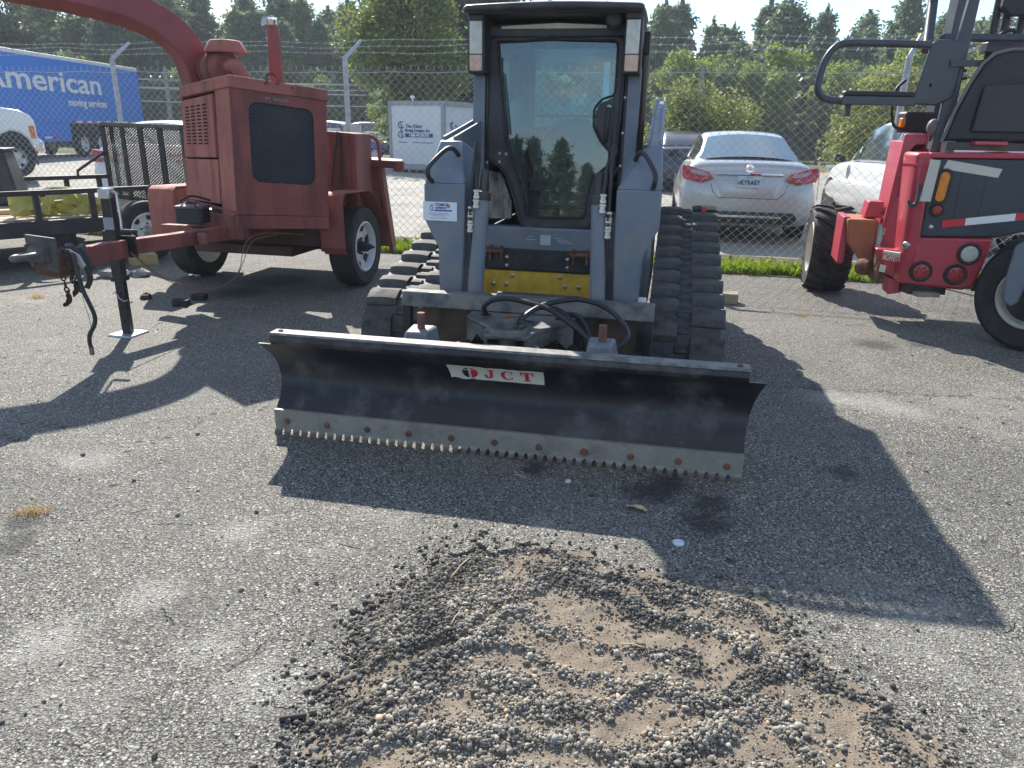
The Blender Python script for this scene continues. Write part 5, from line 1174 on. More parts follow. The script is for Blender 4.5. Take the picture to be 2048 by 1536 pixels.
# silver sedan straight ahead, seen from behind
sx, body = car_shell('sedan', 'silver sedan parked tail first behind the fence right of the track loader', (3.127,10.277,0.000), -10.5, SILVER_CAR)
b = MB(); patch(b, (-.66, .40, 1.085), (.66, .40, 1.085), (-.535, 1.10, 1.375), (.535, 1.10, 1.375), .06, 10, (0, -.6, .8)); b.build('rear_window', mat('blue_car_glass', (.12, .19, .26), .12, var=.05, spec=.3, coat=.15), sx, smooth=60)
for s in (-1, 1):
    b = MB(); curved(b, [(s * .47, .855), (s * .53, .93), (s * .80, 1.005), (s * .885, 1.01), (s * .893, .90), (s * .86, .835), (s * .62, .80)], -.065, k=.13); tl = b.build('tail_light', RED_LENS, sx, bevel=.004)
    b = MB(); curved(b, [(s * .52, .885), (s * .57, .925), (s * .74, .965), (s * .80, .955), (s * .74, .905), (s * .60, .875)], -.072, k=.13); b.build('clear_lens', mat('smoked_lens', (.38, .28, .29), .2, coat=.6), tl)
    b = MB(); b.tube([(s * .885, .0, .60), (s * .90, .10, .72), (s * .91, .18, .98)], .004, 4); b.build('panel_gap', BLACK_PLASTIC, sx)
b = MB(); curved(b, [(-.45, .905), (.45, .905), (.42, .935), (-.42, .935)], -.026); b.build('chrome_strip', CHROME, sx)
b = MB(); b.box(.0, .14, -.012, .0, .905, .925); b.build('brake_reflection_bar', RED_LENS, sx)
b = MB(); curved(b, [(-.46, .88), (.46, .88), (.34, .60), (-.34, .60)], -.005); b.build('plate_recess', SILVER_CAR, sx)
b = MB(); b.box(-.155, .155, -.016, -.010, .745, .895); pl = b.build('licence_plate', mat('pale_blue_plate_ground', (.50, .62, .68), .5, var=.03), sx)
PM = Matrix.Translation((0, -.017, .82)) @ Matrix.Rotation(rad(90), 4, 'X')
lettering('KYRABY', .088, mat('plate_ink', (.03, .04, .12), .6), pl, PM @ Matrix.Translation((.012, -.012, .001)), bold=.003, align='CENTER', depth=.001, sx=.78)
lettering('VIRGINIA', .026, mat('plate_ink_pale', (.15, .2, .35), .6), pl, PM @ Matrix.Translation((0, .055, .001)), align='CENTER', depth=.001)
q = MB(); q.box(-.15, -.118, -.0185, -.0165, .785, .825); q.build('plate_sticker', mat('rust_print', (.45, .15, .08), .6), pl)
b = MB(); b.lathe([(.055, 0), (.05, .008), (.036, .008), (.036, .0)], (0, .075, .985), (0, -1, .25), 24); b.box(-.052, .052, .062, .070, .976, .994); b.build('round_badge', CHROME, sx)
b = MB(); curved(b, [(-.60, .425), (.62, .425), (.66, .36), (.62, .27), (-.62, .27), (-.66, .36)], -.03); b.build('lower_valance', BLACK_PLASTIC, sx)
b = MB(); b.box(-.52, .45, -.062, -.045, .352, .382); b.build('chrome_valance_strip', CHROME, sx, bevel=.004)
b = MB(); b.tube([(-.50, -.012, .79), (-.46, -.014, .68), (-.38, -.016, .605), (.38, -.016, .605), (.46, -.014, .68), (.50, -.012, .79)], .0035, 4); b.build('trunk_seam', BLACK_PLASTIC, sx)
lettering('sedan'[:0] or ' ', .01, CHROME, sx, Matrix.Identity(4)) if False else None
# white sedan at left behind the ramp gate
wx, body = car_shell('sedan', 'white sedan with a full width red tail light behind the black mesh ramp gate', (-6.05, 12.7, 0), 12.0, WHITE_CAR)
b = MB(); patch(b, (-.66, .40, 1.085), (.66, .40, 1.085), (-.535, 1.10, 1.375), (.535, 1.10, 1.375), .06, 10, (0, -.6, .8)); b.build('rear_window', CAR_GLASS, wx, smooth=60)
for s in (-1, 1):
    b = MB(); curved(b, [(s * .30, .93), (s * .88, 1.0), (s * .893, .90), (s * .60, .885), (s * .30, .905)], -.065, k=.13); b.build('tail_light', RED_LENS, wx)
    b = MB(); curved(b, [(s * .42, .85), (s * .88, .875), (s * .885, .80), (s * .42, .80)], -.06, k=.13); b.build('lower_tail_light', RED_LENS, wx)
b = MB(); b.box(-.155, .155, -.016, -.010, .70, .85); b.build('licence_plate', mat('plate_white', (.5, .52, .52), .5), wx)
b = MB(); curved(b, [(-.6, .36), (.6, .36), (.6, .26), (-.6, .26)], -.03); b.build('lower_valance', BLACK_PLASTIC, wx)
# white crossover at right
cx_, body = car_shell('crossover', 'white crossover with a black mirror parked between the silver sedan and the red forklift', (5.72, 9.25, 0), -8.0, WHITE_CAR, 'suv')
for s in (-1, 1):
    b = MB(); b.prism([(s * .52, 4.56, .80), (s * .80, 4.42, .82), (s * .86, 4.30, .92), (s * .62, 4.48, .90)], (0, .03, .02)); b.build('headlight', CLEAR_LENS, cx_)
    b = MB(); b.box(s * .90 - .01, s * .90 + .01, 4.18, 4.30, .80, .84); b.build('side_marker', AMBER_LENS, cx_)
b = MB(); b.box(-.4, .4, 4.60, 4.70, .50, .72); b.build('grille', BLACK_PLASTIC, cx_, bevel=.02)
# dark hatchback half hidden between loader and silver sedan
dk, body = car_shell('sedan', 'dark car glimpsed between the lift arm and the silver sedan', (4.3, 19.0, 0), -4, mat('dark_car_paint', (.03, .032, .05), .3, coat=.6), 'sedan')
for s in (-1, 1):
    b = MB(); b.box(s * .78 - .08, s * .78 + .08, -.01, .05, .85, 1.0); b.build('tail_light', RED_LENS, dk)
# distant parked cars beyond the container
for i, (x, y, yaw, m, lab) in enumerate([(-8.2, 40, 70, WHITE_CAR, 'distant white hatchback left of the storage container, nearest the chipper'), (-10.4, 44, 95, SILVER_CAR, 'distant silver hatchback in the far row left of the container'), (-7.0, 46, 100, WHITE_CAR, 'distant white hatchback tucked against the container in the far row')]):
    car_shell('hatchback', lab, (x, y, 0), yaw, m, 'suv', 'far parked hatchbacks')
# blue flatbed with a light load
fb_ = thing('flatbed', 'low blue flatbed with pale boxes far back between chipper and container', 'flatbed', (-7.3, 34, 0), 8)
b = MB(); b.box(-1.6, 1.6, -1, 1, .55, .80); b.build('deck', mat('blue_flatbed', (.05, .14, .45), .5), fb_)
for x, z in ((-1.1, .5), (-.2, .7), (.7, .4)):
    q = MB(); q.box(x, x + .7, -.6, .6, .80, .80 + z); q.build('load_box', mat('pale_boxes', (.6, .6, .6), .6, var=.2, vs=1), fb_)
for x in (-1.1, 1.1):
    for s in (-1, 1): wheel(fb_, (x, s * .9, .3), .3, .2, (0, s, 0), .19, 5)

# ---------------------------------------------------------------- moving trailer
BLUE = mat('bright_blue_trailer', (.03, .21, .72), .38, var=.05, vs=.6, dirt=(.08, .2, .5), damt=.25, dscale=1.2)
tr = thing('moving_trailer', 'bright blue moving company semi trailer with white lettering behind the fence', 'semi trailer', (-18.2, 30, 0), 90)
# local x runs along the trailer to the right of the picture, local y points away from the viewer
bx = MB(); bx.box(-14, 8.1, 0, 2.5, 1.32, 3.70); bx.box(-14, 1.85, .01, 2.49, .62, 1.32); bx.build('box_body', BLUE, tr, bevel=.02)
q = MB(); q.box(-14, 8.12, -.03, 2.53, 3.70, 3.84); q.build('roof_rail', mat('trailer_white_rail', (.72, .73, .74), .4), tr, bevel=.02)
q = MB(); q.box(8.05, 8.13, -.02, .03, 1.32, 3.72); q.build('corner_post', BLUE, tr)
TM = Matrix.Translation((0, -.012, 0)) @ Matrix.Rotation(rad(90), 4, 'X')
lettering('American', 1.12, WHITE_PRINT, tr, TM @ Matrix.Translation((-3.15, 2.86, 0)), bold=.016, depth=.006, sx=1.80)
lettering('moving services', .43, WHITE_PRINT, tr, TM @ Matrix.Translation((1.95, 2.13, 0)), bold=.006, depth=.006, sx=1.08)
for k in range(16):
    q = MB(); x = 2.0 + k * .38; q.box(x, x + .36, -.012, 0, 1.36, 1.43); q.build('reflector_strip', mat('red_reflector', (.6, .03, .04), .3) if k % 2 == 0 else WHITE_PRINT, tr)
for k in range(5):
    for j, mm in ((0, WHITE_PRINT), (1, mat('red_reflector', (.6, .03, .04), .3))):
        q = MB(); x = -8.6 + k * 2.15 + j * .5; q.box(x, x + .45, -.004, .01, .76, .83); q.build('reflector_strip', mm, tr)
for x in (2.75, 4.1):
    for y, s in ((.14, -1), (2.36, 1)): wheel(tr, (x, y + .1 * -s * 0, .50), .50, .28, (0, s, 0), .30, 6, mat('pale_truck_rim', (.62, .63, .63), .4, dirt=(.2, .2, .2), damt=.4))
q = MB(); q.box(1.9, 7.9, .5, 2.0, .75, 1.32); q.build('chassis', BLACK, tr)
q = MB(); q.box(-8, -2, .6, 1.9, .25, .62); q.build('belly_box', BLACK, tr)

# ---------------------------------------------------------------- white pickup, nose in view
pk = thing('pickup_truck', 'white pickup truck showing its front wheel and rounded hood behind the fence at left', 'pickup truck', (-11.55, 18.0, 0), 33)
# local x points to the nose, y away from the viewer
prof = [(.36, .72), (.56, .77), (.57, .96), (.44, 1.02), (.45, 1.30), (.42, 1.42), (.34, 1.53), (.10, 1.64), (-.35, 1.70), (-.9, 1.72), (-5.0, 1.60), (-5.1, .70), (-.55, .70), (-.50, .95), (-.36, 1.11), (-.15, 1.19), (.06, 1.14), (.22, 1.0), (.30, .80)]
q = MB(); q.prism([(x * .86, .0, z) for x, z in prof], (0, 1.95, 0)); q.build('body', WHITE_CAR, pk, bevel=.06, seg=3, smooth=50)
q = MB(); q.hexa([(-3.6, .08, 1.65), (-.95, .08, 1.70), (-.95, 1.87, 1.70), (-3.6, 1.87, 1.65), (-3.4, .22, 2.28), (-1.7, .22, 2.32), (-1.7, 1.73, 2.32), (-3.4, 1.73, 2.28)]); q.build('cab', WHITE_CAR, pk, bevel=.06)
q = MB(); q.prism([(-3.3, .10, 1.74), (-1.15, .10, 1.78), (-1.75, .20, 2.2), (-3.25, .20, 2.2)], (0, .03, 0)); q.build('side_window', CAR_GLASS, pk)
q = MB(); q.box(-.55, .32, .12, 1.83, .5, 1.15); q.build('wheel_well', BLACK_PLASTIC, pk)
for x in (-.15, -3.9):
    for y, s in ((.10, -1), (1.85, 1)): wheel(pk, (x, y, .56), .42, .28, (0, s, 0), .26, 6, mat('alloy_wheel', (.45, .46, .47), .3, metal=.7))
q = MB(); q.hexa([(.26, -.012, 1.02), (.36, -.012, 1.02), (.37, .5, 1.02), (.36, .5, 1.02), (.23, -.012, 1.30), (.35, -.012, 1.30), (.38, .5, 1.30), (.36, .5, 1.30)]); q.build('headlight', mat('orange_marker', (.65, .16, .05), .3, coat=.5), pk)
q = MB(); q.box(.26, .50, -.02, 1.97, .70, .93); q.build('front_bumper', CHROME, pk, bevel=.04)
q = MB(); q.box(.28, .32, .05, .3, .42, .70); q.build('mud_flap', mat('brown_rubber', (.12, .08, .05)), pk)

# ---------------------------------------------------------------- white storage container
PANELW = mat('white_panel', (.62, .65, .67), .5, var=.03)
FRAMEG = mat('grey_frame_steel', (.30, .32, .34), .5, metal=.3, var=.1)
ct = thing('storage_container', 'white panelled storage container with galvanised frame beside the loader', 'container', (-4.25, 26.0, 0), -27.0)
cw, cl, ch = 2.15, 4.2, 2.22
q = MB(); q.box(.06, cw - .06, .02, cl - .02, .22, ch - .1); q.build('wall_panel', PANELW, ct)
for x0, x1, y0, y1, z0, z1 in [(0, .10, -.02, .10, .1, ch), (cw - .10, cw + .02, -.02, .10, .1, ch), (0, .1, cl - .1, cl, .1, ch), (cw - .1, cw + .02, cl - .1, cl, .1, ch)]:
    q = MB(); q.box(x0, x1, y0, y1, z0, z1); q.build('corner_post', FRAMEG, ct, bevel=.01)
for x0, x1, y0, y1, z0, z1 in [(.1, cw - .1, -.015, .06, ch - .12, ch - .005), (.1, cw - .1, -.015, .06, .1, .28), (cw - .06, cw + .015, .1, cl - .1, ch - .12, ch - .005), (cw - .06, cw + .015, .1, cl - .1, .1, .28)]:
    q = MB(); q.box(x0, x1, y0, y1, z0, z1); q.build('frame_rail', FRAMEG, ct, bevel=.008)
q = MB(); q.box(.02, cw, 0, cl, ch - .005, ch + .02); q.build('roof_sheet', FRAMEG, ct)
q = MB(); q.lathe([(.03, 0), (.03, .06), (.08, .10), (.07, .16), (0, .18)], (.9, .1, ch + .01), (0, 0, 1), 14); q.build('roof_vent', WHITE_PRINT, ct)
for k in range(6):
    q = MB(); q.box(.1 + k * .36, .28 + k * .36, 0, .1, .02, .1); q.build('skid_block', DARK_STEEL, ct)
def logo(M):
    lettering('The Other', .15, BLUE_PRINT, ct, M @ Matrix.Translation((.98, 1.46, 0)), bold=.003, align='CENTER', depth=.003)
    lettering('Moving Company, Inc.', .135, BLUE_PRINT, ct, M @ Matrix.Translation((1.12, 1.33, 0)), bold=.004, align='CENTER', depth=.003, sx=.80)
    q = MB(); q.box(.62, 1.72, 1.12, 1.24, 0, .003, M); q.build('blue_bar', BLUE_PRINT, ct)
    lettering('1-888-492-MOVE', .13, WHITE_PRINT, ct, M @ Matrix.Translation((1.17, 1.18, .004)), bold=.003, align='CENTER', depth=.002, sx=.85)
    for x, z in ((.62, 1.52), (.62, 1.22)):
        q = MB(); q.tube([M @ Vector((x - .14 + .11 * math.cos(a), z - .02 + .10 * math.sin(a), .002)) for a in np.linspace(.8, 5.6, 14)], .016, 4); q.build('logo_figure', BLUE_PRINT, ct)
    q = MB(); q.tube([M @ Vector(p) for p in ((.44, 1.6, .002), (.50, 1.45, .002), (.46, 1.3, .002), (.54, 1.12, .002))], .018, 4); q.build('logo_figure', BLUE_PRINT, ct)
    for x0, x1 in ((.35, .72), (.92, 1.72)):
        q = MB(); q.box(x0, x1, .945, .965, 0, .002, M); q.build('small_print', BLUE_PRINT, ct)
logo(Matrix.Translation((0, .012, 0)) @ Matrix.Rotation(rad(90), 4, 'X'))
logo(Matrix.Translation((cw - .052, .1, 0)) @ Matrix.Rotation(rad(90), 4, 'Z') @ Matrix.Rotation(rad(90), 4, 'X'))

# ---------------------------------------------------------------- red wood chipper
FADED = mat('faded_red_paint', (0.29, 0.082, 0.070), .68, var=.20, vs=2.2, dirt=(0.13, 0.06, 0.055), damt=.85, dscale=5, dthr=.53, rust=(0.07, 0.04, 0.035), ramt=.67, rscale=11, bump=.08, bscale=50, streak=True)
FADED2 = mat('lighter_red_paint', (0.38, 0.125, 0.095), .7, var=.14, vs=3, dirt=(0.16, 0.07, 0.055), damt=.8, dscale=6, rust=(0.07, 0.04, 0.03), ramt=.66, rscale=9, bump=.1, streak=True)  # lighter red for left hood panels, lid, left fender and intake
CHUTE = mat('dull_red_chute', (0.27, 0.058, 0.062), .55, var=.12, vs=1.5, dirt=(0.15, 0.06, 0.055), damt=.5, dscale=4, rust=(0.10, 0.06, 0.05), ramt=.75)
ch_ = thing('wood_chipper', 'old faded red towable wood chipper with mesh radiator grille and curved discharge chute', 'wood chipper', (-2.31, 7.12, 0), -12.5)
def B(b, name, m, bevel=0.0, parent=None, **k): return b.build(name, m, parent or ch_, world=True, bevel=bevel, **k)
# engine hood, standing corner on to the tongue
Cb, Ct = V(-2.194, 5.95, .755), V(-2.158, 5.95, 1.70)
Rb, Rt = V(-1.583, 6.40, .70), V(-1.546, 6.40, 1.625)
Lb, Lt = V(-2.78, 6.45, .80), V(-2.735, 6.45, 1.635)
Kb, Kt = Lb + Rb - Cb, Lt + Rt - Ct
def F(s, t, o=0.0):                                       # point on the grille face
    p = Cb.lerp(Rb, s).lerp(Ct.lerp(Rt, s), t); n = (Rb - Cb).cross(Ct - Cb).normalized(); return p + n * o
def Lf(s, t, o=0.0):                                      # point on the louvred face
    p = Cb.lerp(Lb, s).lerp(Ct.lerp(Lt, s), t); n = (Ct - Cb).cross(Lb - Cb).normalized(); return p + n * o
sq = [(0, 0), (1, 0), (1, 1), (0, 1)]
def rr(x0, x1, y0, y1, r, n=5):
    o = []
    for cx, cy, a in ((x1 - r, y1 - r, 0), (x0 + r, y1 - r, 90), (x0 + r, y0 + r, 180), (x1 - r, y0 + r, 270)):
        o += [(cx + r * math.cos(rad(a + 90 * k / n)), cy + r * math.sin(rad(a + 90 * k / n))) for k in range(n + 1)]
    return o
GI = rr(.175, .855, .27, .905, .085)
ang = sorted(range(len(GI)), key=lambda i: math.atan2(GI[i][1] - .55, GI[i][0] - .515))
GI = [GI[i] for i in ang]
def to_sq(p):
    dx_, dy_ = p[0] - .515, p[1] - .55; k = min([((1 - .515) if dx_ > 0 else .515) / abs(dx_) if dx_ else 9, ((1 - .55) if dy_ > 0 else .55) / abs(dy_) if dy_ else 9]); return (.515 + dx_ * k, .55 + dy_ * k)
GO = [to_sq(p) for p in GI]
for c in sq:                                              # pin the outline to the four corners
    j = min(range(len(GO)), key=lambda i: math.hypot(GO[i][0] - c[0], GO[i][1] - c[1])); GO[j] = c
nF = (Rb - Cb).cross(Ct - Cb).normalized()
b = MB(); b.ring([F(*p) for p in GO], [F(*p) for p in GI], -nF * .02); B(b, 'grille_panel', FADED, smooth=30)
b = MB(); b.prism([F(p[0], p[1], -.05) for p in rr(.14, .89, .24, .93, .05)], -nF * .01); B(b, 'radiator_core', mat('dark_radiator', (.03, .037, .05), .6, bump=.2, bscale=200), smooth=None)
b = MB()                                                  # expanded metal: two families of thin strands
N1 = 26
for fam in (1, -1):
    for k in range(-N1 * 2, N1 * 3):
        pts = []
        for q in np.linspace(0, 1, 40):
            s = .175 + .68 * q; t = .27 + .635 * ((k / N1) + fam * q * .62 * 1.0)
            ins = (.27 <= t <= .905) and not (min(abs(s - .175), abs(s - .855)) < .05 and min(abs(t - .27), abs(t - .905)) < .05 and math.hypot(.085 - min(abs(s - .175), abs(s - .855)), .085 - min(abs(t - .27), abs(t - .905))) > .085)
            if ins: pts.append(F(s, t, -.012 + .002 * fam))
            else:
                if len(pts) > 1: b.tube([pts[0], pts[-1]], .0022, 3, caps=False)
                pts = []
        if len(pts) > 1: b.tube([pts[0], pts[-1]], .0022, 3, caps=False)
stuff(B(b, 'grille_mesh', mat('mesh_steel', (.16, .19, .23), .5, metal=.4), smooth=None))
nL = (Ct - Cb).cross(Lb - Cb).normalized()
b = MB(); b.hexa([Lf(.02, -.05), Lf(.30, -.05), Lf(.30, -.05) - nL * .04, Lf(.02, -.05) - nL * .04, Lf(.02, 1), Lf(.30, 1), Lf(.30, 1) - nL * .04, Lf(.02, 1) - nL * .04]); B(b, 'corner_panel', FADED2, .006)
b = MB(); b.hexa([Lf(.33, .445, .012), Lf(1.0, .43, .012), Lf(1.0, .43, -.03), Lf(.33, .445, -.03), Lf(.33, .965, .012), Lf(1.0, .955, .012), Lf(1.0, .955, -.03), Lf(.33, .965, -.03)]); ldoor = B(b, 'louvre_door', FADED2, .006)
b = MB(); b.hexa([Lf(.32, .05, .004), Lf(1.04, .02, .004), Lf(1.04, .02, -.03), Lf(.32, .05, -.03), Lf(.32, .43, .004), Lf(1.04, .415, .004), Lf(1.04, .415, -.03), Lf(.32, .43, -.03)]); B(b, 'lower_door', FADED2, .006)
b = MB()
for c in range(4):
    for r in range(12):
        s = .50 + c * .125; t = .555 + r * .0295 + (r % 3) * .001
        b.prism([Lf(s - .04, t, .0125), Lf(s + .04, t, .0125), Lf(s + .04, t + .013, .0125), Lf(s - .04, t + .013, .0125)], nL * .002)
stuff(b.build('louvre_slots', mat('deep_hole', (.006, .006, .006)), ldoor, world=True))
b = MB(); b.prism([Cb - V(0, 0, .0), Rb, Kb, Lb], V(0, 0, .02)); b.hexa([Rb, Rb + (Kb - Rb), Kb - nF * 0 + V(-.02, -.02, 0), Rb + V(-.02, 0.01, 0), Rt, Kt, Kt + V(-.02, -.02, 0), Rt + V(-.02, .01, 0)]); b.hexa([Kb, Lb, Lb + V(.02, .01, 0), Kb + V(0, -.03, 0), Kt, Lt, Lt + V(.02, .01, 0), Kt + V(0, -.03, 0)]); B(b, 'hood_back', FADED)
b = MB(); e = .018; up = V(0, 0, .088)
mid = (Cb + Rb + Lb + Kb) / 4
def outw(p): d = p - V(mid.x, mid.y, p.z); return p + d.normalized() * e
P4 = [outw(Ct), outw(Rt), outw(Kt), outw(Lt)]
b.prism([p - V(0, 0, .01) for p in P4], up); cap = B(b, 'hood_lid', FADED2, .008)
for s in (.35, .62):
    q = MB(); q.lathe([(.008, 0), (.006, .006), (0, .007)], F(s, 1.055, .02), nF, 8); q.build('rivet', BLACK, cap, world=True)
q = MB(); q.tube([F(.42, 1.06, .022) + (Rt - Ct).normalized() * (.045 * math.cos(a)) + V(0, 0, .045 * math.sin(a) + .03) for a in np.linspace(-.6, 3.74, 16)], .010, 8); q.build('lifting_eye', FADED, cap, world=True)
for s in np.linspace(.36, .58, 9):
    if abs(s - .42) > .012:
        q = MB(); q.prism([F(s - .009, .935, .001), F(s + .008, .935, .001), F(s + .008, .957, .001), F(s - .009, .957, .001)], nF * .0006); q.build('faded_letter_trace', mat('teal_trace', (.12, .22, .25), .7), ch_, world=True)
# skid frame below the hood
b = MB(); b.hexa([Cb + V(-.03, -.01, -.115), Rb + V(0, 0, -.105), Rb + V(-.04, .07, -.105), Cb + V(0, .09, -.115), Cb + V(-.03, -.01, -.002), Rb + V(0, 0, -.002), Rb + V(-.04, .07, -.002), Cb + V(0, .09, -.002)]); B(b, 'frame_rail', FADED, .005)
b = MB(); b.hexa([Lb + V(-.05, 0, -.16), Cb + V(0, -.02, -.13), Cb + V(.05, .06, -.13), Lb + V(.05, .08, -.16), Lb + V(-.05, 0, -.06), Cb + V(0, -.02, -.02), Cb + V(.05, .06, -.02), Lb + V(.05, .08, -.06)]); B(b, 'frame_rail', FADED, .005)
b = MB(); b.box(-.70, .70, -.42, 1.1, .42, .58); b.box(-.45, .5, -.55, .6, .34, .42); b.build('under_frame', mat('dark_red_grime', (.06, .025, .025), .7, var=.3), ch_)
b = MB(); b.box(-.42, .42, -.55, .4, .58, .70); b.box(-.28, .25, -.50, .3, .60, .85); b.build('engine_block', DARK_STEEL, ch_)
b = MB(); b.cyl((-.86, .05, .365), (.86, .05, .365), .045); b.build('axle', DARK_STEEL, ch_)
# wheels and fenders
for s in (-1, 1):
    w = wheel(ch_, (s * .825, 0.05, .365), .365, .235, (s, 0, 0), .235, 6, WHITE_RIM)
    q = MB(); q.lathe([(.0, .20), (.035, .13), (.045, .12), (.048, .05), (.075, .045), (.075, 0)], (s * .825, .05, .365), (s, 0, 0), 20); q.build('hub', BLACK_PLASTIC, w)
    for k in range(5):
        a = 2 * math.pi * k / 5; q = MB(); q.lathe([(.010, 0), (.010, .02), (0, .024)], (s * .865, .05 + .075 * math.cos(a), .365 + .075 * math.sin(a)), (s, 0, 0), 6); q.build('wheel_nut', BLACK_PLASTIC, w)
    x0, x1 = (.735, .955) if s > 0 else (-.955, -.70)
    pr = [(-.40, .36), (-.45, .42), (-.455, .80), (-.43, .86), (-.38, .885), (.12, .875), (.20, .84), (.50, .60), (.56, .50), (.58, .30)]
    rows = [[(x, y, z) for y, z in pr] for x in (x0, x1)]
    b = MB(); b.slab(rows, (0, .006, -.008)); b.prism([(x0 if s > 0 else x1, y, z) for y, z in [(-.45, .38), (-.45, .86), (.15, .87), (.56, .5), (.56, .45), (.30, .72), (-.30, .74), (-.40, .38)]], (-.008 * s, 0, 0))
    b.build('fender', FADED if s > 0 else FADED2, ch_, bevel=.004, smooth=50)
# infeed housing and folding feed table at the back
b = MB(); b.prism([V(-1.76, 7.10, .72), V(-1.465, 7.06, .70), V(-1.45, 7.75, .70), V(-2.0, 7.85, .72)], V(0, 0, .665)); B(b, 'drum_housing', FADED, .012)
for u in (.5, .8):
    q = MB(); p = V(-1.76, 7.092, .72).lerp(V(-1.465, 7.052, .70), u); q.box(p.x - .006, p.x + .006, p.y - .006, p.y + .004, .72, 1.37); B(q, 'seam_strip', FADED)
b = MB(); b.prism([V(-1.62, 7.78, .44), V(-1.375, 7.75, .44), V(-1.44, 8.4, .44), V(-1.75, 8.4, .44)], V(0, 0, .63)); B(b, 'feed_hopper', FADED, .01)
b = MB(); b.prism([V(-1.30, 7.74, .20), V(-1.26, 7.74, .20), V(-1.36, 7.74, 1.06), V(-1.40, 7.74, 1.06)], V(-.05, .5, 0)); B(b, 'hopper_edge', FADED, .004)
b = MB(); b.hexa([V(-1.62, 7.70, 1.06), V(-1.14, 7.70, 1.03), V(-1.22, 8.3, 1.03), V(-1.68, 8.3, 1.06), V(-1.62, 7.70, 1.125), V(-1.14, 7.70, 1.105), V(-1.22, 8.3, 1.105), V(-1.68, 8.3, 1.125)]); B(b, 'feed_table', mat('dark_red_grime2', (.15, .03, .035), .6, var=.3), .006)
q = MB(); q.box(-1.22, -1.125, 7.68, 7.76, 1.01, 1.11); B(q, 'table_end_block', FADED, .01)
q = MB(); q.tube(smooth_path([V(-1.60, 7.72, 1.34), V(-1.50, 7.72, 1.345), V(-1.41, 7.73, 1.32), V(-1.375, 7.74, 1.25), V(-1.37, 7.75, 1.10)], 5), .018, 8); B(q, 'control_bar', mat('bright_red_tube', (.36, .07, .07), .5), smooth=60)
for pts in ([V(-1.60, 7.06, 1.37), V(-1.605, 7.04, 1.1), V(-1.63, 7.04, .92)], [V(-1.62, 7.05, 1.38), V(-1.66, 7.03, 1.15), V(-1.70, 7.02, .9)], [V(-1.53, 7.74, 1.12), V(-1.52, 7.73, .95), V(-1.50, 7.73, .75)]):
    q = MB(); q.tube(smooth_path(pts, 5), .009, 6); B(q, 'hose', BLACK_PLASTIC, smooth=60)
# discharge chute: square duct curving up and away to the left
path = smooth_path([V(-2.70, 6.80, 1.66), V(-2.705, 6.74, 1.80), V(-2.725, 6.68, 1.95), V(-2.80, 6.62, 2.09), V(-2.94, 6.57, 2.20), V(-3.14, 6.50, 2.285), V(-3.40, 6.42, 2.345), V(-3.75, 6.28, 2.40), V(-4.15, 6.10, 2.45)], 6)
b = MB(); b.tube(path, .158, 4); B(b, 'discharge_chute', CHUTE, .012, smooth=30)
q = MB(); q.lathe([(.19, 0), (.19, .03), (.13, .04), (.13, .09)], (-2.70, 6.80, 1.62), (0, 0, 1), 24); B(q, 'chute_collar', FADED)
# air cleaner with rain cap
ac = MB(); axd = V(.80, -.58, .08); ac.lathe([(.0, -.16), (.10, -.155), (.135, -.12), (.135, .10), (.11, .13), (.0, .135)], (-2.47, 6.62, 1.855), axd, 26); aco = B(ac, 'air_cleaner', FADED, .004, smooth=40)
for h in (-.09, .02):
    q = MB(); q.lathe([(.139, h), (.142, h + .005), (.142, h + .018), (.139, h + .023)], (-2.47, 6.62, 1.855), axd, 26); q.build('clamp_band', RUST, aco, world=True)
q = MB(); q.tube(smooth_path([V(-2.40, 6.56, 1.86), V(-2.29, 6.49, 1.87), V(-2.24, 6.47, 1.80), V(-2.23, 6.47, 1.70)], 5), .058, 12); q.build('intake_elbow', FADED2, aco, world=True, smooth=60)
q = MB(); q.cyl((-2.42, 6.6, 1.94), (-2.42, 6.6, 2.0), .05); q.lathe([(.0, 2.075), (.115, 2.07), (.13, 2.06), (.168, 1.985), (.165, 1.975), (.0, 1.975)], (-2.395, 6.6, 0), (0, 0, 1), 28); q.build('rain_cap', FADED2, aco, world=True, smooth=35)
# exhaust stack
ex = MB(); ex.lathe([(.045, 1.68), (.054, 1.72), (.054, 2.11), (.047, 2.16), (.041, 2.19)], (-2.0, 6.62, 0), (0, 0, 1), 18); exo = B(ex, 'exhaust_stack', mat('red_stack', (.30, .06, .055), .5, var=.12, dirt=(.12, .05, .04), damt=.5, dscale=5), smooth=40)
q = MB(); q.lathe([(.040, 2.19), (.043, 2.195), (.043, 2.245), (.036, 2.25), (.0, 2.25)], (-2.0, 6.62, 0), (0, 0, 1), 18); q.build('chrome_collar', CHROME, exo, world=True)
q = MB(); q.hexa([V(-2.09, 6.60, 2.19), V(-2.04, 6.58, 2.215), V(-2.04, 6.66, 2.215), V(-2.09, 6.64, 2.19), V(-2.075, 6.60, 2.245), V(-1.99, 6.58, 2.262), V(-1.99, 6.66, 2.262), V(-2.075, 6.64, 2.245)]); q.build('rain_flap', STEEL, exo, world=True)
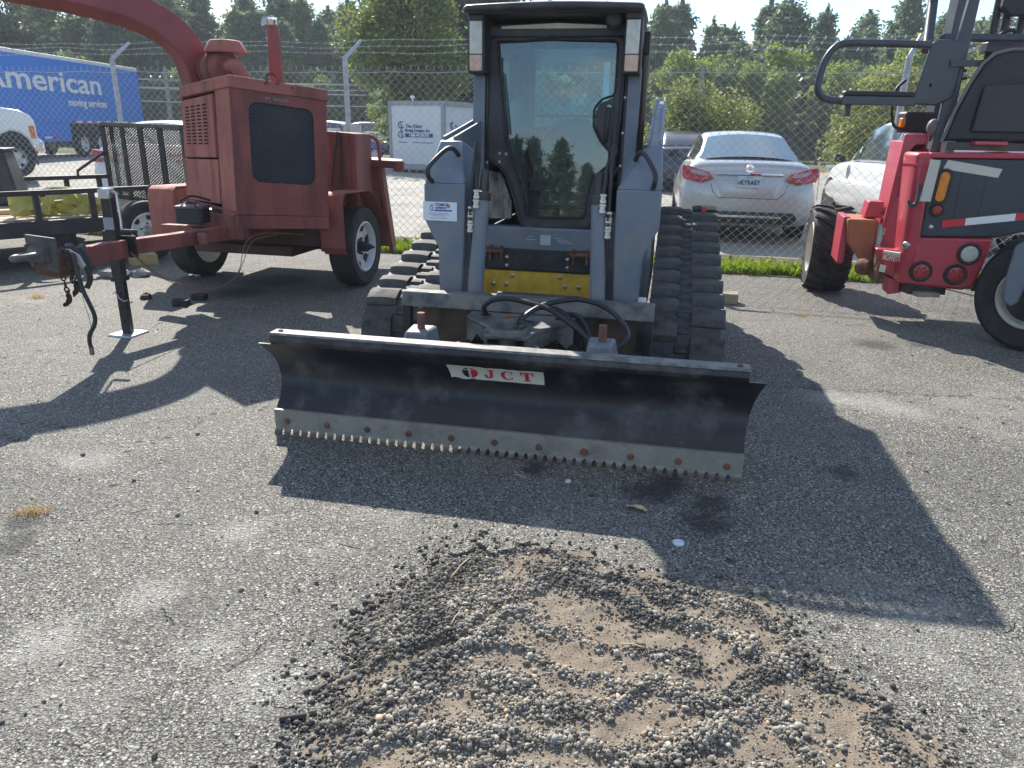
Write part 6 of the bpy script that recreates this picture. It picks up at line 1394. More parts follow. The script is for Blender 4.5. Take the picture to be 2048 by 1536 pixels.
# tongue, pintle hitch
T0, T1, T2 = V(-2.22, 6.05, .60), V(-2.72, 5.24, .595), V(-2.68, 4.36, .64)
def beam(a, b_, w, h):
    d = (b_ - a).normalized(); n = V(-d.y, d.x, 0).normalized() * w / 2; u = V(0, 0, h / 2)
    return MB().hexa([a - n - u, a + n - u, b_ + n - u, b_ - n - u, a - n + u, a + n + u, b_ + n + u, b_ - n + u])
B(beam(T0 + V(.12, .45, 0), T1, .085, .105), 'tongue', FADED, .006); B(beam(T1 + V(.01, .02, 0), T2 + V(.0, -.02, .0), .075, .125), 'tongue_nose', FADED, .006)
B(beam(V(-2.62, 6.1, .60), V(-2.35, 5.62, .60), .06, .07), 'tongue_brace', FADED, .004)
B(beam(V(-2.95, 6.3, .58), V(-2.15, 5.98, .60), .08, .09), 'cross_member', FADED, .004)
q = MB(); q.hexa([V(-2.735, 4.16, .64), V(-2.60, 4.20, .60), V(-2.60, 4.225, .60), V(-2.735, 4.185, .64), V(-2.745, 4.16, .825), V(-2.605, 4.20, .80), V(-2.605, 4.225, .80), V(-2.745, 4.185, .825)]); hp = B(q, 'hitch_plate', mat('old_grey_steel', (.085, .082, .08), .65, var=.3, vs=12, dirt=(.15, .085, .055), damt=.5, dscale=20, bump=.3), .006)
q = MB(); q.tube([V(-2.705 + .050 * math.cos(a), 4.085 + .080 * math.sin(a), .715 + .006 * math.cos(a)) for a in np.linspace(0, 2 * math.pi, 28)][:-1], .019, 10, closed=True); q.build('pintle_ring', mat('worn_pintle', (.11, .108, .108), .5, metal=.2, var=.3, vs=20, dirt=(.12, .07, .05), damt=.5, dscale=15), hp, world=True, smooth=60)
q = MB(); q.hexa([V(-2.72, 4.10, .68), V(-2.63, 4.12, .67), V(-2.63, 4.19, .66), V(-2.72, 4.17, .67), V(-2.71, 4.10, .74), V(-2.64, 4.12, .74), V(-2.63, 4.19, .77), V(-2.72, 4.17, .78)]); q.build('pintle_shank', mat('worn_pintle', (.17, .18, .20)), hp, world=True, bevel=.012)
for x, z in ((-2.725, .755), (-2.645, .745), (-2.72, .665)):
    q = MB(); q.lathe([(.016, 0), (.016, .014), (0, .018)], (x, 4.17, z), (-.2, -1, 0), 6); q.build('bolt', RUST, hp, world=True)
q = MB(); q.hexa([V(-2.73, 4.19, .60), V(-2.62, 4.22, .57), V(-2.62, 4.42, .57), V(-2.73, 4.40, .60), V(-2.73, 4.19, .64), V(-2.62, 4.22, .62), V(-2.62, 4.42, .60), V(-2.73, 4.40, .62)]); q.build('hitch_gusset', RUST, hp, world=True)
# safety chains and lights lead draped over the nose
r3 = random.Random(4)
for pts, rr_, m in (([(-2.62, 4.30, .71), (-2.56, 4.26, .70), (-2.53, 4.24, .62), (-2.54, 4.24, .52), (-2.57, 4.25, .47)], .016, mat('brown_chain', (.05, .03, .025), .8, var=.4, vs=40)), ([(-2.66, 4.34, .72), (-2.60, 4.27, .715), (-2.555, 4.24, .66), (-2.55, 4.22, .57), (-2.52, 4.22, .50)], .015, mat('brown_chain', (.05, .03, .025), .8, var=.4, vs=40)),
                    ([(-2.70, 4.36, .64), (-2.63, 4.28, .50), (-2.60, 4.24, .44), (-2.625, 4.24, .41)], .013, mat('brown_chain', (.05, .03, .025)))):
    P = smooth_path(pts, 4)
    for i in range(len(P) - 1):
        c = (P[i] + P[i + 1]) / 2; d = (P[i + 1] - P[i]).normalized(); n = d.orthogonal().normalized(); n2 = d.cross(n)
        if i % 2: n = n2
        q = MB(); q.tube([c + d * (.020 * math.cos(a)) + n * (.012 * math.sin(a)) for a in np.linspace(0, 6.283, 9)[:-1]], .005, 5, closed=True); q.build('chain_link', m, ch_, world=True)
for pts, rr_ in (([(-2.60, 4.34, .70), (-2.53, 4.24, .70), (-2.50, 4.20, .60), (-2.485, 4.20, .50), (-2.47, 4.20, .45), (-2.445, 4.20, .36), (-2.455, 4.20, .30), (-2.49, 4.20, .245), (-2.50, 4.20, .20), (-2.498, 4.20, .165)], .0125), ([(-2.64, 4.38, .73), (-2.56, 4.3, .735), (-2.51, 4.3, .65), (-2.49, 4.3, .56), (-2.51, 4.28, .50)], .016), ([(-2.62, 4.5, .71), (-2.55, 4.36, .72), (-2.50, 4.32, .66), (-2.48, 4.32, .60)], .018)):
    q = MB(); q.tube(smooth_path([V(*p) for p in pts], 6), rr_, 8); B(q, 'lights_lead', mat('grimy_cable', (.03, .03, .033), .6, dirt=(.1, .08, .06), damt=.5), smooth=70)
q = MB(); q.box(-2.508, -2.486, 4.19, 4.21, .115, .165); B(q, 'lead_plug', mat('grey_plug', (.16, .15, .15), .6), .003)
q = MB(); q.prism([V(-2.56, 4.255, .73), V(-2.50, 4.24, .70), V(-2.475, 4.24, .64), V(-2.50, 4.25, .62), V(-2.535, 4.25, .67)], V(0, .012, 0)); B(q, 'white_tag', mat('dirty_white_tag', (.6, .55, .54), .6))
q = MB(); q.tube(smooth_path([V(-2.53, 4.3, .66), V(-2.50, 4.21, .46), V(-2.485, 4.21, .35), V(-2.48, 4.21, .22)], 5), .0025, 4); B(q, 'thin_wire', GALV)
# jack
JK = mat('new_black_jack', (.016, .016, .018), .32, var=.1, coat=.3)
bj = V(-2.735, 5.08, 0)
q = MB(); q.box(bj.x - .036, bj.x + .036, bj.y - .036, bj.y + .036, .40, .975); jo = B(q, 'tongue_jack', JK, .006)
q = MB(); q.box(bj.x - .029, bj.x + .029, bj.y - .029, bj.y + .029, .012, .42); q.build('jack_leg', JK, jo, world=True, bevel=.004)
q = MB(); q.box(bj.x - .046, bj.x + .046, bj.y - .046, bj.y + .046, .385, .42); q.build('jack_collar', JK, jo, world=True, bevel=.006)
q = MB(); q.box(bj.x - .034, bj.x + .034, bj.y - .04, bj.y - .035, .74, .82); q.build('jack_label', mat('grey_label', (.3, .31, .33), .5), jo, world=True)
q = MB(); q.hexa([bj + V(-.115, -.07, .0), bj + V(.07, -.115, .0), bj + V(.115, .07, .0), bj + V(-.07, .115, .0), bj + V(-.11, -.065, .013), bj + V(.065, -.11, .013), bj + V(.11, .065, .013), bj + V(-.065, .11, .013)]); q.build('jack_foot', GALV, jo, world=True, bevel=.003)
q = MB(); q.box(bj.x - .042, bj.x + .036, bj.y - .042, bj.y + .042, .94, 1.005); q.build('jack_cap', mat('zinc_cap', (.55, .56, .57), .3, metal=.8), jo, world=True, bevel=.008)
q = MB(); q.tube(smooth_path([bj + V(.036, -.02, .985), bj + V(.075, -.03, .98), bj + V(.085, -.04, .90), bj + V(.092, -.05, .80), bj + V(.095, -.06, .75)], 5) + [bj + V(.105, -.065, .732)], .008, 8); q.build('crank_arm', STEEL, jo, world=True, smooth=60)
q = MB(); q.lathe([(.012, 0), (.015, .01), (.015, .08), (.018, .09), (.012, .10)], bj + V(.10, -.065, .735), (1, -.1, -.02), 10); q.build('crank_grip', BLACK_PLASTIC, jo, world=True)
q = MB(); q.box(bj.x - .10, bj.x + .02, bj.y + .04, bj.y + .07, .50, .72); q.box(bj.x + .0, bj.x + .13, bj.y + .035, bj.y + .05, .54, .69); q.build('jack_bracket', JK, jo, world=True, bevel=.004)
for i, z in enumerate((.30, .20, .10)):
    q = MB(); q.lathe([(.010, 0), (.010, .001), (0, .001)], bj + V(.004, -.0295, z), (0, -1, 0), 12); q.build('pin_hole', mat('deep_hole', (.006, .006, .006)), jo, world=True)
q = MB(); q.tube([bj + V(-.04, -.045, .30), bj + V(-.025, -.05, .32), bj + V(0, -.05, .27), bj + V(.03, -.05, .25), bj + V(.045, -.03, .255)], .004, 6); q.build('jack_pin', STEEL, jo, world=True)
# battery on the frame
q = MB(); q.box(-2.705, -2.49, 5.99, 6.15, .665, .785); bt = B(q, 'battery', BLACK_PLASTIC, .008)
q = MB(); q.box(-2.71, -2.485, 5.985, 6.155, .785, .806); q.build('battery_lid', mat('grey_lid', (.10, .10, .11), .5), bt, world=True, bevel=.004)
for x in (-2.66, -2.54):
    q = MB(); q.lathe([(.014, 0), (.012, .02), (0, .021)], (x, 6.03, .806), (0, 0, 1), 10); q.build('battery_post', STEEL, bt, world=True)
q = MB(); q.tube(smooth_path([V(-2.66, 6.03, .825), V(-2.65, 6.0, .85), V(-2.58, 6.05, .88), V(-2.48, 6.15, .84)], 6), .009, 8); q.tube(smooth_path([V(-2.54, 6.03, .825), V(-2.53, 5.97, .83), V(-2.50, 5.96, .72), V(-2.50, 5.98, .66)], 6), .008, 8); q.build('battery_cable', BLACK_PLASTIC, bt, world=True, smooth=60)
for k, pts in enumerate(([V(-2.58, 4.98, .60), V(-2.45, 5.1, .42), V(-2.32, 5.3, .30), V(-2.22, 5.42, .27), V(-2.10, 5.55, .34), V(-2.02, 5.65, .55), V(-1.98, 5.72, .60), V(-1.85, 5.82, .62)], [V(-2.58, 4.98, .59), V(-2.44, 5.1, .40), V(-2.30, 5.3, .285), V(-2.2, 5.42, .275), V(-2.09, 5.55, .36), V(-2.04, 5.63, .57), V(-1.95, 5.75, .635), V(-1.7, 6.0, .60)])):
    q = MB(); q.tube(smooth_path(pts, 6), .0032, 5); B(q, 'brown_wire', mat('brown_wire', (.22, .10, .06), .6), smooth=60)

# ---------------------------------------------------------------- black utility trailer at the left
FLAT = mat('flat_black_trailer', (.028, .027, .030), .5, var=.2, dirt=(.10, .095, .09), damt=.4, dscale=8, rust=(.10, .05, .03), ramt=.74)
PLANK = mat('sun_bleached_plank', (.46, .36, .25), .8, var=.22, vs=7, dirt=(.25, .18, .12), damt=.5, dscale=5, bump=.3, bscale=40)
ut = thing('utility_trailer', 'flat black utility trailer with wooden deck, side rails and a mesh ramp gate', 'utility trailer', (-4.51, 9.33, 0), 50.0)
# local x runs along the trailer to its tail at x = 0, y across; the near side is y = -1.05
for y in (-1.05, 1.05):
    q = MB(); q.box(-3.9, 0, y - .035, y + .035, .335, .485); q.build('side_frame', FLAT, ut, bevel=.006)
    q = MB(); q.box(-3.9, 0, y - .022, y + .022, .728, .778); q.build('top_rail', FLAT, ut, bevel=.006)
    for x in ((-3.6, -2.6, -1.58, -1.06, -.03) if y < 0 else (-3.6, -2.6, -1.5, -.53, -.14)):
        q = MB(); q.box(x - .026, x + .026, y - .026, y + .026, .48, .73); q.build('rail_post', FLAT, ut, bevel=.004)
for x in (-3.86, -.04):
    q = MB(); q.box(x - .04, x + .04, -1.01, 1.01, .335, .485); q.build('end_frame', FLAT, ut)
for x in (-3.0, -2.0, -1.0):
    q = MB(); q.box(x - .03, x + .03, -1.01, 1.01, .34, .46); q.build('cross_beam', FLAT, ut)
for k in range(14):
    y = -1.0 + k * .143; q = MB(); q.box(-3.8, -.08, y, y + .137, .462, .50 + .003 * math.sin(k * 2.3)); q.build('deck_plank', PLANK, ut, bevel=.004)
for s in (-1, 1):
    w = wheel(ut, (-.62, s * 1.20, .325), .315, .20, (0, s, 0), .195, 6, WHITE_RIM)
    q = MB(); q.lathe([(0, .16), (.028, .16), (.032, .05), (.055, .045), (.055, 0)], (-.62, s * 1.20, .325), (0, s, 0), 16); q.build('hub', STEEL, w)
    for k in range(5):
        a = 2 * math.pi * k / 5 + .3; q = MB(); q.lathe([(.010, 0), (.010, .02), (0, .024)], (-.62 + .075 * math.cos(a), s * 1.24, .325 + .075 * math.sin(a)), (0, s, 0), 6); q.build('wheel_nut', BLACK_PLASTIC, w)
q = MB(); q.box(-.66, -.58, -1.2, 1.2, .29, .35); q.build('axle', FLAT, ut)
q = MB(); q.box(-1.6, -1.25, -1.0, -.6, .12, .33); q.build('under_box', FLAT, ut)
# ramp gate with expanded metal
gate_o = MB(); gate_o.tube([V(0, -1.05, 1.385), V(0, 1.05, 1.40)], .03, 4); gate = gate_o.build('ramp_gate', FLAT, ut)
gp = lambda s, t, o=0: V(.012 * o, 1.05 - 2.1 * s, .50 + .88 * t)
for s in (0, .27, .50, .74, 1):
    q = MB(); q.tube([gp(s, -.03), gp(s, 1)], .034, 4); q.build('gate_bar', FLAT, gate)
q = MB(); q.tube([gp(0, .02), gp(1, .02)], .03, 4); q.build('gate_bar', FLAT, gate)
q = MB(); SL = 2.1 / .88 * .42
for fam in (1, -1):
    for k in range(-40, 70):
        pts = [gp(s, k / 27 + fam * s * SL, 1 + fam * .3) for s in np.linspace(0, 1, 80) if 0 <= k / 27 + fam * s * SL <= 1]
        if len(pts) > 1: q.tube([pts[0], pts[-1]], .0085, 3, caps=False)
stuff(q.build('gate_mesh', FLAT, gate, smooth=None))
q = MB(); q.tube([V(-.38, 1.05, .77), V(-.38, 1.05, .83), V(-.01, 1.03, 1.07)], .018, 6); q.build('gate_strut', FLAT, ut)
# things lying on it
tb = thing('toolbox', 'dark upright equipment box standing on the trailer at the left edge', 'toolbox', (-6.0, 8.75, .503), 20)
q = MB(); q.hexa([(-.75, -.25, 0), (.30, -.25, 0), (.30, .3, 0), (-.75, .3, 0), (-.75, -.2, .60), (.20, -.2, .60), (.20, .25, .60), (-.75, .25, .60)]); q.build('box_body', mat('dark_box', (.03, .032, .042), .5, var=.2, dirt=(.08, .08, .08), damt=.4), tb, bevel=.03)
q = MB(); q.box(-.4, .1, -.262, -.235, .2, .24); q.build('box_handle', FLAT, tb)
q = MB(); q.box(-.76, .22, -.23, .28, .585, .62); q.build('box_lid', FLAT, tb, bevel=.01)
pk_ = MB(); pk_.box(-.5, .28, -.07, .07, 0, .045); o = pk_.build('lumber_plank', mat('fresh_lumber', (.55, .40, .22), .7, var=.15, vs=9, bump=.2), None, bevel=.004); o.location = (-5.35, 7.75, .503); o.rotation_euler = (0, 0, rad(35)); tag(o, 'short pale board lying on the trailer deck by the near rail', 'plank')
STRAP = mat('yellow_webbing', (.44, .40, .10), .75, var=.12, vs=12, dirt=(.25, .22, .08), damt=.4, dscale=14, bump=.2, bscale=120)
sp = thing('strap_bundle', 'loosely folded heap of wide yellow webbing strap on the trailer deck', 'strap', (-4.72, 7.86, .505), 46)
def ribbon(path, w, side):
    P = smooth_path(path, 6); b = MB(); rows = [[], []]
    for i, p in enumerate(P):
        sd_ = Vector(side).normalized(); rows[0].append(p - sd_ * w / 2); rows[1].append(p + sd_ * w / 2)
    b.slab(rows, (0, 0, .004)); return b
r4 = random.Random(12)
for i in range(10):
    cx_0 = -.34 + i * .078; R0 = r4.uniform(.075, .15); w = r4.uniform(.085, .115); zc = .05 + (.075 if i % 3 == 1 else 0) + r4.uniform(0, .02); tx, ty = r4.uniform(-.55, .55), r4.uniform(-.75, .1)
    Mt = Matrix.Translation((cx_0, -.05 + .07 * (i % 2), zc)) @ Matrix.Rotation(tx, 4, 'Y') @ Matrix.Rotation(ty, 4, 'X')
    a0, a1 = r4.uniform(-.5, .3), r4.uniform(4.6, 6.0); rows = [[], []]
    for a in np.linspace(a0, a1, 26):
        r_r = R0 * (1 + .25 * math.sin(2 * a + i)); z_w = .03 * math.sin(1.5 * a + i * 1.7)
        for k, zz_ in ((0, -w / 2), (1, w / 2)): rows[k].append(Mt @ Vector((r_r * 1.25 * math.cos(a), r_r * .8 * math.sin(a), zz_ + z_w)))
    q = MB(); q.slab([[V(p.x, p.y, max(p.z, .004)) for p in r] for r in rows], (.0, .0035, .001)); q.build('strap_fold', STRAP, sp, smooth=70)

# ---------------------------------------------------------------- red truck mounted forklift
FRED = mat('gloss_red_paint', (.50, .04, .07), .35, var=.06, vs=1.5, dirt=(.30, .06, .06), damt=.35, dscale=4, coat=.3)
FNAVY = mat('charcoal_panel', (.035, .043, .060), .42, var=.08, vs=1.5, dirt=(.08, .085, .10), damt=.3, dscale=3)
FGREY = mat('charcoal_tube', (.055, .063, .078), .38, var=.1, dirt=(.12, .12, .13), damt=.3)
fk = thing('forklift', 'red and charcoal truck mounted forklift with round tail lights and open operator seat', 'forklift', (3.45, 5.9, 0), -15.0)
FM = frame_of(fk).inverted()
def K(b, name, m, bevel=0.0, parent=None, **k): return b.build(name, m, parent or fk, world=True, bevel=bevel, **k)
xd, yd = V(.966, -.259, 0), V(.259, .966, 0)             # along the rear panel, and away from the viewer
c0b, c0t = V(3.04, 5.60, .37), V(2.995, 5.60, 1.315)     # rear left corner post, bottom and top (leans a little)
def R(s, z, o=0.0):                                       # point on the rear face: s metres right of the corner
    t = (z - .37) / .945; return V(c0b.x + (c0t.x - c0b.x) * t, 5.60, z) + xd * s - yd * o
def rpoly(P, o=0.0): return [R(s, z, o) for s, z in P]
q = MB(); q.prism(rpoly([(-.03, .36), (.34, .345), (.42, .38), (.50, .74), (.0, .72), (-.03, .55)]), yd * .9); K(q, 'counterweight', FRED, .02)
q = MB(); q.prism(rpoly([(.0, .725), (.50, .742), (1.2, .95), (1.2, 1.30), (.02, 1.285)]), yd * .85); pn = K(q, 'rear_panel', FNAVY, .015)
q = MB(); q.prism(rpoly([(-.01, 1.288), (1.2, 1.305), (1.2, 1.345), (-.01, 1.325)]), yd * .85); K(q, 'deck_edge', FRED, .008)
for s in (.20, .36):
    q = MB(); q.tube([R(s, .80, -.002), R(s + .02, 1.22, -.002)], .006, 6); q.build('panel_rib', FNAVY, pn, world=True)
# rounded red corner post and its side wall
q = MB(); q.prism([R(.015, .36), R(.015, .36) - xd * .10 + yd * .03 - V(0, 0, .0), R(.015, .36) - xd * .13 + yd * .10, R(.015, .36) - xd * .13 + yd * .5, R(.015, .36) + yd * .5], c0t - c0b + V(0, 0, .02)); K(q, 'corner_post', FRED, .03, seg=3)
q = MB(); q.prism([V(2.93, 6.0, .74), V(3.02, 5.97, .74), V(3.02, 5.97, .95), V(3.0, 5.97, 1.30), V(3.06, 5.97, 1.37), V(3.15, 5.97, 1.37), V(3.15, 5.97, 1.45), V(2.975, 6.0, 1.45)], yd * .06); K(q, 'side_frame', FRED, .01)
q = MB(); q.prism([V(2.98, 6.06, .74), V(3.2, 6.0, .74), V(3.2, 6.0, 1.40), V(3.0, 6.06, 1.40)], yd * .5); K(q, 'engine_bay', FRED, .01)
q = MB(); q.prism([V(2.985, 6.03, 1.20), V(3.03, 6.02, 1.20), V(3.07, 6.01, 1.33), V(3.12, 6.0, 1.345), V(3.12, 6.0, 1.39), V(3.03, 6.02, 1.37)], -yd * .012); K(q, 'bay_opening', mat('dark_bay', (.02, .012, .014), .7))
q = MB(); q.prism([V(2.90, 5.98, .42), V(3.03, 5.72, .40), V(3.02, 5.72, 1.0), V(2.97, 5.98, .98)], V(.05, .05, 0)); K(q, 'side_wall', FRED, .01)
q = MB(); q.tube([V(2.86, 5.72, 1.235), V(2.93, 5.66, 1.235), V(2.99, 5.62, 1.235)], .012, 8); K(q, 'latch_lever', FRED)
q = MB(); q.tube(smooth_path([R(-.055, 1.10, .03), R(-.06, 1.02, .05), R(-.075, .965, .055), R(-.105, .955, .05), R(-.115, .99, .045)], 4), .014, 8); K(q, 'hook', BLACK, smooth=60)
q = MB(); q.lathe([(.03, 0), (.025, .01), (.012, .012), (0, .012)], R(-.09, .66, .03), -xd * .5 - yd, 14); K(q, 'keeper', STEEL)
# tail lights
def lamp(s, z, r, m, name):
    q = MB(); q.lathe([(r * 1.42, -.005), (r * 1.42, .010), (r * 1.25, .018), (r * 1.02, .012), (.0, .010)], R(s, z), -yd, 30); o = K(q, name, BLACK_PLASTIC, smooth=40)
    q = MB(); q.lathe([(r, .011), (r * .97, .018), (r * .6, .022), (0, .024)], R(s, z), -yd, 28); q.build('lens', m, o, world=True, smooth=50)
    for k in range(6):
        a = k * math.pi / 3; q = MB(); c = R(s + r * .6 * math.cos(a), z + r * .6 * math.sin(a)); q.lathe([(.012, .020), (.008, .0245), (0, .025)], c, -yd, 8); q.build('lens_facet', m, o, world=True)
RLENS = mat('dull_red_lens', (.33, .018, .028), .28, var=.2, vs=40, coat=.4)
lamp(.345, .62, .058, mat('white_lamp', (.55, .54, .47), .4, var=.08, vs=30), 'reversing_light'); lamp(.040, .47, .056, RLENS, 'tail_light'); lamp(.275, .462, .056, RLENS, 'tail_light'); lamp(.085, .925, .034, RLENS, 'small_tail_light')
q = MB(); q.prism([R(.097 + .055 * math.cos(a) + .008 * (1 if math.sin(a) > 0 else -1) * 1, 1.09 + .055 * math.sin(a) + .075 * (1 if math.sin(a) > 0 else -1), .0) for a in np.linspace(.01, 6.27, 28)], -yd * .012); o = K(q, 'amber_light', BLACK_PLASTIC)
q = MB(); q.prism([R(.097 + .032 * math.cos(a) + .008 * (1 if math.sin(a) > 0 else -1), 1.09 + .032 * math.sin(a) + .072 * (1 if math.sin(a) > 0 else -1), .012) for a in np.linspace(.01, 6.27, 24)], -yd * .008); q.build('amber_lens', AMBER_LENS, o, world=True, bevel=.004)
q = MB(); q.prism(rpoly([(-.045, .985), (.028, .985), (.055, 1.275), (-.012, 1.28)], .034), -yd * .002); K(q, 'white_reflector', mat('cream_reflector', (.60, .57, .50), .45, var=.04))
q = MB(); q.prism(rpoly([(.085, 1.215), (.108, 1.278), (.465, 1.225), (.445, 1.165)], .003), -yd * .002); K(q, 'white_reflector', mat('cream_reflector', (.60, .57, .50)))
for s0, s1, m in ((.135, .285, mat('red_tape_reflector', (.62, .025, .035), .4)), (.285, .60, WHITE_PRINT), (.60, .75, mat('red_tape_reflector', (.62, .025, .035)))):
    z = lambda s: .800 + (s - .135) * .155
    q = MB(); q.prism(rpoly([(s0, z(s0)), (s1, z(s1)), (s1, z(s1) + .052), (s0, z(s0) + .052)], .003), -yd * .002); K(q, 'reflector_tape', m)
q = MB(); q.lathe([(.018, 0), (.014, .004), (.006, .008), (0, .008)], R(.065, .80, .0), -yd, 12); K(q, 'lock', STEEL)
# left foot with maker plate, hitch link and tan side box
q = MB(); q.prism([V(2.82, 5.83, .60), V(2.97, 5.74, .60), V(2.99, 5.74, .37), V(2.90, 5.80, .42)], V(.10, .3, 0)); ft = K(q, 'stabiliser_foot', FRED, .015)
M = basis(V(2.86, 5.778, .548), V(.15, -.09, -.012), V(.0, 0, 1))
lettering('MOFFETT', .060, mat('cream_print', (.70, .62, .50), .5), ft, FM @ M @ Matrix.Translation((0.004, 0, .028)), bold=.002, depth=.001, sx=.50)
q = MB(); q.box(0, .045, -.115, -.06, .026, .028, M); q.build('small_plate', mat('cream_print', (.70, .62, .50)), ft, world=True)
q = MB(); q.box(.0, .12, .03, .05, .0, .05, M); q.build('foot_step', mat('pale_step', (.55, .52, .46), .6), ft, world=True)
TANP = mat('faded_orange_red', (.40, .14, .06), .6, var=.15, dirt=(.25, .08, .05), damt=.4)
q = MB(); q.prism([V(2.70, 6.15, .79), V(2.93, 6.08, .79), V(2.93, 6.05, .44), V(2.84, 6.06, .44), V(2.72, 6.12, .60)], V(.15, .45, 0)); K(q, 'stabiliser_leg', TANP, .02)
q = MB(); q.prism([V(2.695, 6.20, .42), V(2.745, 6.19, .42), V(2.745, 6.19, .80), V(2.695, 6.20, .80)], V(.12, .42, 0)); K(q, 'leg_plate', FRED, .006)
q = MB(); q.prism([V(2.86, 6.2, .80), V(2.98, 6.15, .80), V(2.98, 6.15, .93), V(2.88, 6.2, .93)], V(.05, .2, 0)); K(q, 'mount_lug', FRED, .01)
q = MB(); q.tube(smooth_path([V(2.85, 5.80, .50), V(2.83, 5.76, .42), V(2.84, 5.75, .36), V(2.875, 5.76, .36), V(2.875, 5.77, .44), V(2.86, 5.80, .50)], 5), .014, 8); K(q, 'rusty_shackle', RUST, smooth=60)
q = MB(); q.lathe([(.0, -.05), (.06, -.045), (.07, 0), (.06, .045), (0, .05)], (2.80, 5.92, .44), (.5, -.8, 0), 14); K(q, 'rusty_knuckle', RUST)
q = MB(); q.prism([V(2.93, 5.78, .38), V(3.05, 5.75, .38), V(3.04, 5.75, .27), V(2.95, 5.77, .25)], V(.05, .2, 0)); K(q, 'lower_red_plate', FRED, .006)
q = MB(); q.box(3.02, 3.3, 5.6, 6.3, .29, .37); K(q, 'under_beam', BLACK)
q = MB(); q.box(3.05, 3.22, 5.52, 5.62, .285, .315); K(q, 'wooden_chock_pad', mat('old_wood_pad', (.30, .24, .17), .8, var=.2), .004)
# wheels
def big_tyre(c, r, w, ax, rim_r, lug_h, nl, rim_m):
    wo = wheel(fk, c, r, w, ax, rim_r, 5, rim_m, 'drive_wheel', holes=False); a_ = Vector(ax).normalized(); u = V(0, 0, 1); v = a_.cross(u); c = Vector(c)
    me = None
    for k in range(nl):
        for s in (-1, 1):
            t0 = 2 * math.pi * (k + (.5 if s > 0 else 0)) / nl; b = MB(); rows = []
            for f in np.linspace(0, 1, 6):
                th = t0 + f * .36; p = a_ * (s * w * (.02 + .48 * f)); rd = u * math.cos(th) + v * math.sin(th); tg = v * math.cos(th) - u * math.sin(th); hh = lug_h * (1 - .15 * f) - (.02 if f > .9 else 0)
                rows.append([c + p + rd * (r - .012) + tg * -.026, c + p + rd * (r + hh) + tg * -.018, c + p + rd * (r + hh) + tg * .018, c + p + rd * (r - .012) + tg * .026])
            b.grid(rows); b.build('tread_lug', RUBBER, wo, world=True) if False else b.build('tread_lug', RUBBER, wo)
    return wo
def loc(p): return FM @ Vector(p)
axl = (FM.to_3x3() @ V(-.966, .259, 0))
CREAM = mat('cream_wheel_paint', (.62, .58, .50), .4, var=.05, dirt=(.3, .25, .2), damt=.4)
big_tyre(loc((3.02, 7.20, .40)), .385, .36, axl, .245, .022, 17, CREAM)
big_tyre(loc((5.1, 6.64, .40)), .385, .36, -axl, .245, .022, 17, CREAM)
ax2 = (FM.to_3x3() @ V(-.86, -.50, 0))
sw = wheel(fk, loc((3.69, 5.16, .375)), .375, .27, ax2, .22, 5, CREAM, 'steer_wheel', holes=False)
q = MB(); q.lathe([(0, -.02), (.16, -.02), (.17, .02), (.10, .06), (0, .07)], loc((3.635, 5.13, .375)), ax2, 20); q.build('dark_hub', BLACK, sw)
q = MB(); P = [V(3.390, 5.06, .74), V(3.460, 5.03, .80), V(3.560, 4.99, .80), V(3.530, 5.00, .66), V(3.500, 5.02, .50), V(3.480, 5.03, .36), V(3.440, 5.045, .325), V(3.390, 5.06, .36), V(3.375, 5.065, .50)]
q.prism(P, V(.03, .05, 0)); K(q, 'wheel_fork', mat('steel_blue_fork', (.13, .155, .19), .45, dirt=(.2, .2, .2), damt=.3), .015)
AR = [(.40, .345), (.425, .43), (.47, .55), (.54, .66), (.63, .745), (.75, .80), (.9, .83), (1.2, .83), (1.2, .345)]
q = MB(); q.prism(rpoly(AR, .004), yd * .012); o = K(q, 'wheel_arch', BLACK_PLASTIC)
# roll bars, side gate and mast
q = MB(); q.prism([V(3.03, 5.70, 1.31), V(3.15, 5.68, 1.31), V(3.14, 5.68, 1.45), V(3.165, 5.70, 2.0), V(3.20, 5.74, 2.42), V(3.13, 5.75, 2.42), V(3.075, 5.72, 2.0), V(3.05, 5.70, 1.55)], V(.015, .06, 0)); K(q, 'roll_bar', FGREY, .01)
q = MB(); q.tube([V(3.02, 6.0, 2.04), V(3.13, 6.25, 2.34), V(3.19, 6.4, 2.6)], .036, 10); K(q, 'front_roll_bar', FGREY, smooth=60)
q = MB(); q.prism([V(2.835, 5.70, 1.69), V(2.85, 5.70, 1.65), V(3.00, 5.69, 1.645), V(3.12, 5.69, 1.70), V(3.135, 5.69, 2.05), V(3.10, 5.69, 2.075), V(2.93, 5.70, 2.08), V(2.895, 5.70, 2.05)], V(.02, .05, 0)); K(q, 'gate_plate', FGREY, .012)
q = MB(); q.lathe([(.012, 0), (.010, .004), (0, .004)], V(2.94, 5.695, 1.78), (0, -1, 0), 12); K(q, 'plate_hole', mat('deep_hole', (.006, .006, .006)))
q = MB(); q.tube(smooth_path([V(2.90, 5.72, 2.045), V(2.60, 5.74, 2.05), V(2.34, 5.76, 2.05), V(2.25, 5.76, 2.02), V(2.19, 5.76, 1.93), V(2.165, 5.76, 1.80), V(2.175, 5.76, 1.725), V(2.23, 5.76, 1.68), V(2.33, 5.75, 1.665)], 6) + [V(2.85, 5.73, 1.665)], .0255, 12); K(q, 'side_gate_bar', FGREY, smooth=70)
q = MB(); q.box(2.33, 2.86, 5.70, 5.78, 1.64, 1.70); K(q, 'arm_pad_base', FGREY, .006)
q = MB(); q.box(2.345, 2.845, 5.70, 5.78, 1.70, 1.735); K(q, 'arm_pad', BLACK_PLASTIC, .012)
